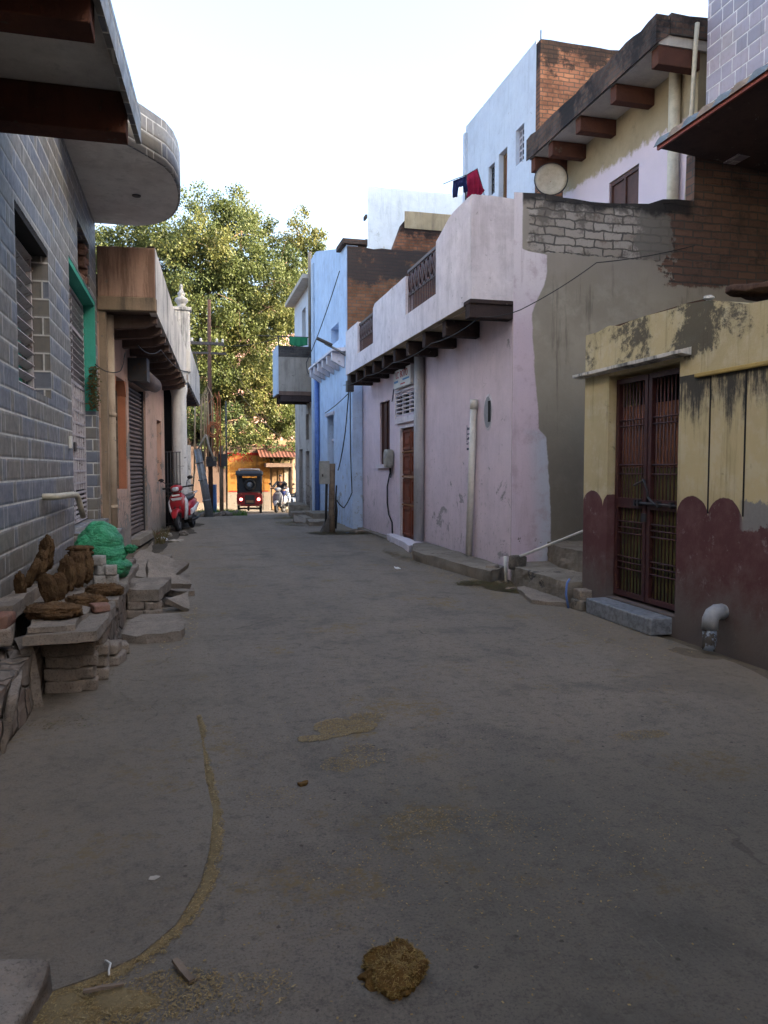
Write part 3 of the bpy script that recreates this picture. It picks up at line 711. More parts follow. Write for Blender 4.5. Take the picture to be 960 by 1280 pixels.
# sand in the joint of the apron: a lumpy strip following the curve
jp = [(.045,4.66),(.06,4.45),(.045,4.2),(.07,3.95),(.085,3.6),(.095,3.3),(.085,3.05),(.05,2.78),(-.01,2.6),(-.10,2.45),(-.2,2.36),(-.32,2.29),(-.42,2.24)]
jw = [.010,.016,.008,.015,.018,.022,.021,.02,.018,.018,.022,.028,.04]
mb = MB(); dense = []
for i in range(len(jp)-1):
    for k in range(8):
        t = k/8; dense.append((jp[i][0]*(1-t)+jp[i+1][0]*t, jp[i][1]*(1-t)+jp[i+1][1]*t, jw[i]*(1-t)+jw[i+1]*t))
prev = None
for i, (x, y, w) in enumerate(dense):
    a = dense[max(0, i-1)]; b = dense[min(len(dense)-1, i+1)]; d = Vector((b[0]-a[0], b[1]-a[1])).normalized(); nx, ny = -d.y, d.x
    wl = w*max(.12, 1+.9*mn.noise(Vector((i*.3, 1, 0)))+.8*mn.noise(Vector((i*.9, 3, 0)))); wr = w*max(.12, 1+.9*mn.noise(Vector((i*.3, 7, 0)))+.8*mn.noise(Vector((i*.9, 9, 0))))
    row = [(x-nx*wl*1.25, y-ny*wl*1.25, -.004), (x-nx*wl*.6, y-ny*wl*.6, (.003 if 10 < i < 14 else .008)+.004*mn.noise(Vector((i*.9,2,0)))), (x+nx*wr*.5, y+ny*wr*.5, (.002 if 10 < i < 14 else .007)+.004*mn.noise(Vector((i*.9,5,0)))), (x+nx*wr*1.3, y+ny*wr*1.3, -.004)]
    if prev:
        for k in range(3): mb.face([prev[k], prev[k+1], row[k+1], row[k]], smooth=True)
    prev = row
tag(mb.build('sand', M['sand'], base=(0,0,0)), 'line of straw coloured sand lying in the curved joint of the cement apron', kind='stuff')
loose('straw', 'straw crumbs on the sand line', [(x, y, w*1.6, .06, 1) for x, y, w in dense[::3]], M['straw'], 6500, .0036, .008, .35, seed=4)
patch('sand', 'spread of straw sand by the broken kerb stone', [(-.38,2.16,.16,.13,.3),(-.2,2.2,.13,.07,-.3)], M['sand'], .012, seed=4)
loose('straw', 'straw crumbs spread by the broken kerb stone', [(-.38,2.16,.22,.16,1.6),(-.1,2.2,.2,.1,.4),(.1,2.15,.2,.1,.15)], M['straw'], 6500, .0036, .012, .35, seed=7)
loose('straw', 'trodden yellow straw patch in the middle of the road', [(.84,4.28,.17,.15,1.0),(.66,4.15,.10,.05,.25),(1.02,4.42,.12,.1,.14),(.86,3.85,.1,.2,.12)], M['straw'], 3600, .006, .004, .3, seed=3)
loose('leaf_litter', 'dark crumbs and chaff lying on the dusty strip by the stone bench', [(-.3,5.6,.35,.9,1),(-.7,4.75,.25,.15,.6),(-.5,3.4,.5,.7,.6),(.9,6.5,1.4,1.6,.7)], M['dry_leaf'], 420, .006, .005, .5, seed=57)
loose('straw', 'thin straw scatter over the near road', [(.72,3.75,.09,.10,.5),(.35,3.45,.14,.12,.2),(1.1,2.95,.35,.18,.3),(.95,3.05,.2,.12,.3),(1.6,2.7,.5,.3,.3),(.7,2.75,.3,.2,.25),(2.45,3.75,.18,.07,.5),(1.0,2.4,.5,.25,.2)], M['straw'], 2600, .004, .003, .3, seed=9)
loose('gravel', 'pale grit and chaff strewn over the whole lane', [(1.4,4.5,2.6,3.5,1.0),(1.6,8.5,2.2,4.0,.6),(0.2,3.0,1.2,1.6,.5)], M['straw'], 2600, .0032, .002, .6, seed=21)
loose('straw', 'dusty straw along the foot of the pink house wall', [(3.75,9.2,.35,.5,1),(3.55,11.0,.2,1.4,.4),(3.5,17.2,.6,.6,.8),(-.15,7.8,.22,1.3,.6),(-.35,12.5,.3,2.5,.5),(3.7,6.0,.3,1.2,.25)], M['straw'], 2600, .011, .01, .35, seed=13)

# ------------------------------------------------------------------ tiled house (left)
XL = -1.30
TH = thing('tiled_house', 'house faced with blue grey tiles under an overhanging canopy and curved balcony', 'house', (XL, 4, 0))
mb = MB()
wall(mb, 'x+', XL, .32, -12, 12.44, -.1, 5.22, holes=[(6.72,8.22,2.18,3.62), (9.62,12.24,.74,3.95), (10.42,11.62,3.98,4.62)])
mb.build('wall', M['tile_grey'], TH)
mb = MB(); wall(mb, 'y+', 12.44, .3, -7, XL-.322, -.1, 9.0); wall(mb, 'x+', XL-.005, .30, -12, 12.44, 5.24, 9.0, holes=[(2,3.3,6.2,7.6),(5.2,6.5,6.2,7.6)])
mb.box(-7, XL-.01, -12, 12.43, 8.98, 9.12); mb.box(-7.02, -6.9, -12, 12.43, -.1, 8.97); mb.box(-6.88, XL-.33, -12, -11.9, -.1, 8.97)
mb.build('upper_storey', M['soffit'], TH)
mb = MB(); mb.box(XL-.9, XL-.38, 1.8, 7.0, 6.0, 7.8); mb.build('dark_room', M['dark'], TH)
# window: recess with teal louvre shutter and pale slats
WN = MB(); WN.box(XL-.30, XL-.26, 6.72, 8.22, 2.18, 3.62); wn = WN.build('window', M['teal'], TH)
mb = MB()
for k in range(12):
    z = 2.25 + k*.115
    Mx = Matrix.Translation((XL-.175, 7.47, z)) @ Matrix.Rotation(R(-28), 4, 'Y'); mb.box(-.04, .04, -.73, .73, -.007, .007, Mx)
mb.box(XL-.20, XL-.15, 8.15, 8.21, 2.182, 3.555); mb.box(XL-.20, XL-.15, 6.73, 6.77, 2.182, 3.555)
mb.build('louvre', M['white_metal'], wn)
mb = MB(); mb.box(XL-.26, XL-.005, 6.73, 8.21, 3.56, 3.615); mb.build('lintel', M['dark'], wn)
# small ventilation hole with broken brick edges
mb = MB(); mb.box(XL-.31, XL-.27, 10.42, 11.62, 3.98, 4.62); vh = mb.build('vent_hole', M['dark'], TH)
rb = [rough_mesh('broken_brick', (.11,.22,.08), M['brick_red_dusty'], i, .014, .2, 4, 9) for i in range(3)]
for i, (y, z, rz) in enumerate([(11.5,3.98,.1),(11.52,4.065,-.1),(11.5,4.15,.15),(11.42,4.235,.0),(11.5,4.32,-.2),(11.45,4.405,.1),(11.5,4.49,.0),(11.25,3.98,.3),(11.0,3.98,-.2)]):
    put_mesh('broken_brick', rb[i % 3], (-.07, y-4, z), (0,0,rz), parent=TH)
# doorway: teal reveal above tiled reveal, steel grille door and louvred fanlight
DX = XL - .17
DR = MB(); DR.box(XL-.318, XL-.28, 9.63, 12.23, .741, 3.949); dr = DR.build('doorway', M['dark'], TH)
mb = MB(); mb.box(XL-.25, XL-.004, 12.14, 12.238, 2.34, 3.90); mb.box(XL-.25, XL-.004, 9.63, 12.238, 3.88, 3.948); mb.build('door_reveal', M['teal'], dr)
mb = MB(); mb.box(XL-.25, XL-.006, 12.12, 12.238, .742, 2.338); mb.build('tiled_reveal', M['tile_grey'], dr)
mb = MB(); fx0, fx1 = DX-.02, DX+.015
for y in (9.66, 10.9, 12.07): mb.box(fx0, fx1, y, y+.05, .76, 3.86)
for z in (.76, 2.62, 3.34, 3.82): mb.box(fx0, fx1, 9.66, 12.12, z, z+.045)
mb.build('door_frame', M['white_metal'], dr)
mb = MB()
for (a, b) in ((9.72, 10.89), (10.96, 12.06)):
    for z in [1.28 + i*.165 for i in range(8)]: mb.box(DX-.012, DX+.012, a, b, z, z+.026)
    for i in range(5): y = a+.1+i*(b-a-.2)/4; mb.box(DX-.011, DX+.011, y, y+.05, 1.2, 2.62)
    for i in range(6): z = .82+i*.065; mb.box(DX-.012, DX+.012, a, b, z, z+.03)
mb.build('grille_door', M['white_metal'], dr)
mb = MB()
for k in range(7):
    z = 2.70+k*.092; Mx = Matrix.Translation((DX, 10.9, z)) @ Matrix.Rotation(R(-25), 4, 'Y'); mb.box(-.035, .035, -1.16, 1.16, -.006, .006, Mx)
for k in range(4):
    z = 3.43+k*.1; Mx = Matrix.Translation((DX, 10.9, z)) @ Matrix.Rotation(R(-25), 4, 'Y'); mb.box(-.035, .035, -1.16, 1.16, -.006, .006, Mx)
mb.build('fanlight_louvre', M['white_metal'], dr)
mb = MB(); mb.box(DX+.0155, DX+.035, 10.82, 10.98, 1.72, 1.84); mb.build('door_latch', M['iron_dark'], dr)
mb = MB(); mb.box(XL-.27, XL+.12, 9.55, 12.40, .60, .735); mb.box(XL+.002, XL+.34, 9.7, 12.2, .30, .595); mb.build('door_step', M['tile_grey'], TH)
# canopy slab, red oxide beams, tiled parapets
def cx(y): return -.375+.057*(y-6.2)
mb = MB(); mb.hexa([(XL+.003,-12,4.21),(cx(-12),-12,4.21),(cx(6.45),6.45,4.21),(XL+.003,6.45,4.21)], [(XL+.003,-12,4.32),(cx(-12),-12,4.32),(cx(6.45),6.45,4.32),(XL+.003,6.45,4.32)]); mb.build('canopy_slab', M['soffit'], TH)
for y in (5.98, 4.58, 3.2, 2.0, .6, -.8, -2.2):
    mb = MB(); mb.box(XL+.004, cx(y)-.012, y, y+.22, 3.915, 4.207); mb.build('beam', M['beam_red'], TH, bevel=.008)
mb = MB(); y0_, y1_ = -12, 6.47
mb.hexa([(cx(y0_)+.001,y0_,4.04),(cx(y0_)+.04,y0_,4.04),(cx(y1_)+.04,y1_,4.04),(cx(y1_)+.001,y1_,4.04)], [(cx(y0_)+.001,y0_,4.27),(cx(y0_)+.04,y0_,4.27),(cx(y1_)+.04,y1_,4.27),(cx(y1_)+.001,y1_,4.27)]); mb.build('canopy_edge', M['tile_grey'], TH)
out = [(XL+.003,8.9),(-.95,9.0),(-.70,9.30),(-.50,9.56),(-.36,9.76),(-.24,9.94),(-.15,10.2),(-.10,10.5),(-.075,10.85),(-.085,11.2),(-.12,11.5),(-.19,11.8),(-.28,12.02),(-.40,12.2),(-.55,12.33),(-.75,12.42),(XL+.003,12.43)]
mb = MB(); mb.prism(out, 5.16, 5.28); mb.build('balcony_slab', M['soffit'], TH)
mb = MB(); path = out[1:-1]; L = 0
def off(i, d):
    a = Vector(path[max(0,i-1)]); b = Vector(path[min(len(path)-1,i+1)]); t = (b-a).normalized(); n = Vector((t.y, -t.x))
    return Vector(path[i]) + n*d
for i in range(len(path)-1):
    o0, o1, i0, i1 = off(i,.03), off(i+1,.03), off(i,-.06), off(i+1,-.06); d = (o1-o0).length; z0, z1 = 5.163, 5.70
    uv = [(L, z0), (L+d, z0), (L+d, z1), (L, z1)]; L += d
    mb.face([(*o0,z0),(*o1,z0),(*o1,z1),(*o0,z1)], uv, True); mb.face([(*i1,z0),(*i0,z0),(*i0,z1),(*i1,z1)], uv, True)
    mb.face([(*o0,z1),(*o1,z1),(*i1,z1),(*i0,z1)]); mb.face([(*o1,z0),(*o0,z0),(*i0,z0),(*i1,z0)])
mb.build('curved_parapet', M['tile_grey'], TH)
mb = MB(); mb.lathe([(.055,0),(.06,.012),(.03,.014)], (-.62,11.05,5.146), 14); mb.build('soffit_lamp', M['iron_dark'], TH)
# doorbell switch and waste pipe
mb = MB(); mb.box(XL+.002, XL+.03, 9.28, 9.40, 1.72, 1.86); mb.build('doorbell', M['pipe_white'], TH, bevel=.006)
mb = MB(); mb.tube([(XL-.05,7.62,1.235),(XL+.09,7.62,1.235),(XL+.115,7.7,1.235),(XL+.115,8.4,1.225),(XL+.115,8.9,1.21),(XL+.12,9.02,1.18),(XL+.13,9.1,1.10),(XL+.15,9.2,.95)], .032, 10); mb.build('waste_pipe', M['pipe_cream'], TH)
# dry plant hanging on the doorway
rr = random.Random(5); mb = MB(); tn = []
for k in range(420):
    z = 2.36+rr.random()*.62; y = 12.0+rr.gauss(0,.05); x = XL-.02+rr.gauss(0,.035)
    L = .03+rr.random()*.035; a = rr.random()*2*PI; t = rr.random()*.8
    d = Vector((math.cos(a), math.sin(a), -t)).normalized()*L; e = d.orthogonal().normalized()*L*.35; p = Vector((x, y, z))
    mb.face([p, p+d*.5+e, p+d, p+d*.5-e]); tn.append(rr.random())
o = mb.build('dry_garland', M['dry_leaf'], base=(XL-.02,12.0,2.36), weld=False); tag(o, 'dried leafy garland hanging in the green doorway of the tiled house', 'garland')
at = o.data.attributes.new('tone', 'FLOAT', 'FACE')
for i, t in enumerate(tn): at.data[i].value = t

# ------------------------------------------------------------------ masonry bench, slabs, bricks in front of the tiled house
mb = MB(); wall(mb, 'x+', XL+.34, .32, 3.5, 5.62, -.1, .34); sw = mb.build('rubble_footing', M['rubble_wall'], base=(XL+.2, 4.6, 0)); 
tag(sw, 'crumbling rubble footing against the tiled house in front of the brick bench', 'footing')
sw.modifiers.new('sub','SUBSURF').subdivision_type = 'SIMPLE'; sw.modifiers['sub'].levels = sw.modifiers['sub'].render_levels = 4
tx = bpy.data.textures.new('rubble_lumps', 'CLOUDS'); tx.noise_scale = .12
dm = sw.modifiers.new('dis','DISPLACE'); dm.texture = tx; dm.strength = .07; dm.mid_level = .5; dm.texture_coords = 'GLOBAL'
mb = MB(); wall(mb, 'x+', -.62, .5, 5.95, 9.55, -.1, .43); bw = mb.build('stone_bench', M['rubble_wall'], base=(-.87, 7.7, 0))
tag(bw, 'long mud mortared stone bench along the foot of the tiled house', 'bench')
bw.modifiers.new('sub','SUBSURF').subdivision_type = 'SIMPLE'; bw.modifiers['sub'].levels = bw.modifiers['sub'].render_levels = 4
dm = bw.modifiers.new('dis','DISPLACE'); dm.texture = tx; dm.strength = .06; dm.mid_level = .5; dm.texture_coords = 'GLOBAL'
def slab(name, label, poly, z, h, mat='slab_stone', seed=0, rot=(0,0,0), cat='stone slab', amp=.016, cuts=9):
    cx = sum(p[0] for p in poly)/len(poly); cy = sum(p[1] for p in poly)/len(poly)
    me = rough_mesh(name, (1,1,h), M[mat], seed, amp, poly=[(p[0]-cx, p[1]-cy) for p in poly], cuts=cuts, smooth=False)
    return put_mesh(name, me, (cx, cy, z), rot, label, cat)
slab('stone_slab', 'lowest reddish stone slab bridging the brick pile and the footing', [(-.985,4.97),(-.56,5.02),(-.53,5.9),(-.55,6.12),(-1.0,6.1)], .425, .062, seed=1)
slab('stone_slab', 'thin upper stone slab under the largest flat dung cake', [(-.97,5.03),(-.70,5.06),(-.68,5.75),(-.99,5.8)], .490, .035, seed=2)
slab('stone_slab', 'middle stone slab of the bench beside the flat dung cakes', [(-1.2,6.14),(-.54,6.13),(-.52,7.1),(-1.2,7.1)], .435, .06, seed=3)
slab('stone_slab', 'far stone slab of the bench under the green sack', [(-1.2,7.14),(-.55,7.14),(-.52,8.4),(-1.2,8.4)], .435, .055, seed=4)
slab('upright_slab', 'thin stone slab leaning upright in the shadow beside the brick pile', [(-.075,-.2),(.0,-.2),(.0,.2),(-.075,.2)], 0, .40, seed=5)
_u = bpy.data.objects['upright_slab']; _u.location = (-.99, 5.32, -.01); _u.rotation_euler = (0, R(-9), R(18))
slab('long_stone', 'long squared stone lying along the tiled wall behind the dung cakes', [(-1.27,5.45),(-1.13,5.45),(-1.13,7.0),(-1.27,7.0)], .495, .10, seed=6, cat='stone block')
BR = [rough_mesh('brick', (.235,.115,.068), M['brick_dusty'], i, .013, .30, 7, 8) for i in range(5)]
HB = [rough_mesh('half_brick', (.13,.115,.068), M['brick_dusty'], i+7, .014, .32, 7, 8) for i in range(3)]
# front pile that carries the slab: five courses of two
names_row = ['bottom', 'second', 'middle', 'fourth', 'top']
offs = [(.0,.00),(-.012,.01),(.01,-.006),(-.02,.004),(.012,.01)]
for i in range(5):
    ox, oy = offs[i]
    put_mesh('brick', BR[i], (-.825+ox, 5.47+oy, .0+.083*i), (0,0,R((-3,4,-2,3,-4)[i])), f'dusty brick, {names_row[i]} one at the left of the bench front pile', 'brick', 'bricks under the stone bench', (1,1.05,1.18))
    put_mesh('half_brick', HB[i % 3], (-.685+ox*.6, 5.49-oy, .0+.083*i), (0,0,R((5,-6,3,8,-3)[i])), f'dusty half brick, {names_row[i]} one at the corner of the bench front pile', 'brick', 'bricks under the stone bench', (1,1.05,1.18))
for i, (x, y, z, rz, w) in enumerate([(-.63,5.80,0,92,'lowest of the short stack behind the corner pile'),(-.64,5.82,.083,86,'second of the short stack behind the corner pile'),(-.63,5.80,.166,94,'third of the short stack behind the corner pile'),(-.65,5.82,.249,88,'uppermost of the short stack behind the corner pile'),(-.57,6.18,0,78,'standing at the bench foot below the middle slab'),(-.585,6.2,.083,84,'lying on another at the bench foot below the middle slab'),(-.55,6.52,0,100,'lying alone at the bench foot near the flat slab')]):
    put_mesh('brick', BR[i % 5], (x, y, z), (0,0,R(rz)), 'dusty brick '+w, 'brick', 'bricks under the stone bench', (1,1.05,1.18))
put_mesh('stone_block', rough_mesh('stone_block', (.17,.26,.10), M['brick_dusty'], 21, .016, .2), (-1.17,5.22,.40), (0,0,R(6)), 'squarish dirty stone set in front of the long stone by the wall', 'stone block')
put_mesh('stone_block', rough_mesh('stone_block', (.17,.22,.085), M['brick_red_dusty'], 23, .016, .2), (-1.18,5.24,.50), (0,0,R(-4)), 'reddish stone resting on the dirty stone by the wall', 'stone block')
put_mesh('kerb_slab', rough_mesh('kerb_slab', (.05,.55,.34), M['slab_stone'], 25, .012, .2), (-1.02,4.56,-.01), (0, R(14), R(8)), 'flat stone leaning against the rubble footing at the picture edge', 'stone slab')
# dung cakes
def cake_mesh(seed, r=(.066,.116,.027)):
    mb = MB()
    def fn(d, p):
        q = d*2.2 + Vector((seed*5.1, seed*2.3, seed)); k = 1+.16*mn.noise(q)+.13*mn.noise(q*2.7)+.07*mn.noise(q*6)
        h = math.hypot(d.x, d.y); f = (h**.72)/h if h > 1e-4 else 1
        w = Vector((p.x*f, p.y*f, p.z*(1.15 if abs(d.z) < .9 else 1.0)))
        return w*k + Vector((mn.noise(d*8+Vector((3,seed,0))), mn.noise(d*8+Vector((seed,7,0))), mn.noise(d*9+Vector((seed,0,0)))))*.008 + Vector((0,0,.005*mn.noise(d*21)))
    mb.ball((0,0,0), r, 44, 30, True, fn)
    o = mb.build('tmp', M['dung'], base=(0,0,0)); me = o.data; bpy.data.objects.remove(o); me.name = 'dung_cake'; return me
CK = [cake_mesh(i) for i in range(6)]
# standing ones: (x, y, z centre, lean about y, turn, tilt, size, text)
stand = [(-1.185,5.98,.655,10,20,8,.85,'small dung cake standing first on the long stone by the wall'),
 (-1.16,6.28,.69,13,-32,-26,1.15,'dung cake leaning backwards on the long stone, second from the camera'),
 (-1.15,6.56,.725,10,12,-10,1.1,'dung cake standing on the long stone just behind the backward leaning one'),
 (-1.16,6.92,.785,10,10,0,1.3,'tallest dung cake standing highest against the tiled wall'),
 (-1.01,6.06,.605,-6,38,12,1.05,'dung cake standing upright directly behind the largest flat cake'),
 (-.965,6.22,.60,4,62,2,.95,'narrow dung cake standing edge on beside the upright cake'),
 (-.945,6.52,.655,-5,25,-5,1.25,'broad dung cake standing on the slab in front of two others'),
 (-.905,6.72,.67,-10,32,-13,1.3,'dung cake slanting in the middle of the standing row of three'),
 (-.86,6.90,.67,-8,30,-7,1.25,'dung cake standing last in the row next to the pale blocks')]
for i, (x, y, z, ly, rz, tx_, s, tx2) in enumerate(stand):
    put_mesh('dung_cake', CK[i % 6], (x, y, z), (R(90+tx_), R(ly), R(rz-60)), tx2, 'dung cake', 'dung cakes drying on the bench', (s, s, s))
for i, (x, y, z, rz, sx, sy, sz, tx2) in enumerate([(-.865,5.36,.565,80,1.75,1.55,1.75,'largest flat dung cake lying at the front of the bench'),(-.73,5.9,.53,70,1.45,1.3,1.75,'flat dung cake lying behind the largest one'),(-.66,6.42,.53,75,1.35,1.25,1.7,'flat reddish brown dung cake lying near the bench edge'),(-.90,6.98,.775,60,1.15,1.0,.8,'flat dung cake laid across the tops of the standing row'),(-.90,6.97,.815,85,1.1,.95,.8,'flat dung cake lying topmost over the standing row')]):
    put_mesh('dung_cake', CK[(i+2) % 6], (x, y, z), (0,0,R(rz)), tx2, 'dung cake', 'dung cakes drying on the bench', (sx, sy, sz))
put_mesh('brick', rough_mesh('brick', (.12,.16,.05), M['brick_red_dusty'], 31, .01, .2), (-.62,5.72,.49), (0,0,R(20)), 'broken reddish brick lying beside the flat dung cakes', 'brick')
PB = [rough_mesh('pale_block', (.10,.10,.085), M['pale_block'], 40+i, .006, .1, 4) for i in range(3)]
for i, (x, y, z, rz, w) in enumerate([(-.755,7.0,.49,10,'lower left'),(-.655,7.02,.49,-8,'lower right'),(-.74,7.02,.576,25,'upper left'),(-.66,7.0,.576,5,'upper right'),(-.76,7.01,.662,-12,'topmost')]):
    put_mesh('pale_block', PB[i % 3], (x, y, z), (0,0,R(rz)), f'small pale cement block, {w} of the little pile before the green sack', 'block', 'pale blocks before the green sack')
# green sack tied at the neck
mb = MB()
def sk(d, p):
    q = d*1.6+Vector((2,1,5)); k = 1+.20*mn.noise(q)+.15*(abs(mn.noise(q*1.9))-.25)+.03*(abs(mn.noise(q*5))-.2)
    w = p*k
    if d.z < -.2: w.z *= .75
    w += Vector((0,0,1))*.04*math.exp(-((d.x-.1)**2+d.y**2)*6)*(1 if d.z > 0 else 0)
    return w
mb.ball((0,0,.24), (.235,.30,.24), 60, 40, True, sk)
sack = thing('green_sack', 'bulging green woven plastic sack tied at its neck on the stone bench', 'sack', (-.80,7.52,.49), None, R(-8))
mb.build('sack_body', M['sack'], sack, local=True)
mb = MB()
def sk2(d, p): return p*(1+.2*mn.noise(d*2+Vector((7,3,1)))+.16*(abs(mn.noise(d*5))-.2))
mb.ball((.12,-.10,.10), (.17,.20,.115), 30, 18, True, sk2); mb.build('sack_fold', M['sack'], sack, local=True)
mb = MB(); mb.tube([(.15,.0,.20),(.22,-.02,.23),(.25,-.03,.24)], [.08,.045,.026], 14); mb.ball((.285,-.04,.265), (.05,.035,.038), 24, 16, True, lambda d, p: p*(1+.5*mn.noise(d*2.6+Vector((1,8,3)))+.25*mn.noise(d*6)))
mb.build('tied_neck', M['sack'], sack, local=True)
# broken slabs and cement pieces on the road edge
slab('stone_slab', 'broad flat slab lying on the road in front of the bench', [(-.57,6.88),(-.35,6.78),(-.08,6.84),(-.045,7.1),(-.07,7.62),(-.15,7.78),(-.45,7.82),(-.55,7.5)], .0, .075, seed=8, amp=.02)
slab('cement_block', 'low cement step block with a brick course under it beside the bench', [(-.60,8.02),(-.30,7.94),(-.20,8.75),(-.62,8.85)], .17, .12, seed=9, cat='block')
for i, (x, y, z, w) in enumerate([(-.53,8.02,0,'at the left under'),(-.36,7.99,0,'at the right under'),(-.52,8.04,.086,'on the upper course left of'),(-.36,8.02,.086,'on the upper course right of')]):
    put_mesh('brick', BR[(i+1) % 5], (x, y, z), (0,0,R(-10+5*i)), f'brick {w} the low cement step block', 'brick', 'bricks under the cement step', (.75,1,1.18))
def wedge(name, label, pts, h, seed):
    return slab(name, label, pts, 0, h, 'slab_stone', seed, cat='broken slab', amp=.012)
w1 = wedge('broken_slab', 'broken triangular slab tilted against the cement step block', [(-.25,-.16),(.30,-.02),(-.14,.42)], .07, 11); w1.location = (-.32,9.1,.22); w1.rotation_euler = (R(24), R(14), R(20))
w2 = wedge('broken_slab', 'larger broken slab tilted up behind the triangular one', [(-.40,-.35),(.22,-.3),(.32,.35),(-.35,.45)], .07, 12); w2.location = (-.45,10.2,.18); w2.rotation_euler = (R(16), R(12), R(-12))
w3 = wedge('broken_slab', 'flat broken slab lying low at the road edge past the step block', [(-.3,-.4),(.15,-.45),(.2,.3),(-.25,.4)], .08, 13); w3.location = (-.2,9.6,.02); w3.rotation_euler = (R(6), R(-4), R(8))
w4 = wedge('broken_slab', 'small sharp broken slab leaning toward the road beside the step block', [(-.08,-.2),(.16,-.1),(.0,.24)], .05, 14); w4.location = (-.11,8.35,.07); w4.rotation_euler = (R(10), R(32), R(-15))
slab('cement_block', 'square cement block by the drain beyond the tilted slabs', [(-.75,10.9),(-.3,10.85),(-.25,11.7),(-.75,11.8)], .0, .22, seed=15, cat='block')
for i in range(26):
    rr = random.Random(100+i)
    if i == 0: SR = [rough_mesh('small_stone', (.09,.07,.05), M['rubble'], 60+k, .02, .35, 4) for k in range(4)]
    x = -.62+rr.random()*.45; y = 8.0+rr.random()*3.4
    put_mesh('small_stone', SR[i % 4], (x, y, -.005), (rr.random()*.4, rr.random()*.4, rr.random()*6), 'small grey stone among the rubble between the bench and the drain', 'stone', 'rubble stones by the bench', (.6+rr.random(),)*3)
# near left corner: broken kerb stone at the picture edge
kb = put_mesh('kerb_stone', rough_mesh('kerb_stone', (.46,.62,.14), M['slab_stone'], 17, .028, .22, 12, 6), (-.675,2.02,-.03), (R(3),R(4),R(-12)), 'chipped pale kerb stone lying at the lower end of the sand line', 'kerb stone')
# things lying on the near ground
def small(name, label, cat, poly, h, loc, rot, mat, seed=0, amp=.003):
    me = rough_mesh(name, (1,1,h), mat, seed, amp, poly=poly, cuts=3, smooth=False, freq=30); return put_mesh(name, me, loc, rot, label, cat)
small('wood_chip', 'flat weathered wooden stick lying on the sand line', 'stick', [(-.011,-.055),(.011,-.055),(.009,.055),(-.01,.055)], .009, (-.035,2.27,.012), (.1,.05,R(28)), M['wood_old'])
mb = MB(); mb.tube([(0,0,.0),(.0,.012,.008),(.006,.03,.016),(-.004,.05,.014),(-.008,.066,.006)], .0032, 8); o = mb.build('white_straw', M['pipe_white'], base=(0,0,0)); o.location = (-.245,2.30,.016); o.rotation_euler = (0,0,R(8)); tag(o, 'thin white plastic straw standing on the sand line', 'drinking straw')
small('dry_leaf', 'pale dry leaf lying on the cement apron', 'leaf', [(-.024,-.006),(-.005,-.014),(.024,-.002),(.012,.012),(-.012,.010)], .002, (-.14,2.83,.014), (.15,.1,.4), M['pale_panel'], 3, .002)
small('wood_chip', 'thin dark twig lying in the sand by the kerb stone', 'twig', [(-.055,-.006),(.055,-.005),(.055,.005),(-.055,.006)], .007, (-.255,2.24,.018), (0,.05,.12), M['wood_old'], 5)
small('dung_crumb', 'small dark dung crumb on the road left of the straw patch', 'dung', [(-.03,-.015),(.0,-.022),(.03,.0),(.012,.02),(-.02,.016)], .012, (.51,3.55,0), (0,0,.6), M['dung_fresh'], 7, .01)
small('paper_scrap', 'white crumpled paper scrap on the road before the pink plinth', 'litter', [(-.06,-.04),(.02,-.055),(.07,.0),(.03,.05),(-.05,.03)], .012, (3.02,11.0,0), (.1,.15,.3), M['sign_white'], 9, .02)
# fresh dung clump in the foreground
me = None; mb = MB()
def dg(d, p):
    q = Vector((p.x, p.y, p.z))*13+Vector((4,9,2)); nv = lambda k: Vector((mn.noise(q*k), mn.noise(q*k+Vector((7,0,3))), mn.noise(q*k+Vector((0,5,8)))))
    w = p*(1+.22*mn.noise(d*1.4+Vector((2,6,1)))) + nv(1)*.020 + nv(2.3)*.013 + nv(5)*.007 + nv(11)*.0035
    w.z = max(w.z, -.012); return w
mb.ball((0,0,.012), (.088,.094,.060), 80, 52, True, dg)
mb.ball((-.075,-.02,.006), (.04,.045,.034), 36, 22, True, dg); mb.ball((-.025,-.085,.004), (.042,.032,.022), 36, 22, True, dg)
dc = mb.build('dung_clump', M['dung_fresh'], base=(0,0,0)); dc.location = (.58,2.12,.0)
tag(dc, 'straw filled brown dung clump lying on the road in the foreground', 'dung')
rr = random.Random(77); mb = MB(); tn = []
for k in range(2200):
    a = rr.random()*2*PI; u_ = rr.random(); th = math.acos(1-u_*.95); d = Vector((math.sin(th)*math.cos(a), math.sin(th)*math.sin(a), math.cos(th)))
    p = dg(d, Vector((d.x*.088, d.y*.094, d.z*.060)))+Vector((0,0,.012)); L = .003+rr.random()*.008
    t = Vector((rr.gauss(0,1), rr.gauss(0,1), rr.gauss(0,.5))).normalized()*L; e = t.cross(d).normalized()*.0008; p = p*1.01
    mb.face([p-t-e, p+t-e, p+t+e, p-t+e]); tn.append(rr.random())
o = mb.build('straw_fibre', M['fibre'], dc, local=True, weld=False)
at = o.data.attributes.new('tone', 'FLOAT', 'FACE')
for i, t in enumerate(tn): at.data[i].value = t
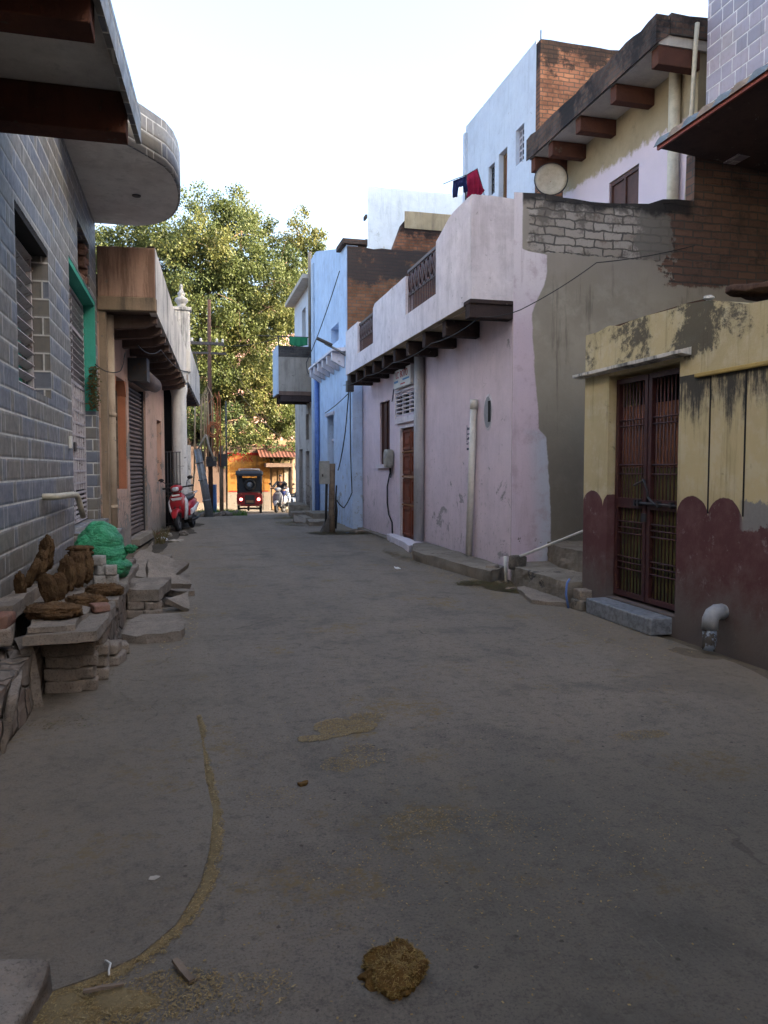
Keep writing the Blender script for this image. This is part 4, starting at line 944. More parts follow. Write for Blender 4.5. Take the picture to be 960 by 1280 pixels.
# ------------------------------------------------------------------ orange house with rolling shutter (left, beyond the tiled house)
OR = thing('orange_house', 'faded orange house with rolling shutter and a long whitewashed balcony parapet', 'house', (-1.28,12.46,0), None, -math.atan(.0954))
HL = 7.58
mb = MB(); wall(mb, 'x+', 0, .3, 0, HL, -.3, 3.95, holes=[(1.2,2.27,1.12,3.05),(2.52,4.55,.18,3.10),(6.2,6.98,1.18,2.62)])
mb.box(-6,-.302,0,.25,-.3,4.3); mb.box(-6,-.302,HL-.25,HL,-.3,4.3); mb.box(-6.2,-6.002,0,HL,-.3,4.3); mb.build('wall', M['salmon'], OR, local=True)
mb = MB(); mb.box(-6.2,-.01,0,HL,4.302,4.42); mb.build('roof', M['grey_cement'], OR, local=True)
mb = MB(); mb.box(-.29,-.25,1.2,2.27,1.12,3.05); w_ = mb.build('window', M['dark'], OR, local=True)
mb = MB(); mb.box(-.2485,-.02,2.262,2.2695,1.125,3.045); mb.prism([(2.27,3.05),(2.27,2.78),(2.10,3.05)], -.245, -.003, 'x'); mb.prism([(1.2,3.05),(1.37,3.05),(1.2,2.78)], -.245, -.003, 'x'); mb.build('window_reveal', M['salmon_deep'], w_, local=True)
mb = MB()
for y in (1.22,1.72,2.2): mb.box(-.19,-.15,y,y+.045,1.13,3.04)
for z in (1.13,2.3,2.99): mb.box(-.188,-.152,1.22,2.24,z,z+.05)
mb.build('window_frame', M['wood_old'], w_, local=True)
mb = MB(); mb.box(-.29,-.25,6.2,6.98,1.18,2.62); n_ = mb.build('wall_niche', M['salmon_deep'], OR, local=True)
# shutter: ribbed sheet, guide rails, roll box
mb = MB(); k = 34
for i in range(k):
    z0 = .30+i*(2.76/k); h = 2.76/k
    for a, b, xa, xb in ((0,.35,-.12,-.075),(.35,.7,-.075,-.075),(.7,1.0,-.075,-.12)):
        mb.face([(xa,2.58,z0+a*h),(xa,4.49,z0+a*h),(xb,4.49,z0+b*h),(xb,2.58,z0+b*h)])
mb.box(-.125,-.07,2.56,4.50,.22,.30); sh = mb.build('rolling_shutter', M['shutter'], OR, local=True)
mb = MB(); mb.box(-.13,-.04,2.523,2.58,.18,3.09); mb.box(-.13,-.04,4.49,4.547,.18,3.09); mb.build('guide_rail', M['iron_dark'], sh, local=True)
mb = MB(); mb.box(.003,.34,2.45,2.80,3.10,3.52); mb.box(.003,.12,2.80,4.55,3.12,3.48); mb.build('roll_box', M['iron_dark'], sh, local=True)
mb = MB(); mb.tube([(.18,2.8,3.26),(.18,4.6,3.24)], .15, 16); mb.build('roll_drum', M['shutter'], sh, local=True)
mb = MB(); mb.box(.0,.16,2.5,4.57,.05,.17); mb.build('shutter_sill', M['stone_step'], OR, local=True)
# balcony
def ez(y): return 3.93-.30*y/HL
def et(y): return 4.86-.41*y/HL
def ex(y): return .84-.28*y/HL
mb = MB(); mb.hexa([(.003,-.02,ez(0)),(ex(0)-.02,-.02,ez(0)),(ex(HL)-.02,HL,ez(HL)),(.003,HL,ez(HL))], [(.003,-.02,ez(0)+.14),(ex(0)-.02,-.02,ez(0)+.14),(ex(HL)-.02,HL,ez(HL)+.14),(.003,HL,ez(HL)+.14)])
mb.build('balcony_slab', M['brown_beam'], OR, local=True)
for i in range(10):
    y = .42+i*.76; mb = MB(); xo = ex(y)-.03; z = ez(y)
    mb.prism([(.002,z-.24),(xo*.75,z-.20),(xo,z-.13),(xo,z-.003),(.002,z-.003)], y, y+.13, 'y'); mb.build('bracket_beam', M['brown_beam'], OR, local=True, bevel=.006)
mb = MB(); K = 36
for i in range(K):
    a, b = HL*i/K, HL*(i+1)/K; ja, jb = .018*mn.noise(Vector((a*4,0,0))), .018*mn.noise(Vector((b*4,0,0)))
    ex0, ex1 = ex(a), ex(b)
    q0, q1, q2, q3 = (ex0,a,ez(a)-.03), (ex1,b,ez(b)-.03), (ex1,b,et(b)+jb), (ex0,a,et(a)+ja)
    mb.face([q0,q1,q2,q3]); t = .11
    mb.face([(ex1-t,b,ez(b)+.14),(ex0-t,a,ez(a)+.14),(ex0-t,a,et(a)+ja),(ex1-t,b,et(b)+jb)]); mb.face([q3,q2,(ex1-t,b,et(b)+jb),(ex0-t,a,et(a)+ja)])
    mb.face([q1,q0,(ex0-t,a,ez(a)-.03),(ex1-t,b,ez(b)-.03)])
a = HL; mb.face([(ex(a),a,ez(a)-.03),(ex(a)-.11,a,ez(a)-.03),(ex(a)-.11,a,et(a)),(ex(a),a,et(a))])
mb.build('balcony_parapet', M['old_white'], OR, local=True)
mb = MB(); mb.box(.0,ex(0)-.002,-.035,.08,4.085,4.83); mb.build('parapet_end', M['orange'], OR, local=True, bevel=.012)
mb = MB(); mb.box(-.005,ex(0)+.012,-.06,.09,3.88,4.083); mb.build('parapet_ledge', M['ledge'], OR, local=True, bevel=.015)
mb = MB(); mb.tube([(.10,.28,-.1),(.10,.28,3.86)], .072, 14)
for z in (.86,2.3): mb.tube([(.10,.28,z),(.10,.28,z+.06)], .084, 14)
mb.build('drain_pipe', M['pipe_old'], OR, local=True)
mb = MB(); mb.box(.002,.10,.0,.12,-.1,3.87); mb.build('corner_strip', M['ledge'], OR, local=True)

# white house with the finial post
WH = thing('white_house', 'weathered white house with a finial topped parapet post and round porch column', 'house', (-.75,23,0))
mb = MB(); wall(mb, 'x+', -.75, .3, 20.05, 27.2, -.6, 3.75, holes=[(20.1,21.6,0,2.9),(22.6,23.6,1.0,2.6),(24.6,25.6,0,2.4)]); mb.box(-7,-1.06,20.05,20.3,-.6,4.0); mb.box(-7,-1.06,26.9,27.2,-.6,4.0); mb.box(-7,-.8,20.05,27.2,4.0,4.15); mb.box(-7.2,-7.0,20.05,27.2,-.6,4.0)
mb.build('wall', M['old_white'], WH)
mb = MB(); mb.box(-1.04,-1.0,20.1,21.6,0,2.9); mb.box(-1.04,-1.0,24.6,25.6,0,2.4); mb.build('door', M['wood_shutter'], WH)
mb = MB(); mb.box(-1.04,-1.0,22.6,23.6,1.0,2.6); mb.build('window', M['dark'], WH)
mb = MB(); mb.hexa([(-.75,20.02,3.70),(.02,20.02,3.70),(.40,27.2,3.66),(-.75,27.2,3.66)], [(-.75,20.02,3.84),(.02,20.02,3.84),(.40,27.2,3.8),(-.75,27.2,3.8)]); mb.build('balcony_slab', M['brown_beam'], WH)
for i in range(9):
    y = 20.3+i*.76; xo = .02+.38*(y-20)/7.2-.02; mb = MB(); mb.prism([(-.748,3.5),(xo,3.55),(xo,3.696),(-.748,3.696)], y, y+.13, 'y'); mb.build('bracket_beam', M['brown_beam'], WH)
mb = MB(); mb.hexa([(-.06,20.03,3.66),(.04,20.03,3.66),(.43,27.2,3.62),(.33,27.2,3.62)], [(-.06,20.03,4.72),(.04,20.03,4.72),(.43,27.2,4.62),(.33,27.2,4.62)]); mb.build('balcony_parapet', M['old_white'], WH)
mb = MB(); mb.box(-.30,.10,20.0,20.36,3.9,5.42); mb.box(-.34,.14,19.97,20.39,5.42,5.50); mb.build('parapet_post', M['old_white'], WH, bevel=.015)
mb = MB(); mb.lathe([(.13,0),(.15,.03),(.09,.07),(.12,.12),(.17,.18),(.15,.24),(.07,.29),(.09,.33),(.10,.37),(.05,.42),(.03,.5),(.045,.53),(.015,.6)], (-.10,20.18,5.50), 16); mb.build('finial', M['finial_grey'], WH)
mb = MB(); mb.lathe([(.205,-.2),(.195,.3),(.19,1.5),(.185,3.3),(.20,3.4),(.215,3.45),(.215,3.695)], (-.20,20.3,0), 20); mb.build('porch_column', M['old_white_base'], WH)
mb = MB(); mb.box(-.02,.08,21.0,21.1,-.2,2.1); mb.build('gate_post', M['old_white_base'], WH)
mb = MB(); mb.box(-.75,-.36,20.75,20.85,-.3,3.69); mb.build('porch_dark_panel', M['dark'], WH)  # near-black panel paints the dark of the gap behind the column
# iron grille between the two houses
mb = MB()
for k in range(8): mb.tube([(-.72+k*.075,20.03,.0),(-.72+k*.075,20.03,1.9)], .012, 6)
for z in (.1,.8,1.1,1.9): mb.tube([(-.74,20.03,z),(-.17,20.03,z)], .012, 6)
for k in range(3):
    for z in (.95,):
        mb.tube([(-.66+k*.19+.07*math.cos(a*PI/6),20.02,z+.07*math.sin(a*PI/6)) for a in range(12)], .009, 5, closed=True)
ir = mb.build('iron_gate', M['iron_dark']); tag(ir, 'narrow dark iron gate between the orange house and the white column', 'gate')

# overhead cables on the left
def cable(name, label, pts, sag, r, mat, n=14, cat='cable'):
    mb = MB(); out_ = []
    for a, b in zip(pts, pts[1:]):
        a, b = Vector(a), Vector(b)
        for i in range(n): t = i/n; p = a.lerp(b, t); p.z -= sag*4*t*(1-t); out_.append(p)
    out_.append(Vector(pts[-1])); mb.tube(out_, r, 6)
    return tag(mb.build(name, M[mat]), label, cat)
cable('cable', 'thin cable strung from the green doorway under the orange balcony brackets', [(-1.28,11.9,3.0),(-1.02,12.85,3.02),(-.95,13.1,3.35)], .06, .008, 'cable')
cable('cable', 'thin cable slung along the face of the white balcony parapet', [(-.75,12.9,3.45),(-.42,13.7,3.50),(.02,19.9,3.9),(.36,26.5,4.0),(.72,28.0,4.2)], .10, .009, 'cable')

# litter and drain by the scooter
patch('mud', 'dark wet mud patch around the drain under the red scooter', [(-.45,17.6,.33,2.6,-.05),(-.2,18.8,.45,1.4,0),(-.55,15.2,.18,1.3,0),(.05,20.9,.4,.9,.2)], M['mud'], .008, seed=2)
def litter(label, x, y, s, mat, seed, cat='litter', flat=.45):
    mb = MB()
    def fn(d, p):
        return p*(1+.45*mn.noise(d*2.3+Vector((seed,2,1)))+.2*mn.noise(d*6+Vector((seed,5,1))))
    mb.ball((0,0,0), (s,s*.8,s*flat), 16, 10, False, fn); o = mb.build('litter', M[mat], base=(0,0,-s*flat*.6)); o.location = (x, y, gz(y)-.005); tag(o, label, cat); return o
litter('crumpled pale wrapper thrown by the wall before the red scooter', -.50, 17.3, .15, 'pale_panel', 3)
litter('reddish cloth scrap lying against the foot of the orange wall', -.62, 17.5, .12, 'cloth_crimson', 8)
litter('grey plastic bag lying in the drain mud', -.55, 16.4, .12, 'silver_plastic', 5)
litter('white plastic sheet lying flat on the mud before the red scooter', -.27, 16.2, .16, 'pale_panel', 12, flat=.18)
litter('round grey stone by the front wheel of the red scooter', -.12, 17.6, .10, 'rubble', 15, 'stone', .7)
litter('black plastic heap beside the square cement block', -.62, 12.1, .16, 'black_canvas', 19, flat=.4)
rr = random.Random(3); mb = MB(); tn = []
for k in range(160):
    x = -.66+rr.random()*.2; y = 15.6+rr.random()*1.7; h = .10+rr.random()*.2; a = rr.random()*6.28; lx, ly = math.cos(a)*h*.5, math.sin(a)*h*.5
    mb.face([(x-.008,y,0),(x+.008,y,0),(x+lx,y+ly,h)]); tn.append(rr.random())
o = mb.build('weeds', M['dry_leaf'], weld=False); tag(o, 'dry weeds growing along the foot of the orange wall', kind='stuff'); at = o.data.attributes.new('tone','FLOAT','FACE')
for i, t in enumerate(tn): at.data[i].value = t
M['pipe_stain'] = plaster('stained_pipe', (.30,.36,.45), (.2,.23,.28), grey=(.10,.09,.08), peel=.8, bump=.003)
M['pipe_wash'] = plaster('washed_pipe', (.44,.44,.46), (.36,.37,.39), peel=.2, streak=.3, streak_c=(.25,.25,.26), bump=.004)
M['pipe_pinkish'] = plaster('pinkish_pipe', (.46,.40,.42), (.38,.33,.35), peel=.2, bump=.004)
# ------------------------------------------------------------------ yellow house (right, near)
XR = 4.20
YH = thing('yellow_house', 'low stained yellow house with maroon scalloped dado and an iron grille gate', 'house', (XR, 5.5, 0))
def ytop(s): return min(2.93, 2.74+.19*max(0, min(1,(s-4.9)/1.0))) + .035*mn.noise(Vector((s*3,0,0))) + .02*mn.noise(Vector((s*11,0,3)))
mb = MB(); wall(mb, 'x-', XR, .36, 2.0, 7.62, -.1, 2.93, holes=[(5.955,7.13,.17,2.44)], top=ytop); mb.build('wall', M['yellow'], YH)
mb = MB()
for y in (5.535, 5.115, 4.695): mb.box(XR-.004, XR+.004, y-.008, y+.008, 1.12, 2.255)
mb.build('groove', M['dark'], YH)
mb = MB(); mb.box(XR-.03, XR-.002, 2.0, 5.72, 2.262, 2.30); mb.build('moulding', M['yellow_plain'], YH, bevel=.01)
mb = MB(); mb.box(XR+.363, 7.4, 7.38, 7.62, -.1, 2.7); mb.box(XR+.363, 7.4, 2.0, 2.25, -.1, 2.7); mb.box(7.402, 7.6, 2.0, 7.62, -.1, 2.7); mb.build('rear_wall', M['grey_cement'], YH)
def rtop(x, y): return 2.72+.05*mn.noise(Vector((x*2,y*2,0)))
mb = MB()
for i in range(8):
    for j in range(14):
        x0, x1 = XR+.02+i*.42, XR+.02+(i+1)*.42; y0, y1 = 2.05+j*.395, 2.05+(j+1)*.395
        mb.face([(x0,y0,rtop(x0,y0)),(x1,y0,rtop(x1,y0)),(x1,y1,rtop(x1,y1)),(x0,y1,rtop(x0,y1))])
mb.box(XR+.362, 7.4, 2.26, 7.37, 2.55, 2.62); mb.build('roof', M['grey_cement'], YH)
# rusty sheets along the parapet
mb = MB(); 
mb.hexa([(XR+.06,5.95,2.93),(XR+.34,5.95,3.0),(XR+.34,7.35,3.0),(XR+.06,7.35,2.945)], [(XR+.06,5.95,2.945),(XR+.34,5.95,3.015),(XR+.34,7.35,3.015),(XR+.06,7.35,2.96)])
o = mb.build('rusty_sheet', M['rust_plate']); tag(o, 'long rusty sheet lying along the parapet above the iron gate', 'metal sheet')
o = put_mesh('broken_tile', rough_mesh('broken_tile', (.4,.5,.05), M['rust_plate'], 3, .03, .2), (XR+.35,5.35,2.90), (.1,.1,.2), 'broken rusty slab lying on the yellow parapet near the corner', 'slab')
o = put_mesh('broken_tile', rough_mesh('broken_tile', (.3,.4,.06), M['brick_red_dusty'], 5, .03, .2), (XR+.45,4.85,2.76), (.0,.1,.9), 'reddish brick slab lying on the lower end of the yellow parapet', 'slab')
litter('white paper scrap caught on the yellow parapet corner', XR+.10, 5.72, .045, 'sign_white', 4).location.z = 2.93
# door hood
mb = MB(); K = 14
for i in range(K):
    a, b = 5.80+i*(7.72-5.80)/K, 5.80+(i+1)*(7.72-5.80)/K; ja, jb = .012*mn.noise(Vector((a*5,0,2))), .012*mn.noise(Vector((b*5,0,2)))
    mb.hexa([(XR-.10,a,2.485+ja),(XR-.001,a,2.47),(XR-.001,b,2.47),(XR-.10,b,2.485+jb)], [(XR-.10,a,2.515+ja),(XR-.001,a,2.54),(XR-.001,b,2.54),(XR-.10,b,2.515+jb)])
mb.build('door_hood', M['old_white'], YH)
# gate in the recess
mb = MB(); mb.box(XR+.364, XR+.40, 5.9, 7.2, .1, 2.5); mb.build('inner_door', M['dark'], YH)
GA = thing('iron_gate', 'maroon iron grille double gate with sliding bolt in the yellow wall', 'gate', (XR+.10, 6.54, .17))
gx = XR+.10
def leaf(a, b):
    mb = MB(); q = .022
    for y in (a, b-.05): mb.box(gx-q, gx+q, y, y+.05, .20, 2.40)
    for z in (.20, 1.10, 2.35): mb.box(gx-q+.001, gx+q-.001, a+.05, b-.05, z, z+(.05 if z != 1.10 else .10))
    lf = mb.build('gate_leaf', M['maroon_iron'], GA)
    n = 8
    for i in range(1, n): mb = MB(); y = a+.05+(b-a-.1)*i/n; mb.tube([(gx,y,.25),(gx,y,2.35)], .0075, 6); mb.build('upright_bar', M['maroon_iron'], lf)
    for z in (.48,.545,.60,.84,.90,.96,1.44,1.53,1.92,1.98): mb = MB(); mb.tube([(gx-.004,a+.05,z),(gx-.004,b-.05,z)], .0085, 6); mb.build('cross_bar', M['maroon_iron'], lf)
    mb = MB(); mb.box(gx+.028, gx+.034, a+.03, b-.03, .24, 1.50); mb.build('lower_panel', M['gate_panel'], lf)
    mb = MB(); mb.box(gx+.028, gx+.034, a+.03, b-.03, 1.505, 2.12); mb.build('upper_panel', M['red_wood'], lf)
    return lf
def gate_panel():
    g = G('faded_painted_board', .7, .3)
    u, v, _ = g.xyz()[:3]; n = g.noise(1.0, 5, .7, st=(1, 26, .8)); f = g.noise(7, 5, .7, off=3)
    col = g.mix(g.ramp(n, .4, .6), (.16,.12,.035), (.085,.10,.045)); col = g.mix(g.ramp(f, .5, .7, 0, .8), col, (.05,.045,.04))
    return g.done(col)
M['gate_panel'] = gate_panel()
leaf(5.985, 6.535); leaf(6.555, 7.11)
mb = MB(); mb.tube([(gx-.045,6.02,1.155),(gx-.045,6.70,1.16)], .014, 8)
for y in (6.1,6.3,6.62,6.68): mb.box(gx-.065, gx-.02, y, y+.03, 1.13, 1.19)
mb.tube([(gx-.04,6.5,1.17),(gx-.05,6.49,1.27),(gx-.06,6.52,1.36),(gx-.05,6.57,1.39)], .010, 8); mb.tube([(gx-.04,6.56,1.38),(gx-.05,6.72,1.33)], .012, 8)
mb.tube([(gx-.045,6.28,1.15),(gx-.06,6.36,1.16),(gx-.06,6.46,1.22)], .011, 8)
mb.box(gx-.04, gx-.024, 6.53, 6.60, .98, 1.06)
mb.build('sliding_bolt', M['iron_dark'], GA)
mb = MB(); mb.box(XR-.22, XR+.30, 5.99, 7.14, .0, .155); gs = mb.build('granite_step', M['granite'], bevel=.012); tag(gs, 'speckled grey granite step under the maroon grille gate', 'step')
# drain elbow
DP = thing('drain_elbow', 'short grey drain pipe elbow sticking out of the maroon wall over the road', 'pipe', (XR-.13, 5.30, .02))
mb = MB(); mb.tube([(XR+.05,5.30,.34),(XR-.05,5.30,.34)], .056, 16); mb.tube([(XR-.02,5.30,.34),(XR-.075,5.30,.338),(XR-.11,5.30,.32),(XR-.13,5.30,.28),(XR-.133,5.30,.20)], .064, 18); mb.build('elbow', M['pipe_grey'], DP)
mb = MB(); mb.tube([(XR-.133,5.30,.215),(XR-.135,5.30,.10),(XR-.143,5.30,.03)], [.055,.055,.05], 18); mb.build('spout', M['pipe_stain'], DP)
patch('mud', 'brown damp stain on the road under the drain elbow', [(3.95,5.35,.16,.30,.2)], M['soil'], .005, seed=5)
# cement blocks at the gate corner
put_mesh('cement_block', rough_mesh('cement_block', (.15,.19,.115), M['stone_step'], 33, .012, .25), (4.03,7.32,-.005), (0,0,.1), 'worn cement block at the yellow house corner, under another one', 'block')
put_mesh('cement_block', rough_mesh('cement_block', (.14,.18,.105), M['brick_dusty'], 35, .012, .2), (4.05,7.33,.11), (0,0,-.08), 'worn cement block at the yellow house corner, resting on another one', 'block')
mb = MB(); mb.tube([(3.98,7.50,.30),(3.93,7.46,.26),(3.91,7.44,.15),(3.93,7.42,.0)], .012, 8); tag(mb.build('hose', M['pipe_blue']), 'short dark blue hose bent down beside the cement blocks', 'hose')

# ------------------------------------------------------------------ steps between the yellow house and the pink house
ST = thing('stone_steps', 'rough cement steps climbing between the pink house and the yellow house', 'steps', (4.5, 8.5, 0))
def step(poly, z0, z1, seed):
    mb = MB(); mb.prism(poly, z0, z1); o = mb.build('step', M['stone_step'], ST)
    s_ = o.modifiers.new('sub','SUBSURF'); s_.subdivision_type = 'SIMPLE'; s_.levels = s_.render_levels = 4
    d_ = o.modifiers.new('dis','DISPLACE'); d_.texture = tx; d_.strength = .05; d_.mid_level = .5; d_.texture_coords = 'GLOBAL'
step([(4.03,7.85),(4.05,7.66),(6.0,7.66),(6.0,9.53),(4.2,9.53),(4.02,9.0)], -.05, .24, 1)
step([(4.60,7.67),(6.0,7.67),(6.0,9.53),(4.72,9.53),(4.55,8.8)], .20, .50, 2)
step([(5.2,7.68),(6.0,7.68),(6.0,9.53),(5.3,9.53)], .46, .78, 3)
slab('broken_slab', 'thin broken cement slab lying on the road below the stone steps', [(3.66,7.75),(3.98,7.42),(4.03,7.9),(4.0,8.7),(3.86,8.6)], 0.0, .045, seed=19, amp=.015)
mb = MB(); mb.tube([(4.10,9.05,.37),(4.86,8.85,.69),(4.95,8.83,.73)], .016, 10); tag(mb.build('white_pipe', M['pipe_white']), 'thin white plastic pipe lying aslant across the stone steps', 'pipe')
mb = MB(); mb.tube([(4.035,9.34,.0),(4.03,9.35,.34)], .022, 10); tag(mb.build('white_pipe', M['pipe_white']), 'short white pipe stub standing at the pink house corner', 'pipe')
put_mesh('stone', rough_mesh('stone', (.18,.16,.17), M['rubble'], 37, .02, .35), (4.10,9.12,.20), (0,0,.4), 'grey stone wedged on the lowest step at the pink corner', 'stone')
put_mesh('stone', rough_mesh('stone', (.17,.15,.19), M['brick_dusty'], 39, .02, .35), (3.98,9.68,.0), (0,0,.9), 'upright rounded stone at the end of the pink house plinth', 'stone')
litter('dry leaf litter heap against the lowest stone step', 3.86, 8.75, .10, 'wood_old', 31, flat=.2)

# ------------------------------------------------------------------ pink house
PH = thing('pink_house', 'pink limewashed house with a red door and a whitish roof terrace parapet', 'house', (XR, 14, 0))
PY0, PY1 = 9.562, 19.3
mb = MB(); wall(mb, 'x-', XR, .35, PY0, PY1, -.15, 3.85, holes=[(13.87,15.2,.02,2.36),(15.98,16.85,1.58,2.96),(13.95,15.45,2.56,3.0)])
mb.build('wall', M['pink'], PH)
mb = MB()
# raised oval rim; grey disc and dark slot paint the niche's shade
for a in range(24):
    t0, t1 = 2*PI*a/24, 2*PI*(a+1)/24; c = (10.40, 2.30); r1 = (.15,.225)
    p0 = (XR-.012, c[0]+r1[0]*math.cos(t0), c[1]+r1[1]*math.sin(t0)); p1 = (XR-.012, c[0]+r1[0]*math.cos(t1), c[1]+r1[1]*math.sin(t1))
    q0 = (XR-.002, c[0]+r1[0]*1.22*math.cos(t0), c[1]+r1[1]*1.18*math.sin(t0)); q1 = (XR-.002, c[0]+r1[0]*1.22*math.cos(t1), c[1]+r1[1]*1.18*math.sin(t1))
    mb.face([q0,p0,p1,q1], smooth=True)
ov = mb.build('oval_vent', M['pink_white'], PH)
mb = MB(); mb.lathe([(1,0),(1,.004)], (0,0,0), 24); 
for v in mb.v: x_, y_, z_ = v; v.x, v.y, v.z = XR-.006-z_, 10.40+x_*.15, 2.30+y_*.225
mb.build('painted_vent_shade', M['pipe_grey'], ov)
mb = MB(); mb.box(XR-.016, XR-.0065, 10.29, 10.38, 2.16, 2.46); mb.build('painted_vent_slot', M['dark'], ov)
# gable wall toward the camera
def gtop(s): return 5.10 + (.12*max(0, min(1,(s-6.15)/.35))) + 0 + .03*mn.noise(Vector((s*4,0,7))) + .05*mn.noise(Vector((s*1.2,3,7)))
mb = MB(); wall(mb, 'y-', 9.55, .008, XR-.003, 11.5, -.1, 5.1, top=gtop); mb.build('gable_wall', M['gable'], PH)
mb = MB(); mb.box(XR+.36, 11.5, 9.56, 9.84, -.1, 5.06); mb.build('gable_backing', M['grey_cement'], PH)
mb = MB(); mb.box(6.90, 11.5, 9.548, 9.74, 5.02, 5.9); mb.build('brick_upstand', M['gable'], PH)
mb = MB(); mb.box(XR+.36, 10.5, 9.86, PY1, 3.6, 3.8); mb.build('terrace_floor', M['grey_cement'], PH); mb = MB(); mb.box(10.5,10.8,9.86,PY1,-.1,3.8); mb.box(XR+.36,10.5,PY1-.25,PY1,-.1,3.59); mb.build('rear_wall', M['grey_cement'], PH)
# terrace parapet, carried out on beams
def ptop(s):
    z = 5.03 if s < 10.35 else (5.03-.19*(s-10.35)/.65 if s < 11.0 else (4.84 if s < 12.66 else (4.73 if s < 15.0 else 4.66)))
    return z+.012*mn.noise(Vector((s*6,0,0)))
PX = 3.60
mb = MB(); wall(mb, 'x-', PX, .13, 9.55, 17.75, 3.66, 5.03, holes=[(11.02,12.66,4.08,5.03),(15.02,16.46,3.98,5.03)], top=ptop)
mb.build('terrace_parapet', M['pink_white'], PH)
mb = MB(); mb.prism([(PX+.004,3.67),(XR-.004,3.67),(XR-.004,5.02),(PX+.3,5.035),(PX+.004,5.03)], 9.545, 9.66, 'y'); mb.build('parapet_return', M['pink_white'], PH)
mb = MB(); mb.box(PX+.02, XR-.002, 9.70, 17.75, 3.665, 3.74); mb.build('balcony_slab', M['cream_plaster'], PH)
for i, y in enumerate([9.56,10.75,11.75,12.7,13.55,14.4,15.2,16.0,16.8,17.5]):
    mb = MB(); mb.box(PX+.0+.065, XR-.002, y, y+.16, 3.42, 3.655) if i else mb.box(PX-.012, XR-.002, y-.012, y+.17, 3.46, 3.655); mb.build('beam', M['black_beam'], PH, bevel=.012)
mb = MB(); mb.box(PX-.02, XR-.01, 9.525, 9.78, 3.64, 3.70); mb.build('beam_cap', M['black_beam'], PH, bevel=.012)
# terrace railings
def railing(y0, y1, z0, z1):
    fr = MB(); fr.box(PX+.03, PX+.09, y0, y1, z1-.05, z1); fr.box(PX+.04, PX+.08, y0, y1, z0+.003, z0+.03); h = z1-z0
    fr.box(PX+.045, PX+.075, y0, y1, z0+h*.42, z0+h*.42+.02); rl = fr.build('terrace_railing', M['maroon_iron'], PH)
    mb = MB(); n = int((y1-y0)/.09)
    for i in range(n+1): y = y0+(y1-y0)*i/n; mb.box(PX+.05, PX+.066, y-.008, y+.008, z0+.03, z0+h*.42)
    mb.build('baluster', M['maroon_iron'], rl)
    mb = MB(); k = int((y1-y0)/.19)
    for i in range(k):
        yc = y0+(y1-y0)*(i+.5)/k; zc = z0+h*.69; r = (h*.25, (y1-y0)/k*.46)
        pts = [(PX+.058, yc+r[1]*math.cos(a*PI/8), zc+r[0]*math.sin(a*PI/8)) for a in range(16)]; mb.tube(pts, .018, 6, closed=True)
        mb.tube([(PX+.058,yc-r[1],zc-r[0]*1.1),(PX+.058,yc+r[1],zc+r[0]*1.1)], .016, 6); mb.tube([(PX+.058,yc+r[1],zc-r[0]*1.1),(PX+.058,yc-r[1],zc+r[0]*1.1)], .016, 6)
        mb.box(PX+.048, PX+.068, yc-(y1-y0)/k*.5-.01, yc-(y1-y0)/k*.5+.01, z0+h*.42, z1-.05)
    mb.build('scroll_panel', M['maroon_iron'], rl)
railing(11.03, 12.65, 4.08, 4.82); railing(15.03, 16.45, 3.98, 4.62)
# red double door
DD = MB(); DD.box(XR+.07, XR+.11, 13.87, 15.2, .02, 2.36); dd = DD.build('double_door', M['door_wood'], PH)
mb = MB()
for (a, b) in ((13.95,14.50),(14.56,15.12)):
    for z0, z1 in ((.14,.72),(.80,1.28),(1.38,1.78),(1.86,2.26)):
        mb.box(XR+.045, XR+.069, a, a+.05, z0, z1); mb.box(XR+.045, XR+.069, b-.05, b, z0, z1); mb.box(XR+.046, XR+.069, a+.05, b-.05, z0, z0+.05); mb.box(XR+.046, XR+.069, a+.05, b-.05, z1-.05, z1)
        mb.box(XR+.052, XR+.069, a+.12, b-.12, z0+.12, z1-.12)
mb.build('door_panel', M['door_wood'], dd, bevel=.006)
mb = MB(); mb.tube([(XR+.035,14.1,1.31),(XR+.035,14.95,1.31)], .022, 8)
for y in [13.98+i*.1 for i in range(12)]:
    for z in (.76,1.33,1.82): mb.ball((XR+.042,y,z), .022, 8, 6)
mb.build('door_hardware', M['door_trim'], dd)
mb = MB(); mb.box(XR-.004, XR+.067, 15.14, 15.198, .03, 2.35); mb.box(XR-.004, XR+.067, 13.872, 13.93, .03, 2.35); mb.box(XR-.003, XR+.067, 13.93, 15.14, 2.30, 2.357); mb.build('door_frame', M['pink_white'], dd)
# vent over the door
VB = MB(); VB.box(XR+.1, XR+.13, 13.95, 15.45, 2.56, 3.0); vb = VB.build('door_vent', M['dark'], PH)
mb = MB()
for i in range(6): z = 2.56+i*.08; mb.box(XR-.01, XR+.06, 13.96, 15.44, z, z+.018)
for y in (13.96,14.43,14.93,15.42): mb.box(XR-.006, XR+.055, y, y+.03, 2.562, 2.998)
mb.build('vent_slat', M['pink_white'], vb)
mb = MB(); mb.box(XR-.03, XR-.002, 13.88, 15.5, 3.03, 3.075); mb.box(XR-.025, XR-.002, 15.46, 15.5, 2.4, 3.03); mb.box(XR-.05, XR-.002, 13.88, 15.35, 2.40, 2.52); mb.build('vent_hood', M['pink_white'], PH)
# window
WB = MB(); WB.box(XR+.07, XR+.11, 15.98, 16.85, 1.58, 2.96); wb = WB.build('window', M['wood_shutter'], PH)
mb = MB(); mb.box(XR-.05, XR-.002, 15.85, 17.0, 1.50, 1.577); mb.build('window_sill', M['pink_white'], wb)
mb = MB()
for y in (15.99,16.4,16.8): mb.box(XR+.04, XR+.069, y, y+.05, 1.59, 2.95)
mb.build('window_frame', M['wood_shutter'], wb)
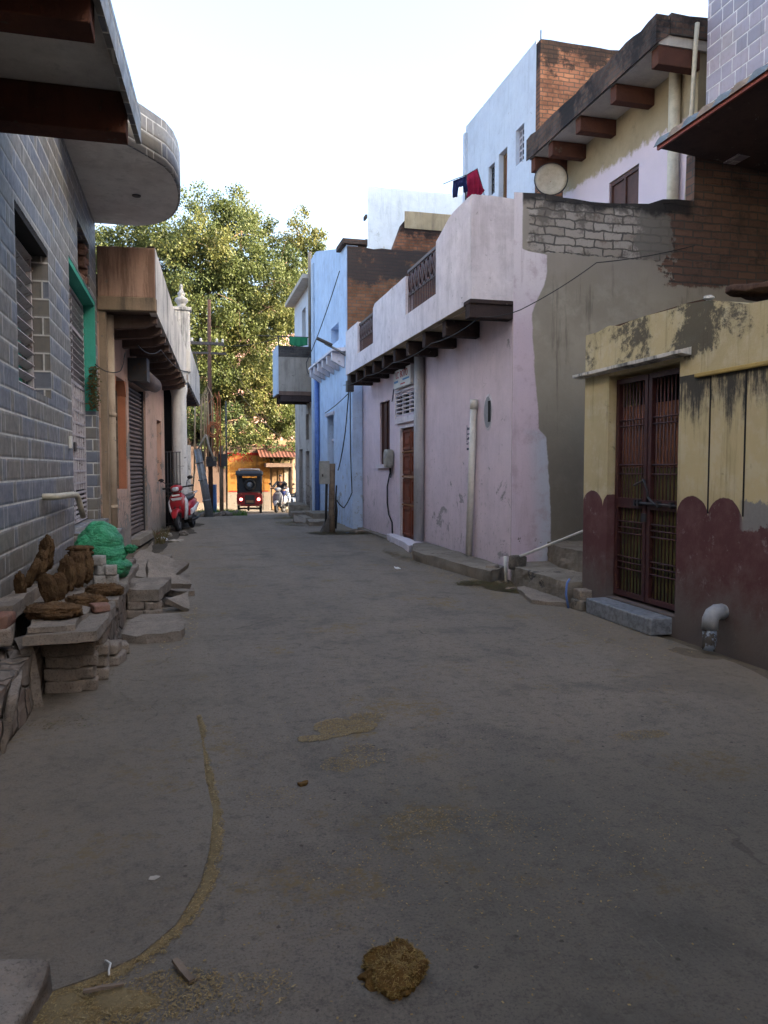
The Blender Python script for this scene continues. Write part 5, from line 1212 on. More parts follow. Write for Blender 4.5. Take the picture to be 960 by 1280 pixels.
# pipes
mb = MB(); mb.tube([(XR-.10,13.50,.16),(XR-.10,13.50,3.64)], .095, 16); mb.build('thick_drain_pipe', M['pipe_wash'], PH)
mb = MB(); mb.tube([(XR-.07,10.98,.14),(XR-.055,10.84,2.50)], .052, 14); mb.tube([(XR-.0555,10.846,2.38),(XR-.055,10.839,2.52)], .060, 14); mb.build('cut_white_pipe', M['pipe_white'], PH)
mb = MB(); mb.tube([(XR-.06,19.15,.0),(XR-.06,19.15,3.6)], .05, 12)
for z in (.7,1.9): mb.tube([(XR-.06,19.15,z),(XR-.06,19.15,z+.05)], .058, 12)
mb.build('corner_pipe', M['pipe_pinkish'], PH)
# stencilled notice beside the white pipe
mb = MB()
rr = random.Random(2)
for r_ in range(4):
    for c_ in range(4):
        if rr.random() < .8: y = 11.02+c_*.07; z = 1.86+r_*.075; mb.box(XR-.0035, XR-.0015, y, y+.03+.025*rr.random(), z, z+.022+.02*rr.random())
mb.box(XR-.0035, XR-.0015, 11.04, 11.27, 1.775, 1.81); mb.box(XR-.0035, XR-.0015, 11.26, 11.275, 1.9, 2.16); mb.build('stencil_notice', M['ink'], PH)
# name board on a bracket
SB = thing('name_board', 'small white enamel board with red writing hung over the pink house door', 'sign', (XR-.06, 14.7, 3.1))
mb = MB(); mb.box(XR-.10, XR-.03, 14.08, 15.30, 3.10, 3.46); mb.build('board', M['sign_white'], SB, bevel=.008)
def text(name, body, size, loc, rot, mat, parent=None, ext=.002, ax='CENTER'):
    cu = bpy.data.curves.new(name, 'FONT'); cu.body = body; cu.size = size; cu.extrude = ext; cu.align_x = ax; cu.align_y = 'CENTER'
    o = bpy.data.objects.new(name, cu); COL.objects.link(o)
    dg_ = bpy.context.evaluated_depsgraph_get(); me = bpy.data.meshes.new_from_object(o.evaluated_get(dg_)); bpy.data.objects.remove(o); bpy.data.curves.remove(cu)
    me.materials.append(M[mat]) if not me.materials else None
    if me.materials: me.materials[0] = M[mat]
    o = bpy.data.objects.new(name, me); COL.objects.link(o); o.rotation_euler = rot
    o.location = Vector(loc) - (WORLD[parent.name] if parent else Vector((0,0,0)))
    if parent: o.parent = parent
    WORLD[o.name] = Vector(loc); return o
RX = (R(90), 0, R(-90))      # reads from the street on a wall facing -x
text('lettering', 'I.C  BOTO', .19, (XR-.102,14.69,3.345), RX, 'sign_red', SB)
mb = MB(); mb.box(XR-.1025, XR-.101, 14.95, 15.25, 3.205, 3.25); mb.box(XR-.1025, XR-.101, 14.16, 14.62, 3.215, 3.25); mb.build('blue_line', M['sign_blue'], SB)
mb = MB(); mb.box(XR-.1025, XR-.101, 14.45, 14.78, 3.145, 3.17); mb.build('red_line', M['sign_red'], SB)
mb = MB(); mb.tube([(XR-.06,14.69,3.46),(XR-.06,14.69,3.60)], .014, 6); mb.tube([(XR-.06,14.76,3.46),(XR-.06,14.76,3.62)], .012, 6); mb.build('hanger', M['iron_dark'], SB)
# electricity meter and its cable
ME = thing('electric_meter', 'rounded grey electricity meter hung beside the pink house window', 'meter', (XR-.09, 15.75, 1.5))
mb = MB(); mb.ball((XR-.09,15.75,1.70), (.085,.17,.21), 16, 12, True, lambda d, p: Vector((max(-.075,min(.075,p.x*1.4)), max(-.15,min(.15,p.y*1.3)), max(-.19,min(.19,p.z*1.25))))); mb.build('meter_case', M['meter_grey'], ME)
mb = MB(); mb.box(XR-.178, XR-.16, 15.66, 15.84, 1.70, 1.80); mb.build('meter_dial', M['lens'], ME)
mb = MB(); mb.tube([(XR-.06,15.75,1.50),(XR-.05,15.76,1.40),(XR-.04,15.85,1.35),(XR-.03,16.08,1.1),(XR-.02,16.12,.75),(XR-.03,15.95,.5),(XR-.02,15.72,.35),(XR-.02,15.68,.05)], .016, 8); mb.tube([(XR-.05,15.72,1.50),(XR-.05,15.68,1.36),(XR-.04,15.75,1.30)], .014, 8); mb.build('meter_cable', M['cable'], ME)
cable('cable', 'thin cable running from the name board to the pink wall', [(XR-.03,15.34,3.3),(XR-.015,15.6,3.15),(XR-.015,15.75,2.9)], .02, .010, 'cable', 6)
cable('cable', 'black cable looping along the sooty beams of the pink house', [(PX+.03,9.3,3.42),(PX+.03,11.3,3.40),(PX+.02,13.6,3.40),(PX+.03,15.7,3.42),(PX+.03,18.2,3.48)], .05, .006, 'cable', 8)
cable('cable', 'long thin cable slanting from the pink corner up over the gable wall', [(PX+.03,9.3,3.42),(4.15,9.2,3.52),(5.35,9.45,4.25),(6.9,9.5,4.6)], .03, .006, 'cable', 10)
# raised plinth
slab('house_plinth', 'worn cement plinth along the foot of the pink house', [(3.80,9.30),(4.19,9.75),(4.19,13.35),(3.84,13.0),(3.52,11.95)], -.02, .175, 'stone_step', 41, cat='plinth', amp=.02, cuts=9)
slab('door_sill', 'long low cement sill before the red door', [(3.78,13.05),(4.19,13.42),(4.19,15.6),(4.02,15.55),(3.90,13.9)], -.02, .14, 'pink_white', 42, cat='sill', amp=.012)
slab('curb_strip', 'thin cement curb strip along the pink wall past the door', [(4.02,15.65),(4.19,15.65),(4.19,19.2),(4.05,19.2)], -.02, .05, 'stone_step', 43, cat='curb', amp=.01)

loose('leaf_litter', 'brown dry leaf and straw litter at the corner of the pink house and the steps', [(3.78,9.0,.20,.42,1),(3.9,8.6,.12,.3,.5),(3.6,9.3,.25,.2,.4)], M['dry_leaf'], 1500, .022, .02, .4, seed=51)
loose('leaf_litter', 'scattered dead leaves along the foot of the pink wall', [(3.45,12.5,.15,1.0,1),(3.95,16.5,.12,1.4,1)], M['dry_leaf'], 300, .02, .015, .4, seed=53)
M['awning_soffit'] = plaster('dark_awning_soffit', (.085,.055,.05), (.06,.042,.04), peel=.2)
M['brick_stub'] = brick('broken_brick_wall', (.30,.135,.075), (.22,.10,.06), (.17,.14,.12), soot=.6, soot_z=(7.2,8.3))
M['brick_soot'] = brick('sooted_balcony_brick', (.085,.075,.07), (.06,.055,.055), (.12,.115,.11))
M['grey_pale'] = plaster('pale_grey_plaster', (.46,.43,.40), (.38,.36,.34), grey=(.24,.22,.2), peel=.6, streak=.5, grime=.4)
M['grey_warm'] = plaster('warm_grey_cement', (.32,.29,.255), (.27,.24,.21), grey=(.2,.18,.16), peel=.3, streak=.3)
# ------------------------------------------------------------------ mauve tiled house (right, nearest upper storey)
MH = thing('mauve_tiled_house', 'tall house faced with mauve tiles above a clay tiled awning', 'house', (6.96, 5, 0))
mb = MB(); wall(mb, 'x-', 6.96, .3, -9, 9.42, 5.9, 11.0, holes=[(3.5,5.0,7.2,8.9)]); mb.box(7.262, 13, 9.12, 9.42, 5.72, 11.0); mb.build('upper_wall', M['tile_mauve'], MH)
mb = MB(); mb.box(7.2, 7.25, 3.5, 5.0, 7.2, 8.9); mb.build('window', M['dark'], MH)
mb = MB(); mb.box(6.97, 13, -9, 9.4, 11.002, 11.15); mb.box(12.9, 13.1, -9, 9.1, -.1, 5.715); mb.box(8.76, 12.89, -9, 9.4, 5.62, 5.715); mb.build('floor_slab', M['grey_cement'], MH)
mb = MB(); wall(mb, 'x-', 8.75, .25, -9, 9.5, -.1, 5.60, holes=[(5.6,6.6,.1,2.2)]); mb.build('lower_wall', M['grey_cement'], MH)
mb = MB(); mb.box(8.95,8.99,5.6,6.6,.1,2.2); mb.build('door', M['wood_shutter'], MH)
# awning: sloped slab with rows of half round clay tiles
AW = MB(); y0, y1 = 1.5, 9.44; ex_, ez_, wx, wz = 6.27, 5.86, 6.955, 6.24
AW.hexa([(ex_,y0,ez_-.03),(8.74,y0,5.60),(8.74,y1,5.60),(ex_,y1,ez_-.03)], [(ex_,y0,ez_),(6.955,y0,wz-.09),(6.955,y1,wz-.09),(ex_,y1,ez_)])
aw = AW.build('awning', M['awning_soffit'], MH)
mb = MB(); mb.box(ex_-.035, ex_-.003, y0, y1+.015, ez_-.05, ez_+.012); mb.build('fascia_board', M['clay_red'], aw)
cols = ['clay_blue','clay_buff']; tb = {c: MB() for c in ('clay_blue','clay_buff','clay_red')}
n = int((y1-y0)/.30)
for i in range(n):
    y = y1-.10-i*.30; c = cols[i % 2]
    for (f0, f1, lift, cc) in ((-.10,.52,.03,c),(.46,1.0,.075,'clay_red' if i % 2 else 'clay_blue')):
        ring = []
        for f in (f0, f1):
            px, pz = ex_+(wx-ex_)*f, ez_+(wz-ez_)*f+lift
            ring.append([(px, y-.15+.30*k/8, pz+.085*math.sin(PI*k/8)) for k in range(9)])
        for k in range(8): tb[cc].face([ring[0][k], ring[1][k], ring[1][k+1], ring[0][k+1]], smooth=True)
        tb[cc].face([ring[0][k] for k in range(9)])
for c, b_ in tb.items(): b_.build('roof_tile', M[c], aw)

# ------------------------------------------------------------------ cream house behind the gable (upper storey with roof slab)
CH = thing('cream_house', 'cream and pale pink house with a brick edged roof slab on red beams', 'house', (7.15, 11.8, 0))
mb = MB(); wall(mb, 'x-', 7.15, .3, 9.86, 13.95, 3.82, 7.55, holes=[(11.33,12.24,4.9,6.43)]); mb.build('wall', M['upper'], CH)
mb = MB(); mb.box(7.452, 10.4, 9.86, 10.1, 3.82, 7.55); mb.box(7.452, 10.4, 13.7, 13.95, 3.82, 7.55); mb.box(10.402, 10.6, 9.86, 13.95, 3.82, 7.55); mb.build('rear_wall', M['grey_cement'], CH)
mb = MB(); mb.box(7.2, 7.24, 11.33, 12.24, 4.9, 6.43); win = mb.build('window', M['wood_shutter'], CH)
mb = MB()
for y in (11.34,11.75,12.18): mb.box(7.17,7.199,y,y+.05,4.91,6.42)
mb.box(7.172,7.198,11.39,12.18,6.36,6.42); mb.build('window_frame', M['wood_shutter'], win)
mb = MB(); mb.box(6.46, 10.5, 9.80, 14.0, 7.42, 7.555); mb.build('roof_slab', M['slab_soffit'], CH)
mb = MB(); K = 22
for i in range(K):
    a, b = 9.78+(14.02-9.78)*i/K, 9.78+(14.02-9.78)*(i+1)/K; h0, h1 = .05*mn.noise(Vector((a*3,0,0))), .05*mn.noise(Vector((b*3,0,0)))
    mb.hexa([(6.40,a,7.40),(6.62,a,7.556),(6.62,b,7.556),(6.40,b,7.40)], [(6.40,a,7.80+h0),(6.62,a,7.80+h0),(6.62,b,7.80+h1),(6.40,b,7.80+h1)])
for i in range(14):
    a, b = 6.625+i*.28, 6.625+(i+1)*.28; h0, h1 = .05*mn.noise(Vector((0,a*3,0))), .05*mn.noise(Vector((0,b*3,0)))
    mb.hexa([(a,9.76,7.557),(b,9.76,7.557),(b,9.95,7.557),(a,9.95,7.557)], [(a,9.76,7.84+h0),(b,9.76,7.84+h1),(b,9.95,7.84+h1),(a,9.95,7.84+h0)])
mb.build('brick_coping', M['brick_coping'], CH)
for y in (9.82,10.92,12.03,13.05,13.78):
    mb = MB(); mb.box(6.47, 7.147, y, y+.17, 7.16, 7.417); mb.build('beam', M['beam_red'], CH, bevel=.01)
mb = MB(); mb.tube([(7.06,10.28,3.9),(7.06,10.28,7.40)], .085, 14); mb.build('drain_pipe', M['pipe_cream'], CH)
mb = MB(); mb.tube([(6.97,9.83,5.0),(6.99,9.72,7.4),(7.0,9.70,7.72)], .032, 10); mb.build('vent_pipe', M['pipe_cream'], CH)
# dish on the terrace
DS = thing('satellite_dish', 'round cream satellite dish standing behind the whitewashed brick parapet', 'dish', (6.62, 13.4, 3.8))
mb = MB(); Mx = Matrix.Translation((6.62,13.4,6.86)) @ Matrix.Rotation(R(-20), 4, 'Z') @ Matrix.Rotation(R(84), 4, 'X')
def lathe_m(prof, n, mat, name, par):
    mb = MB()
    rings = [[Mx @ Vector((r*math.cos(2*PI*k/n), r*math.sin(2*PI*k/n), z)) for k in range(n)] for r, z in prof]
    for a, b in zip(rings, rings[1:]):
        for k in range(n): m = (k+1) % n; mb.face([a[k],a[m],b[m],b[k]], smooth=True)
    return mb.build(name, mat, par)
lathe_m([(.01,-.10),(.12,-.09),(.22,-.05),(.30,.0),(.30,.012),(.22,-.035),(.12,-.075),(.01,-.085)], 32, M['dish'], 'dish_bowl', DS)
lathe_m([(.295,-.01),(.312,-.01),(.312,.02),(.295,.02)], 32, M['iron_dark'], 'rim', DS)
mb = MB(); mb.tube([(6.64,13.66,3.8),(6.64,13.66,6.8),(6.63,13.53,6.86)], .03, 10); mb.build('mast', M['iron_dark'], DS)

# ------------------------------------------------------------------ tall white house with the bare brick side
TW = thing('tall_white_house', 'tall white house with a bare orange brick side wall', 'house', (7.0, 17, 0))
mb = MB(); wall(mb, 'x-', 7.0, .3, 14.9, 19.0, 3.0, 10.1, holes=[(15.45,15.88,8.05,8.80),(16.34,16.82,7.0,8.66),(17.06,17.44,7.9,8.6)]); mb.box(7.302,11,18.7,19.0,3,10.1); mb.box(11.002,11.2,14.9,19,3,10.1); mb.build('wall', M['white_blue'], TW)
mb = MB(); wall(mb, 'y-', 14.7, .195, 7.0, 11.2, 3.0, 10.12, top=lambda s: 10.12+.03*mn.noise(Vector((s*6,0,0)))); mb.build('brick_side', M['brick_orange'], TW)
mb = MB(); mb.box(7.0,11,14.9,19,10.102,10.2); mb.build('roof', M['white_blue'], TW)
mb = MB(); mb.tube([(7.05,14.8,10.1),(7.05,14.8,10.35)], .012, 6); mb.build('iron_rod', M['iron_dark'], TW)
for (a, b, c, d, dm) in ((15.45,15.88,8.05,8.80,'pale_panel'),(16.34,16.82,7.0,8.66,'red_wood'),(17.06,17.44,7.9,8.6,'pale_panel')):
    mb = MB(); mb.box(7.14,7.18,a,b,c,d)
    o = mb.build('door' if dm == 'red_wood' else 'window', M['red_wood'] if dm == 'red_wood' else M['dark'], TW)
    mb = MB()
    if dm == 'red_wood':
        mb.box(7.11,7.139,a+.02,a+.07,c,d-.02); mb.box(7.11,7.139,b-.07,b-.02,c,d-.02); mb.box(7.11,7.139,a+.07,b-.07,d-.08,d-.02); mb.box(7.115,7.139,a+.2,a+.26,c,d-.08); mb.build('door_frame', M['tan_panel'], o)
    else:
        for i in range(6): z = c+.03+(d-c-.06)*i/5; mb.box(7.08,7.1,a+.01,b-.01,z-.012,z+.012)
        for i in range(4): y = a+.02+(b-a-.04)*i/3; mb.box(7.081,7.099,y-.012,y+.012,c+.01,d-.01)
        mb.build('grille', M['iron_dark'] if a > 16 else M['lilac_white'], o)
mb = MB(); mb.box(6.93,7.06,18.88,19.02,7.2,10.0); mb.build('corner_pipe', M['white_blue'], TW)

# pale block further back
PB_ = thing('pale_blue_house', 'plain pale blue white upper block rising behind the broken brick wall', 'house', (7.5, 24, 0))
mb = MB(); mb.prism([(5.12,22.0),(9.2,22.0),(9.2,26.5),(6.3,26.5)], 3.0, 9.58); mb.build('wall', M['blue_pale'], PB_)
mb = MB(); mb.box(5.06,5.12,22.02,22.3,7.9,8.1); mb.box(5.06,5.115,22.02,22.3,8.7,8.8); mb.build('projecting_brick', M['brick_dark'], PB_)

# ------------------------------------------------------------------ blue house with the dark brick side
BH = thing('blue_house', 'blue limewashed house with a blackened brick side wall above the terrace', 'house', (3.95, 22, 0))
def btop(s): return 7.16+ (s-19.8)*.25 if s < 24.4 else 8.28
mb = MB(); wall(mb, 'x-', 3.98, .3, 19.5, 25.3, -.4, 8.28, holes=[(21.35,22.35,.1,2.98),(20.56,21.72,4.95,5.42)], top=lambda s: btop(max(s,19.8))+.012*mn.noise(Vector((s*3,0,0)))); mb.build('wall', M['blue'], BH)
mb = MB(); wall(mb, 'y-', 19.48, .018, 3.98, 4.0, -.3, 3.6); mb.box(3.93, 4.18, 18.55, 19.49, -.3, 3.64); mb.build('blue_pier', M['blue'], BH)
mb = MB(); wall(mb, 'y-', 19.8-.35, .04, 4.0, 8.5, 3.5, 7.18, top=lambda s: 7.12+.05*mn.noise(Vector((s*5,0,0)))+.03*mn.noise(Vector((s*14,0,0)))); mb.build('brick_side', M['brick_dark'], BH)
mb = MB(); mb.box(4.28, 8.5, 19.492, 25.2, 6.9, 7.0); mb.box(4.282, 8.5, 25.0, 25.3, -.4, 6.899); mb.box(8.502, 8.7, 19.5, 25.3, -.4, 7.0); mb.build('roof', M['grey_cement'], BH)
mb = MB(); mb.box(3.87, 4.5, 19.40, 20.3, 7.18, 7.30); mb.build('brick_cap', M['brick_coping'], BH)
mb = MB(); wall(mb, 'y-', 20.3, .3, 5.45, 7.6, 7.0, 8.36, top=lambda s: (7.45 if s < 5.5 else 7.75 if s < 5.62 else 8.1 if s < 5.72 else 8.36)+.05*mn.noise(Vector((s*9,0,0)))); mb.build('brick_stub', M['brick_stub'], BH)
mb = MB(); wall(mb, 'y-', 20.28, .015, 5.74, 7.6, 7.95, 8.40, top=lambda s: 8.40+.02*mn.noise(Vector((s*9,0,0)))); mb.build('cement_patch', M['cream_plaster'], BH)
mb = MB(); mb.box(4.25,4.27,21.35,22.35,.1,2.98); dr = mb.build('door', M['red_wood'], BH)
mb = MB(); mb.box(4.235,4.249,21.4,22.3,2.35,2.93); mb.build('transom', M['iron_dark'], dr)
mb = MB(); mb.box(3.93,4.0,21.2,22.5,3.0,3.08); mb.box(4.1,4.23,21.36,22.34,2.28,2.35); mb.build('door_lintel', M['lilac_white'], dr)
mb = MB(); mb.box(4.22,4.25,20.56,21.72,4.95,5.42); vn = mb.build('vent_window', M['white_blue'], BH)
mb = MB()
for i in range(4): y = 20.7+i*.28; mb.box(4.19,4.219,y,y+.08,4.97,5.40)
mb.build('vent_bar', M['blue_pale'], vn)
mb = MB(); mb.prism([(3.62,4.50),(3.975,4.50),(3.975,4.60),(3.62,4.56)], 19.55, 23.6, 'y'); ch_ = mb.build('ledge', M['lilac_white'], BH)
for i in range(6):
    y = 19.75+i*.72; mb = MB(); mb.prism([(3.975,4.10),(3.975,4.497),(3.64,4.497),(3.64,4.28),(3.85,4.16)], y, y+.14, 'y'); mb.build('bracket', M['lilac_white'], ch_, bevel=.01)
mb = MB(); mb.tube([(3.90,23.75,.0),(3.90,23.75,4.4)], .075, 12); mb.build('blue_pipe', M['pipe_blue'], BH)
mb = MB(); mb.box(3.93,3.975,24.6,24.9,-.1,8.0); mb.build('pilaster', M['blue_pale'], BH)
mb = MB(); mb.box(3.35,3.97,21.2,22.6,-.2,.24); mb.box(3.1,3.348,21.2,22.6,-.2,.12); mb.build('door_step', M['stone_step'], BH, bevel=.02)

# ------------------------------------------------------------------ grey house with the boxed balcony
GH = thing('grey_house', 'old grey house with a boxed cement balcony and white top storey', 'house', (4.1, 28, 0))
mb = MB(); wall(mb, 'x-', 4.1, .3, 25.35, 30.2, -.8, 5.5, holes=[(26.6,27.5,-.1,2.1),(28.2,29.1,-.2,2.2),(26.7,27.4,2.5,3.4)]); mb.box(4.402,9,29.9,30.2,-.8,5.5); mb.box(9.002,9.2,25.35,30.2,-.8,5.5); mb.build('wall', M['grey_pale'], GH)
mb = MB(); mb.box(4.3,4.34,26.6,27.5,-.1,2.1); mb.box(4.3,4.34,28.2,29.1,-.2,2.2); mb.box(4.3,4.34,26.7,27.4,2.5,3.4); mb.build('door', M['wood_shutter'], GH)
mb = MB(); wall(mb, 'x-', 4.1, .3, 25.35, 30.2, 5.502, 7.75, holes=[(27.3,28.2,5.9,7.2)]); mb.box(4.402,9,25.36,25.6,5.502,7.75); mb.box(4.402,9,29.9,30.2,5.502,7.75); mb.build('top_storey', M['white_blue'], GH)
mb = MB(); mb.box(4.34,4.38,27.3,28.2,5.9,7.2); mb.build('window', M['dark'], GH)
mb = MB(); mb.box(3.75,9.2,25.6,30.4,7.76,7.9); mb.build('roof_slab', M['slab_soffit'], GH)
mb = MB(); mb.tube([(3.98,25.55,5.5),(3.98,25.55,8.6)], .06, 10); mb.build('roof_pipe', M['grey_cement'], GH)
mb = MB(); mb.box(2.98,4.095,26.0,27.3,3.95,4.08); bs = mb.build('balcony_slab', M['brown_beam'], GH)
mb = MB()
for i in range(3): y = 26.02+i*.56; mb.box(3.05,4.094,y,y+.12,3.74,3.948)
mb.build('beam', M['black_beam'], bs)
mb = MB(); mb.box(2.98,4.095,26.0,26.12,4.082,5.22); mb.build('balcony_wall', M['grey_warm'], GH); mb = MB(); mb.box(3.10,4.095,27.18,27.3,4.082,5.22); mb.build('balcony_wall', M['grey_warm'], GH)
mb = MB(); mb.box(2.93,2.979,25.98,27.32,3.98,5.58); mb.box(2.98,3.08,26.121,27.179,4.082,5.22); mb.build('balcony_front', M['blue_pale'], GH)
mb = MB(); mb.box(2.982,4.098,25.99,26.13,5.222,5.58); mb.build('balcony_brick', M['brick_soot'], GH)
# green cloth and railing on the balcony
mb = MB(); mb.tube([(2.95,26.06,5.9),(4.1,26.06,5.9)], .02, 6); mb.tube([(2.3,26.2,5.92),(2.95,26.06,5.9)], .014, 6)
for x in (3.0,3.5,4.05): mb.tube([(x,26.06,5.57),(x,26.06,5.9)], .018, 6)
rl = mb.build('balcony_rail', M['iron_dark'], GH)
mb = MB(); n = 14
for i in range(n):
    for j in range(6):
        def P(a, b):
            x = 3.35+.62*a/n; z = 5.89-.32*b/6*(1-.4*abs(a/n-.5)); return (x, 26.02+.035*math.sin(a*1.4)*(b/6)-.02, z)
        mb.face([P(i,j+1),P(i+1,j+1),P(i+1,j),P(i,j)], smooth=True)
o = mb.build('green_cloth', M['cloth_green']); tag(o, 'green cloth hung over the rail of the boxed grey balcony', 'cloth'); o.modifiers.new('th','SOLIDIFY').thickness = .012
# steep stone ramp by the grey house
slab('stone_ramp', 'steep dark stone ramp against the foot of the grey house', [(3.45,27.2),(4.09,26.5),(4.09,29.2),(3.7,29.2)], -.35, .55, 'stone_step', 51, cat='ramp', amp=.03)
slab('stone_slab', 'low stone slab lying at the foot of the blue house near the wooden post', [(3.0,19.6),(3.55,19.5),(3.6,20.6),(3.1,20.7)], -.02, .14, 'stone_step', 52, amp=.03)
slab('stone_slab', 'tilted stone slab leaning on the blue door step', [(2.75,20.8),(3.15,20.75),(3.1,21.3),(2.8,21.4)], -.02, .12, 'slab_stone', 53, rot=(.25,.2,0), amp=.03)
slab('stone_slab', 'flat stone at the grey house corner beside the steep ramp', [(3.2,24.6),(3.8,24.5),(3.85,25.6),(3.3,25.7)], -.12, .18, 'slab_stone', 54, amp=.03)

# ------------------------------------------------------------------ street furniture on the right
LP = thing('street_lamp', 'dark street lamp with a slanting arm fixed at the pink house corner', 'street lamp', (3.81, 18.3, 3.4))
mb = MB(); mb.tube([(3.81,18.3,3.40),(3.81,18.3,4.05),(3.80,18.3,4.18)], .04, 10); mb.tube([(3.80,18.3,4.16),(3.55,18.28,4.30),(3.20,18.25,4.46)], .03, 10); mb.build('arm', M['steel_pole'], LP)
mb = MB(); Mx2 = Matrix.Translation((3.22,18.25,4.47)) @ Matrix.Rotation(R(23), 4, 'Y'); mb.box(-.24,.16,-.06,.06,-.02,.045,Mx2); mb.build('lamp_head', M['iron_dark'], LP, bevel=.015)
mb = MB(); mb.box(3.74,3.90,18.24,18.44,3.34,3.60); mb.build('junction_box', M['iron_dark'], LP)
WP = thing('wooden_post', 'weathered wooden post carrying a grey meter box before the blue house', 'post', (3.2, 17.5, 0))
mb = MB(); mb.tube([(3.21,17.5,-.05),(3.205,17.5,.5),(3.215,17.49,1.0),(3.225,17.5,1.60)], [.085,.075,.07,.075], 10); mb.build('post', M['wood_old'], WP)
mb = MB(); mb.box(2.93,3.155,17.43,17.58,1.13,1.66); bx = mb.build('meter_box', M['meter_grey'], WP, bevel=.012)
mb = MB(); mb.box(2.97,3.0,17.40,17.43,1.3,1.36); mb.build('box_lock', M['iron_dark'], bx)
mb = MB(); mb.prism([(2.92,-.03),(3.13,-.03),(3.13,.42)], 17.35, 17.6, 'y'); mb.build('stone_wedge', M['rubble'], WP)
mb = MB(); mb.tube([(3.07,17.5,.05),(3.09,17.5,1.15)], .03, 8); mb.tube([(3.3,17.47,.1),(3.31,17.46,.5),(3.3,17.47,.8),(3.32,17.47,1.1)], [.02,.035,.02,.018], 8); mb.build('service_cable', M['cable'], WP)
cable('cable', 'pair of black cables hanging from the lamp junction down the blue wall', [(3.80,18.35,3.4),(3.72,18.40,2.4),(3.62,18.4,1.8),(3.4,17.7,1.45)], .03, .014, 'cable', 8)
cable('cable', 'black cable hanging in a loop beside the wooden post', [(3.84,18.4,3.4),(3.85,18.42,1.9),(3.88,18.4,.9),(3.6,18.0,.55),(3.35,17.6,.75)], .03, .013, 'cable', 8)
cable('cable', 'thin cable slanting across the blue wall from the lamp to the door lintel', [(3.80,18.5,3.3),(3.9,22.3,3.1)], .03, .012, 'cable', 8)
cable('cable', 'thin cable from the boxed balcony to the blue upper wall', [(4.0,26.0,4.7),(3.6,23.9,4.75),(3.88,19.9,6.6)], .12, .012, 'cable', 8)
loose('litter', 'leaf and rag litter round the foot of the wooden post', [(3.3,17.4,.65,.5,1),(3.75,17.3,.4,.5,.6),(3.1,24.0,.5,.9,.5),(2.8,20.5,.5,.8,.4)], M['dry_leaf'], 900, .04, .05, .5, seed=31)
litter('yellowish rag in the litter by the pink house corner', 3.82, 17.2, .14, 'clay_buff', 41, flat=.35)
litter('small blue plastic scrap in the litter by the wooden post', 3.52, 17.15, .06, 'cloth_pale_blue', 43)
# clothes line on the terrace
def cloth(name, label, xs, top, bot, y, mat, seed):
    """hanging cloth: columns with their own top and bottom, waving in depth"""
    def at(tab, x):
        for (a, za), (b, zb) in zip(tab, tab[1:]):
            if a <= x <= b: return za+(zb-za)*((x-a)/(b-a) if b > a else 0)
        return tab[-1][1]
    mb = MB(); n, m = 30, 14
    def P(i, j):
        x = xs[0]+(xs[1]-xs[0])*i/n; t, b = at(top, x), at(bot, x); w = j/m
        return (x+.008*math.sin(w*6+seed), y+.022*math.sin(i*.75+seed)*w+.02*math.sin(w*5+seed), t+(b-t)*w)
    for i in range(n):
        for j in range(m): mb.face([P(i,j+1),P(i+1,j+1),P(i+1,j),P(i,j)], smooth=True)
    o = mb.build(name, M[mat]); tag(o, label, 'clothing'); o.modifiers.new('th','SOLIDIFY').thickness = .014; return o
cloth('trousers', 'navy blue trousers hanging on the line above the whitish terrace corner', (3.545,3.735), [(3.545,5.40),(3.735,5.485)], [(3.545,5.17),(3.605,5.185),(3.615,5.31),(3.69,5.335),(3.70,5.25),(3.735,5.26)], 10.1, 'cloth_navy', 1)
cloth('crimson_cloth', 'crimson cloth hanging beside the navy trousers on the line', (3.74,3.985), [(3.74,5.488),(3.885,5.585),(3.985,5.29)], [(3.74,5.19),(3.85,5.245),(3.87,5.26),(3.90,5.22),(3.985,5.285)], 10.1, 'cloth_crimson', 3)
mb = MB(); mb.tube([(3.40,10.1,5.335),(3.56,10.1,5.412),(3.74,10.1,5.49),(3.888,10.1,5.59),(3.985,10.1,5.29),(4.02,10.1,5.0)], .005, 5); mb.tube([(3.74,10.14,3.7),(3.74,10.14,5.50)], .012, 6)
o = mb.build('clothes_line', M['cable']); tag(o, 'thin clothes line and rod above the whitish terrace corner', 'clothes line')
M['rust_pole'] = plain('rusty_iron_pole', (.10,.055,.04), .8, .3, vary=.5, rust=(.05,.03,.025))
M['blue_drum'] = plain('blue_drum_plastic', (.06,.16,.42), .5, .4)
M['blue_panel2'] = plain('grey_blue_door', (.12,.20,.34), .6, .3)
M['ad_red2'] = plain('faded_brown_lettering', (.22,.09,.02), .9, .1)
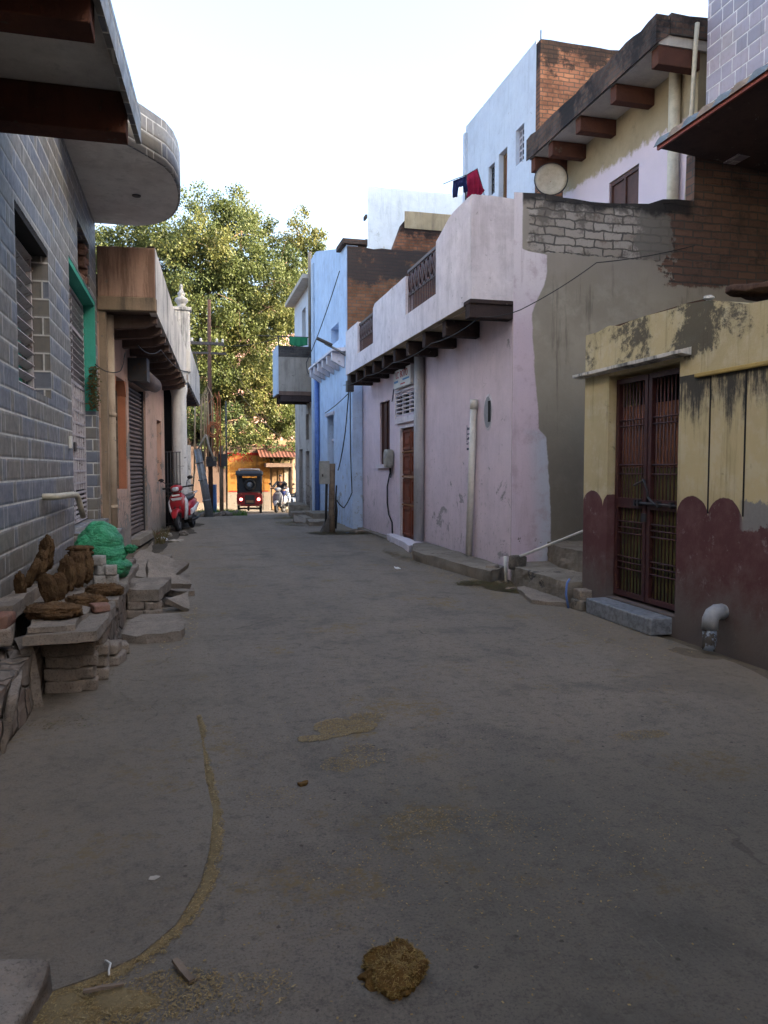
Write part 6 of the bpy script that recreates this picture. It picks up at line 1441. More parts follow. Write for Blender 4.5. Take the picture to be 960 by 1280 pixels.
# ------------------------------------------------------------------ end of the lane: poles, wall with painted advertisement, shops, far houses
UP = thing('utility_pole', 'dark iron utility pole with cross arms and a bundle of looped cables', 'utility pole', (.77, 28, gz(28)))
mb = MB(); mb.tube([(.77,28,-.3),(.78,28,4),(.80,28,7.4)], [.085,.075,.06], 10); mb.build('pole', M['rust_pole'], UP)
mb = MB(); mb.box(.12,1.30,27.93,28.03,5.82,5.92); mb.box(.2,1.35,27.94,28.02,5.50,5.57); ca = mb.build('cross_arm', M['iron_dark'], UP)
mb = MB()
for x in (.2,.5,1.05,1.25): mb.lathe([(.03,0),(.05,.03),(.03,.06),(.05,.09),(.02,.13)], (x,27.98,5.92), 8)
mb.build('insulator', M['pipe_white'], ca)
rr = random.Random(8)
for i in range(9):
    x0 = .45+rr.random()*.65; zt = 3.9+rr.random()*.5; zb = 1.2+rr.random()*1.2; w = .08+rr.random()*.2
    mb = MB(); mb.tube([(x0,27.85,zb),(x0-.02,27.84,(zb+zt)/2),(x0+.02,27.85,zt-.2),(x0+w*.5,27.84,zt),(x0+w,27.85,zt-.25),(x0+w*1.1,27.83,(zb+zt)/2),(x0+w*.9,27.85,zb+.2)], .016, 6)
    mb.build('looped_cable', M[('cable_tan','cable_tan','cable_orange')[i % 3]], UP)
mb = MB()
for i in range(5):
    c = (.78+rr.gauss(0,.1), 27.8, 2.95+rr.gauss(0,.25)); r = .13+rr.random()*.12
    mb.tube([(c[0]+r*math.cos(a*PI/8), 27.8+.02*i, c[2]+r*1.2*math.sin(a*PI/8)) for a in range(16)], .02, 6, closed=True)
mb.build('cable_coil', M['cable_orange'], UP)
mb = MB(); mb.box(.62,.98,27.82,27.95,1.55,1.9); mb.box(.40,.58,27.85,27.97,1.75,2.1); mb.build('junction_box', M['iron_dark'], UP)
mb = MB(); mb.tube([(.22,28.1,1.4),(.30,28.1,4.6)], .03, 8); mb.tube([(.22,28.1,1.4),(.05,28.1,-.1)], .03, 8); mb.build('side_pipe', M['cable_tan'], UP)
LS = thing('leaning_post', 'thick grey steel post leaning beside the utility pole', 'post', (.70, 27.4, gz(27.4)))
mb = MB(); mb.tube([(.72,27.4,-.25),(.52,27.4,1.0),(.32,27.4,2.15)], [.14,.13,.12], 14)
for t in (.25,.55,.8): mb.tube([(.72-.4*t-.01,27.4,-.25+2.4*t),(.72-.4*t-.02,27.4,-.25+2.4*t+.05)], .15, 14)
mb.build('post', M['steel_pole'], LS)
mb = MB(); mb.tube([(.33,27.4,2.1),(.45,27.35,2.35),(.62,27.3,2.65)], .03, 8); mb.tube([(.62,27.3,2.65),(.72,27.3,2.2),(.9,27.3,1.75)], .035, 8); mb.build('strut', M['pale_panel'], LS)
SP = thing('short_post', 'thin dark post with boxes standing right of the utility pole', 'post', (1.18, 28.4, gz(28.4)))
mb = MB(); mb.tube([(1.16,28.4,-.3),(1.17,28.4,2.3)], .075, 10); mb.build('post', M['wood_old'], SP)
mb = MB(); mb.box(1.05,1.33,28.28,28.36,1.55,2.0); mb.build('fuse_box', M['iron_dark'], SP)
SP2 = thing('thin_pole', 'thin straight black pole between the short post and the yellow advertisement', 'pole', (1.40, 29.5, gz(29.5)))
mb = MB(); mb.tube([(1.40,29.5,-.35),(1.41,29.5,4.0)], .03, 8); mb.build('pole', M['iron_dark'], SP2)
mb = MB(); mb.lathe([(.17,-.25),(.18,.2),(.17,.85),(.18,.88)], (.86,29.6,0), 16); o = mb.build('blue_drum', M['blue_drum']); tag(o, 'tall blue plastic drum standing behind the leaning grey post', 'drum')
cable('cable', 'cable spanning from the utility pole to the boxed grey balcony', [(.8,28,5.85),(3.0,26.4,5.9)], .15, .012, 'cable', 10)
cable('cable', 'cable from the utility pole toward the white house parapet', [(.3,28,5.55),(.40,26.9,4.7)], .05, .012, 'cable', 8)
cable('cable', 'cable running from the cross arm away toward the tree', [(1.2,28,5.9),(3.5,41,5.2)], .3, .012, 'cable', 10)
cable('cable', 'upper cable leaving the cross arm toward the far shops', [(.6,28,5.9),(4.8,41.5,3.2)], .3, .012, 'cable', 10)

# grass clump at the bend with rubble kerb
rr = random.Random(6); mb = MB(); tn = []
for k in range(2600):
    x = .35+rr.random()*1.75; y = 28.6+rr.random()*2.8; h = .08+rr.random()*.22*(1-.4*abs(x-1.1)); a = rr.random()*6.28; L = h*.55; z = gz(y); w = .012
    mb.face([(x-w*math.sin(a),y+w*math.cos(a),z),(x+w*math.sin(a),y-w*math.cos(a),z),(x+math.cos(a)*L,y+math.sin(a)*L,z+h)]); tn.append(rr.random())
o = mb.build('grass', M['grass'], weld=False); tag(o, 'bright green grass growing at the foot of the leaning post', kind='stuff'); at = o.data.attributes.new('tone','FLOAT','FACE')
for i, t in enumerate(tn): at.data[i].value = t
rr = random.Random(16)
for i in range(16):
    x = -.05+i*.14+rr.gauss(0,.06); y = 27.2+i*.14+rr.gauss(0,.15)
    put_mesh('small_stone', SR[i % 4], (x,y,gz(y)-.02), (rr.random()*.5,rr.random()*.5,rr.random()*6), 'rough stone in the rubble edging before the green grass', 'stone', 'edging stones by the grass', (2+rr.random()*1.6,)*3)

# advertisement wall
AWL = thing('advertisement_wall', 'long weathered wall painted yellow with red advertisement lettering', 'wall', (1.5, 41, gz(41)))
mb = MB(); wall(mb, 'y-', 41.0, .3, -6, 4.25, -1.0, 2.5); mb.build('wall', M['far_brown'], AWL)
mb = MB(); mb.box(2.0,4.2,40.985,40.998,.25,2.3); pn = mb.build('painted_panel', M['ad_yellow'], AWL)
mb = MB(); mb.box(-5,1.9,40.985,40.998,-.3,2.2); mb.build('orange_panel', M['far_orange'], AWL)
mb = MB(); mb.box(2.0,4.2,40.975,40.984,2.16,2.3); mb.box(2.05,4.1,40.975,40.984,.25,.31); mb.build('red_border', M['ad_red'], pn)
RF = (R(90), 0, 0)
text('lettering', 'CHPAK', .40, (2.68,40.98,1.95), RF, 'ad_red', AWL)
mb = MB(); rr = random.Random(9)
for r_ in range(3):
    x = 2.15
    while x < 4.0:
        w = .08+rr.random()*.16; mb.box(x, x+w, 40.978, 40.984, 1.42-r_*.38, 1.42-r_*.38+.10+.1*rr.random()); x += w+.06+.08*rr.random()
    if r_ == 0: mb.box(2.2,4.05,40.977,40.984,1.30,1.34)
mb.build('small_lettering', M['ad_red2'], AWL)
mb = MB(); mb.box(-6.05,4.3,40.95,41.33,2.5,2.6); mb.build('coping', M['far_brown'], AWL)
# orange and cream house behind the wall
OH = thing('orange_far_house', 'cream and orange house front rising behind the advertisement wall', 'house', (1.5, 44, gz(44)))
mb = MB(); wall(mb, 'y-', 44.0, .3, -7, 4.6, -1, 3.9, holes=[(1.7,2.3,2.8,3.6),(3.0,3.6,2.8,3.6),(.2,.8,2.8,3.6)]); mb.box(-7,4.6,44.3,49,3.91,4.05); mb.build('wall', M['far_orange'], OH)
mb = MB(); mb.box(-7,4.6,44.24,44.28,2.7,3.7); mb.build('window', M['dark'], OH)
mb = MB(); mb.box(1.75,2.85,43.9,43.99,2.55,3.5); mb.build('cream_panel', M['far_cream'], OH)
mb = MB()
for x in (2.25,2.95,4.4): mb.box(x,x+.25,43.85,43.98,2.6,3.9)
mb.build('pilaster', M['far_cream'], OH)
# far pink house
FP = thing('pink_far_house', 'large pale pink house half hidden by the big tree', 'house', (4, 58, gz(58)))
mb = MB(); wall(mb, 'y-', 58.0, .3, -2, 12, -1, 9.6, holes=[(x,x+.8,5.0,6.6) for x in (2.4,4.0,5.6,7.2)]+[(x,x+.8,2.0,3.6) for x in (2.4,4.0,5.6,7.2)]); mb.prism([(-2,9.6),(12,9.6),(9,11.5),(1,11.5)], 57.9, 58.3, 'y'); mb.box(-2,12,64,64.3,-1,9.6); mb.build('wall', M['far_pink'], FP)
mb = MB(); mb.box(-2,12,58.24,58.28,1.8,6.8); mb.build('window', M['dark'], FP)
mb = MB(); mb.box(-2.1,12.1,57.3,57.99,6.75,6.9); mb.build('balcony_slab', M['far_pink'], FP)
mb = MB(); mb.box(-2,12,58.31,63.99,9.4,9.55); mb.build('roof', M['grey_cement'], FP)
# shop row with tin awnings
SH = thing('shop_row', 'low row of roadside shops with rusty tin awnings and tan shutters', 'shop', (5.5, 41, gz(41)))
mb = MB(); wall(mb, 'y-', 42.0, .3, 4.32, 8.2, -1, 3.0, holes=[(6.5,7.0,-.75,1.5)]); mb.build('wall', M['far_cream'], SH)
mb = MB(); mb.box(4.3,8.3,42.3,45,2.9,3.0); mb.build('roof', M['grey_cement'], SH)
def tin(x0, x1, y0, z0, y1, z1, mat):
    mb = MB(); n = int((x1-x0)/.09)
    for i in range(n):
        a, b = x0+(x1-x0)*i/n, x0+(x1-x0)*(i+1)/n; ha, hb = (.0,.035) if i % 2 else (.035,.0)
        mb.face([(a,y0,z0+ha),(b,y0,z0+hb),(b,y1,z1+hb),(a,y1,z1+ha)], smooth=False)
    o = mb.build('tin_awning', M[mat], SH); o.modifiers.new('th','SOLIDIFY').thickness = .01; return o
tin(3.55,5.75,39.6,2.05,41.98,2.75,'tin_rust'); tin(5.8,7.1,39.9,2.25,41.98,2.85,'tin_rust')
mb = MB(); mb.box(3.9,6.0,39.9,41.9,1.55,1.75); mb.build('cloth_valance', M['far_brown'], SH)
for i, x in enumerate([4.40,4.74,5.08,5.62,6.0]):
    mb = MB(); mb.box(x, x+.26, 41.9, 41.99, -.75, 1.6); mb.build('shutter_panel', M[('tan_panel','tan_panel','pale_panel','pale_panel','tan_panel')[i]], SH)
mb = MB(); mb.box(5.36,5.60,41.85,41.97,-.75,1.6); mb.build('dark_doorway', M['dark'], SH)
mb = MB(); mb.tube([(5.25,40.0,-.75),(5.28,40.0,2.0)], .12, 8); mb.build('awning_post', M['bark'], SH)
mb = MB(); mb.box(5.85,7.0,39.95,40.0,1.45,2.0); sg = mb.build('shop_board', M['ad_yellow'], SH)
mb = MB()
for r_ in range(2): mb.box(6.0,6.85,39.94,39.948,1.58+r_*.2,1.66+r_*.2)
mb.build('board_lettering', M['ad_red2'], sg)
mb = MB(); mb.box(6.15,6.55,41.8,41.95,-.7,1.3); mb.build('blue_panel', M['blue_panel2'], SH)
mb = MB(); mb.box(6.9,7.08,39.9,40.05,-.75,2.2); mb.build('blue_post', M['blue_panel'], SH)
KI = thing('blue_kiosk', 'narrow blue kiosk standing past the grey house corner', 'kiosk', (5.1, 34.5, gz(34.5)))
mb = MB(); mb.box(5.02,5.5,34.2,35.0,-.5,2.2); mb.build('body', M['blue_panel'], KI); mb = MB(); mb.box(4.95,5.6,34.1,35.1,2.2,2.32); mb.build('roof', M['steel_pole'], KI)
mb = MB(); mb.box(4.72,5.3,33.4,33.45,2.9,3.9); mb.tube([(5.28,33.42,-.5),(5.28,33.42,3.9)], .04, 8); o = mb.build('signboard', M['steel_pole']); tag(o, 'grey blue signboard on a pole beyond the grey house', 'sign')
# houses closing the cross street on the left
LH = thing('cross_street_house', 'dull brown house side at the left end of the lane', 'house', (-5, 33, gz(33)))
mb = MB(); mb.box(-9,-.9,32,39,-.8,5.0); mb.build('wall', M['far_orange'], LH)

# ------------------------------------------------------------------ the big tree
TR = thing('peepal_tree', 'huge leafy peepal tree towering over the end of the lane', 'tree', (1.9, 47, gz(47)))
rr = random.Random(12)
mb = MB(); mb.tube([(1.9,47,-.9),(1.8,47,1.2),(2.0,47,3.2),(1.9,47,5.0)], [.75,.55,.48,.42], 12)
limbs = [[(1.9,47,4.6),(.6,46.6,6.5),(-1.2,46,8.6),(-3.6,45.6,10.8)],[(1.9,47,4.8),(1.6,47.3,7.5),(1.0,47,10.5),(.8,47,14.5)],[(1.9,47,5.0),(3.2,47.4,7.4),(4.6,47.2,10.5),(6.2,47,14.2)],[(1.9,47,4.2),(3.6,46.3,5.6),(5.4,45.8,6.8),(7.0,45.5,7.8)],[(1.8,47,3.9),(.6,46.0,4.9),(-.8,45.2,5.6),(-2.2,45,6.4)],[(1.9,47,5.0),(2.6,46.2,8.5),(3.0,45.8,12),(3.2,46,15.2)],[(2.0,47,3.6),(3.0,45.6,4.8),(4.2,44.8,4.5),(5.2,44.2,3.6)]]
for L in limbs: mb.tube(L, [.28,.2,.13,.05], 8)
tips = [p for L in limbs for p in L[1:]]
mb.build('trunk', M['bark'], TR)
clumps = [(-7.52, 47.6, 13.49, 2.53), (-4.86, 46.5, 12.28, 2.47), (-3.54, 46.5, 14.36, 1.78), (-3.0, 47.6, 12.65, 2.28), (-1.54, 45.4, 14.63, 1.83), (-0.75, 47.6, 13.02, 2.53), (0.65, 46.5, 15.93, 1.68), (1.95, 45.4, 14.44, 2.32), (3.23, 47.6, 16.56, 1.52), (4.17, 46.5, 15.28, 1.28), (5.11, 45.4, 13.07, 1.45), (6.87, 46.5, 15.57, 1.19), (6.68, 47.6, 14.2, 1.52), (7.49, 46.5, 14.58, 0.79), (1.01, 44.3, 12.11, 2.26), (3.27, 45.4, 12.51, 2.17), (5.34, 47.6, 12.05, 1.92), (6.63, 45.4, 11.47, 1.45), (0.12, 47.6, 10.27, 2.12), (1.85, 44.3, 9.74, 2.12), (3.93, 46.5, 9.78, 2.08), (5.81, 47.6, 9.81, 2.02), (6.79, 44.3, 9.52, 1.18), (0.75, 45.4, 7.64, 1.83), (2.66, 47.6, 7.77, 2.12), (4.26, 44.3, 6.94, 1.79), (6.0, 46.5, 7.26, 1.78), (-0.84, 47.6, 6.95, 2.02), (0.27, 44.3, 5.05, 1.51), (1.93, 46.5, 5.59, 1.68), (3.69, 47.6, 5.39, 1.01), (5.37, 45.4, 5.11, 1.35), (6.61, 46.5, 5.6, 1.24), (-0.66, 47.6, 3.64, 1.52), (0.69, 45.4, 3.19, 1.06), (1.96, 46.5, 4.0, 1.09), (4.69, 44.3, 4.01, 0.75), (5.92, 45.4, 3.52, 1.16), (7.41, 47.6, 4.23, 1.11), (3.01, 44.3, 2.81, 0.61), (3.58, 43.2, 2.34, 0.41), (4.9, 44.3, 2.64, 0.71), (6.14, 44.3, 2.1, 0.56), (-1.75, 48.7, 9.43, 2.07), (-2.51, 48.7, 5.59, 2.07), (2.43, 44.3, 3.3, 0.56), (1.52, 46.5, 2.44, 0.49), (2.66, 41.0, 2.55, 0.52), (4.32, 41.0, 2.35, 0.57), (1.1, 41.0, 2.54, 0.61), (1.91, 41.0, 2.04, 0.39), (3.49, 41.0, 3.18, 0.7), (5.17, 41.0, 2.48, 0.52), (1.64, 41.0, 3.16, 0.7), (-0.06, 43.2, 6.46, 1.19), (0.16, 43.2, 4.1, 1.01), (0.86, 42.1, 4.17, 0.81), (2.32, 42.1, 4.07, 0.89), (2.74, 42.1, 3.43, 0.63), (4.14, 43.2, 5.27, 1.19), (5.1, 43.2, 4.18, 0.92), (5.82, 43.2, 4.41, 0.92), (4.01, 42.1, 3.1, 0.54), (6.58, 43.2, 2.85, 0.64), (0.93, 43.2, 7.78, 1.29), (3.27, 43.2, 6.12, 1.29), (4.82, 43.2, 7.49, 1.38), (1.9, 43.2, 6.74, 1.1), (2.88, 43.2, 10.24, 1.65), (0.95, 43.2, 9.5, 1.56), (4.84, 43.2, 10.12, 1.38), (1.3, 43.2, 13.77, 1.38), (2.9, 43.2, 12.6, 1.38), (-0.05, 44.3, 12.69, 1.88), (5.61, 43.2, 11.91, 1.1)]
mb = MB()
for (cx, cy, cz, r) in clumps:       # twigs from the nearest limb to every clump
    p = min(tips, key=lambda t: (Vector(t)-Vector((cx,cy,cz))).length); q = Vector((cx,cy,cz)); a = Vector(p)
    mb.tube([a, a.lerp(q,.5)+Vector((0,0,-.2)), q], [.06,.04,.015], 5)
    for k in range(4): e = q+Vector((rr.gauss(0,.6),rr.gauss(0,.6),rr.gauss(0,.6)))*r; mb.tube([q.lerp(a,.2), e], [.022,.008], 4)
mb.build('branch', M['bark'], TR)
mb = MB(); tn = []
for ci, (cx, cy, cz, r) in enumerate(clumps):
    n = int(1400*r*r); base_t = rr.random()
    sub = [(Vector((rr.gauss(0,1),rr.gauss(0,1),rr.gauss(0,.85))).normalized()*r*(.45+.55*rr.random()**.5), r*(.22+.26*rr.random())) for _ in range(20)]
    for k in range(n):
        c, sr = sub[rr.randrange(20)]; d = Vector((rr.gauss(0,1),rr.gauss(0,1),rr.gauss(0,1))); d.normalize(); p = Vector((cx,cy,cz))+c+d*sr*(rr.random()**.4)
        L = .085+.075*rr.random(); up_ = Vector((rr.gauss(0,.7),rr.gauss(0,.7),-.9)).normalized(); e = up_.orthogonal(); e.rotate(Matrix.Rotation(rr.random()*6.28,3,up_)); e = e.normalized()*L*.42
        mb.face([p, p+up_*L*.45+e, p+up_*L, p+up_*L*.45-e]); tn.append(min(1,max(0,base_t*.62+.38*rr.random())))
o = mb.build('crown', M['leaf'], TR, weld=False); at = o.data.attributes.new('tone','FLOAT','FACE'); at.data.foreach_set('value', tn)
M['paint_blue'] = plain('pale_blue_scooter_paint', (.22,.28,.40), .3, .5)
M['alloy'] = plain('dull_alloy', (.12,.12,.125), .5, .4, .4)
# ------------------------------------------------------------------ scooters, rickshaw, people
def loft(mb, rings, n=16, pw=2.4):
    """rings: (centre, axis a, axis b) superellipse sections, capped"""
    R_ = []
    for c, a, b in rings:
        c, a, b = Vector(c), Vector(a), Vector(b); ring = []
        for k in range(n):
            t = 2*PI*k/n; ct, st = math.cos(t), math.sin(t); e = 2/pw
            ring.append(c + a*math.copysign(abs(ct)**e, ct) + b*math.copysign(abs(st)**e, st))
        R_.append(ring)
    for p, q in zip(R_, R_[1:]):
        for k in range(n): m = (k+1) % n; mb.face([p[k],p[m],q[m],q[k]], smooth=True)
    mb.face(list(reversed(R_[0]))); mb.face(R_[-1])
def torus(mb, c, Rr, r, n=28, m=10, axis='x'):
    pts = []
    for k in range(n):
        t = 2*PI*k/n; a, b = Rr*math.cos(t), Rr*math.sin(t)
        pts.append(Vector(c)+ (Vector((0,a,b)) if axis == 'x' else Vector((a,0,b))))
    mb.tube(pts, r, m, closed=True)
def wheel(par, c, Rr, r, name='wheel', axis='x'):
    mb = MB(); torus(mb, c, Rr-r, r, axis=axis); w = mb.build(name, M['rubber'], par, local=True)
    mb = MB(); q = .035
    Mx = (Matrix.Rotation(R(90),4,'Y') if axis == 'x' else Matrix.Rotation(R(90),4,'X'))
    mb.lathe([(Rr-1.6*r,-q),(Rr-1.5*r,-q*.8),(Rr-1.5*r,q*.8),(Rr-1.6*r,q)], c, 24, Mx); mb.lathe([(.06,-q*1.4),(.06,q*1.4)], c, 12, Mx); mb.build('rim', M['alloy'], w, local=True)
    return w
def scooter(label, loc, rz, paint, side, steer=0.0, lean=0.0):
    t = thing('scooter', label, 'scooter', loc, None, rz); t.rotation_euler = (0, lean, rz)
    P = M[paint]; S = M[side]
    wheel(t, (0,-.62,.225), .225, .05, 'front_wheel'); wheel(t, (0,.58,.225), .225, .055, 'rear_wheel')
    mb = MB(); loft(mb, [((0,-.86,.36),(.05,0,0),(0,.01,.03)),((0,-.80,.46),(.085,0,0),(0,.03,.05)),((0,-.62,.50),(.095,0,0),(0,.02,.055)),((0,-.45,.45),(.09,0,0),(0,.03,.06)),((0,-.38,.36),(.07,0,0),(0,.02,.04))]); mb.build('front_fender', P, t, local=True)
    mb = MB()
    for x in (-.075,.075): mb.tube([(x,-.62,.225),(x*.8,-.5,.55),(x*.5,-.42,.70)], .018, 8)
    mb.build('fork', M['black_plastic'], t, local=True)
    mb = MB(); loft(mb, [((0,-.36,.30),(.13,0,0),(0,.05,.0)),((0,-.42,.48),(.19,0,0),(0,.07,.0)),((0,-.42,.68),(.21,0,0),(0,.075,.0)),((0,-.39,.82),(.19,0,0),(0,.07,.0)),((0,-.36,.92),(.10,0,0),(0,.05,0))]); ap_ = mb.build('front_apron', P, t, local=True)
    mb = MB()
    for sx in (-1,1): loft(mb, [((sx*.13,-.37,.26),(.03,0,0),(0,.10,0)),((sx*.185,-.40,.50),(.035,0,0),(0,.10,0)),((sx*.20,-.38,.70),(.03,0,0),(0,.085,0)),((sx*.15,-.36,.84),(.02,0,0),(0,.05,0))], 10)
    mb.build('apron_side_trim', S, ap_, local=True)
    mb = MB(); mb.prism([(-.10,.74),(.10,.74),(.14,.80),(-.14,.80)], -.492, -.47, 'y'); mb.build('front_trim', S, ap_, local=True)
    mb = MB(); loft(mb, [((0,-.50,1.0),(.06,0,0),(0,0,.05)),((0,-.46,1.01),(.12,0,0),(0,0,.085)),((0,-.36,1.02),(.15,0,0),(0,0,.09)),((0,-.26,1.03),(.10,0,0),(0,0,.05))]); hd = mb.build('handlebar_cowl', P, t, local=True)
    mb = MB(); loft(mb, [((0,-.525,1.0),(.03,0,0),(0,0,.03)),((0,-.505,1.0),(.085,0,0),(0,0,.055)),((0,-.48,1.0),(.09,0,0),(0,0,.06))]); mb.build('headlight', M['lens'], hd, local=True)
    mb = MB(); mb.tube([(-.36,-.22,1.05),(-.2,-.30,1.04),(.2,-.30,1.04),(.36,-.22,1.05)], .018, 8); mb.tube([(-.37,-.2,1.05),(-.25,-.27,1.045)], .024, 8); mb.tube([(.37,-.2,1.05),(.25,-.27,1.045)], .024, 8); mb.build('handlebar', M['black_plastic'], t, local=True)
    for sx in (-1,1):
        mb = MB(); mb.tube([(sx*.22,-.29,1.06),(sx*.27,-.32,1.18),(sx*.33,-.33,1.22)], .009, 6); mr_ = mb.build('mirror_stalk', M['black_plastic'], t, local=True)
        mb = MB(); mb.ball((sx*.35,-.33,1.25), (.07,.025,.045), 14, 9); mb.build('mirror', M['black_plastic'], mr_, local=True)
    mb = MB(); loft(mb, [((0,-.32,.30),(.15,0,0),(0,0,.04)),((0,-.1,.29),(.17,0,0),(0,0,.035)),((0,.14,.30),(.16,0,0),(0,0,.05))], 12, 4); mb.build('floorboard', M['black_plastic'], t, local=True)
    mb = MB(); loft(mb, [((0,.08,.45),(.12,0,0),(0,0,.16)),((0,.25,.53),(.18,0,0),(0,0,.19)),((0,.55,.58),(.19,0,0),(0,0,.17)),((0,.82,.66),(.14,0,0),(0,0,.11)),((0,.95,.70),(.06,0,0),(0,0,.05))], 18, 2.8); rb_ = mb.build('rear_body', P, t, local=True)
    mb = MB()
    for sx in (-1,1): loft(mb, [((sx*.15,.12,.42),(.03,0,0),(0,0,.07)),((sx*.19,.4,.50),(.025,0,0),(0,0,.07)),((sx*.18,.75,.60),(.02,0,0),(0,0,.04))], 10)
    mb.build('side_trim', S, rb_, local=True)
    mb = MB(); loft(mb, [((0,.02,.72),(.10,0,0),(0,0,.035)),((0,.2,.745),(.15,0,0),(0,0,.05)),((0,.5,.78),(.155,0,0),(0,0,.05)),((0,.8,.82),(.12,0,0),(0,0,.045)),((0,.9,.83),(.06,0,0),(0,0,.02))], 16, 3); mb.build('seat', M['black_plastic'], t, local=True)
    mb = MB(); mb.tube([(-.12,.7,.85),(-.13,.98,.9),(.13,.98,.9),(.12,.7,.85)], .014, 8); mb.build('grab_rail', M['silver_plastic'], t, local=True)
    mb = MB(); mb.tube([(.10,.25,.22),(.14,.6,.24),(.15,.85,.30)], .035, 10); mb.box(-.08,.12,.2,.5,.16,.34); mb.build('engine', M['black_plastic'], t, local=True)
    mb = MB(); mb.tube([(-.1,.1,.25),(-.2,.02,.01)], .012, 6); mb.build('side_stand', M['iron_dark'], t, local=True)
    mb = MB(); mb.box(-.09,.09,-.50,-.495,.84,.88); mb.build('number_plate', M['sign_white'], t, local=True)
    return t
scooter('red and silver scooter parked on its stand by the white column', (-.06,19.3,.0), R(-15), 'red_paint', 'silver_plastic', lean=R(-7))
sx_, sy_ = 3.88, 33.6
scooter('white scooter facing the camera at the right end of the lane', (sx_,sy_,gz(sy_)), R(-22), 'white_paint', 'white_paint')

ER = thing('auto_rickshaw', 'red and black rickshaw with both tail lamps lit in the lane', 'rickshaw', (2.52,33.2,gz(33.2)), None, R(-3))
mb = MB()
loft(mb, [((0,-.90,.62),(.50,0,0),(0,0,.27)),((0,-.86,.62),(.53,0,0),(0,0,.29)),((0,.4,.60),(.53,0,0),(0,0,.29)),((0,1.3,.60),(.40,0,0),(0,0,.25)),((0,1.75,.60),(.2,0,0),(0,0,.18))], 24, 6); bd = mb.build('body', M['red_dull'], ER, local=True)
mb = MB(); mb.box(-.20,.20,-.935,-.90,.42,.80); mb.build('rear_grille', M['black_plastic'], bd, local=True)
for sx in (-1,1):
    mb = MB(); mb.lathe([(.085,-.02),(.09,.02),(.05,.035)], (sx*.36,-.91,.62), 18, Matrix.Rotation(R(90),4,'X')); lm = mb.build('tail_lamp', M['red_gloss'], ER, local=True)
    mb = MB(); mb.lathe([(.062,0),(.055,.02),(.02,.028)], (sx*.36,-.945,.62), 16, Matrix.Rotation(R(90),4,'X')); mb.build('lamp_lens', M['tail_lit'], lm, local=True)
    mb = MB(); mb.ball((sx*.36,-.90,.84), (.045,.03,.04), 10, 7); mb.build('indicator', M['clay_red'], ER, local=True)
mb = MB()
for sx in (-1,1):
    mb.tube([(sx*.48,-.86,.85),(sx*.49,-.84,1.62)], .025, 8); mb.tube([(sx*.49,.35,.85),(sx*.49,.35,1.62)], .022, 8); mb.tube([(sx*.38,1.3,.8),(sx*.42,1.1,1.62)], .022, 8)
mb.tube([(-.48,-.86,.92),(.48,-.86,.92)], .022, 8); mb.build('frame', M['black_plastic'], ER, local=True)
mb = MB(); loft(mb, [((0,-1.0,1.63),(.52,0,0),(0,0,.05)),((0,-.9,1.69),(.56,0,0),(0,0,.10)),((0,.2,1.72),(.57,0,0),(0,0,.11)),((0,1.2,1.68),(.52,0,0),(0,0,.09)),((0,1.4,1.62),(.45,0,0),(0,0,.04))], 24, 5); mb.build('canopy', M['black_canvas'], ER, local=True)
mb = MB()
for y in (-.6,-.2,.3,.8): mb.tube([(-.42,y,1.87),(.42,y,1.87)], .018, 6)
for x in (-.42,0,.42): mb.tube([(x,-.7,1.87),(x,.9,1.87)], .018, 6)
for x in (-.42,.42):
    for y in (-.6,.8): mb.tube([(x,y,1.78),(x,y,1.87)], .014, 6)
mb.build('roof_rack', M['silver_plastic'], ER, local=True)
mb = MB(); mb.box(-.46,.46,-.86,-.84,.92,1.2); mb.box(-.46,-.30,-.86,-.84,1.2,1.6); mb.box(.30,.46,-.86,-.84,1.2,1.6); mb.build('rear_curtain', M['black_canvas'], ER, local=True)
mb = MB(); mb.box(-.46,.46,-.30,-.24,.6,1.5); mb.build('seat_back', M['black_canvas'], ER, local=True)
mb = MB(); mb.box(-.48,.48,-.85,-.2,.86,.94); mb.build('seat', M['black_plastic'], ER, local=True)
mb = MB(); torus(mb, (0,-.95,1.22), .19, .06, axis='y'); sp = mb.build('spare_wheel', M['rubber'], ER, local=True)
mb = MB(); mb.lathe([(.13,-.02),(.13,.02),(.05,.04)], (0,-.95,1.22), 16, Matrix.Rotation(R(90),4,'X')); mb.build('rim', M['steel_pole'], sp, local=True)
wheel(ER, (-.46,-.45,.21), .21, .05); wheel(ER, (.46,-.45,.21), .21, .05); wheel(ER, (0,1.55,.21), .21, .05, 'front_wheel')
mb = MB(); mb.box(-.46,.46,-.48,-.42,.18,.26); mb.tube([(0,1.55,.21),(0,1.2,.9)], .03, 8); mb.build('axle', M['iron_dark'], ER, local=True)
mb = MB(); mb.box(-.50,-.38,-.93,-.90,.36,.42); mb.box(.38,.50,-.93,-.90,.36,.42); mb.box(-.15,.15,-.945,-.936,.48,.58); mb.build('number_plate', M['tan_panel'], ER, local=True)

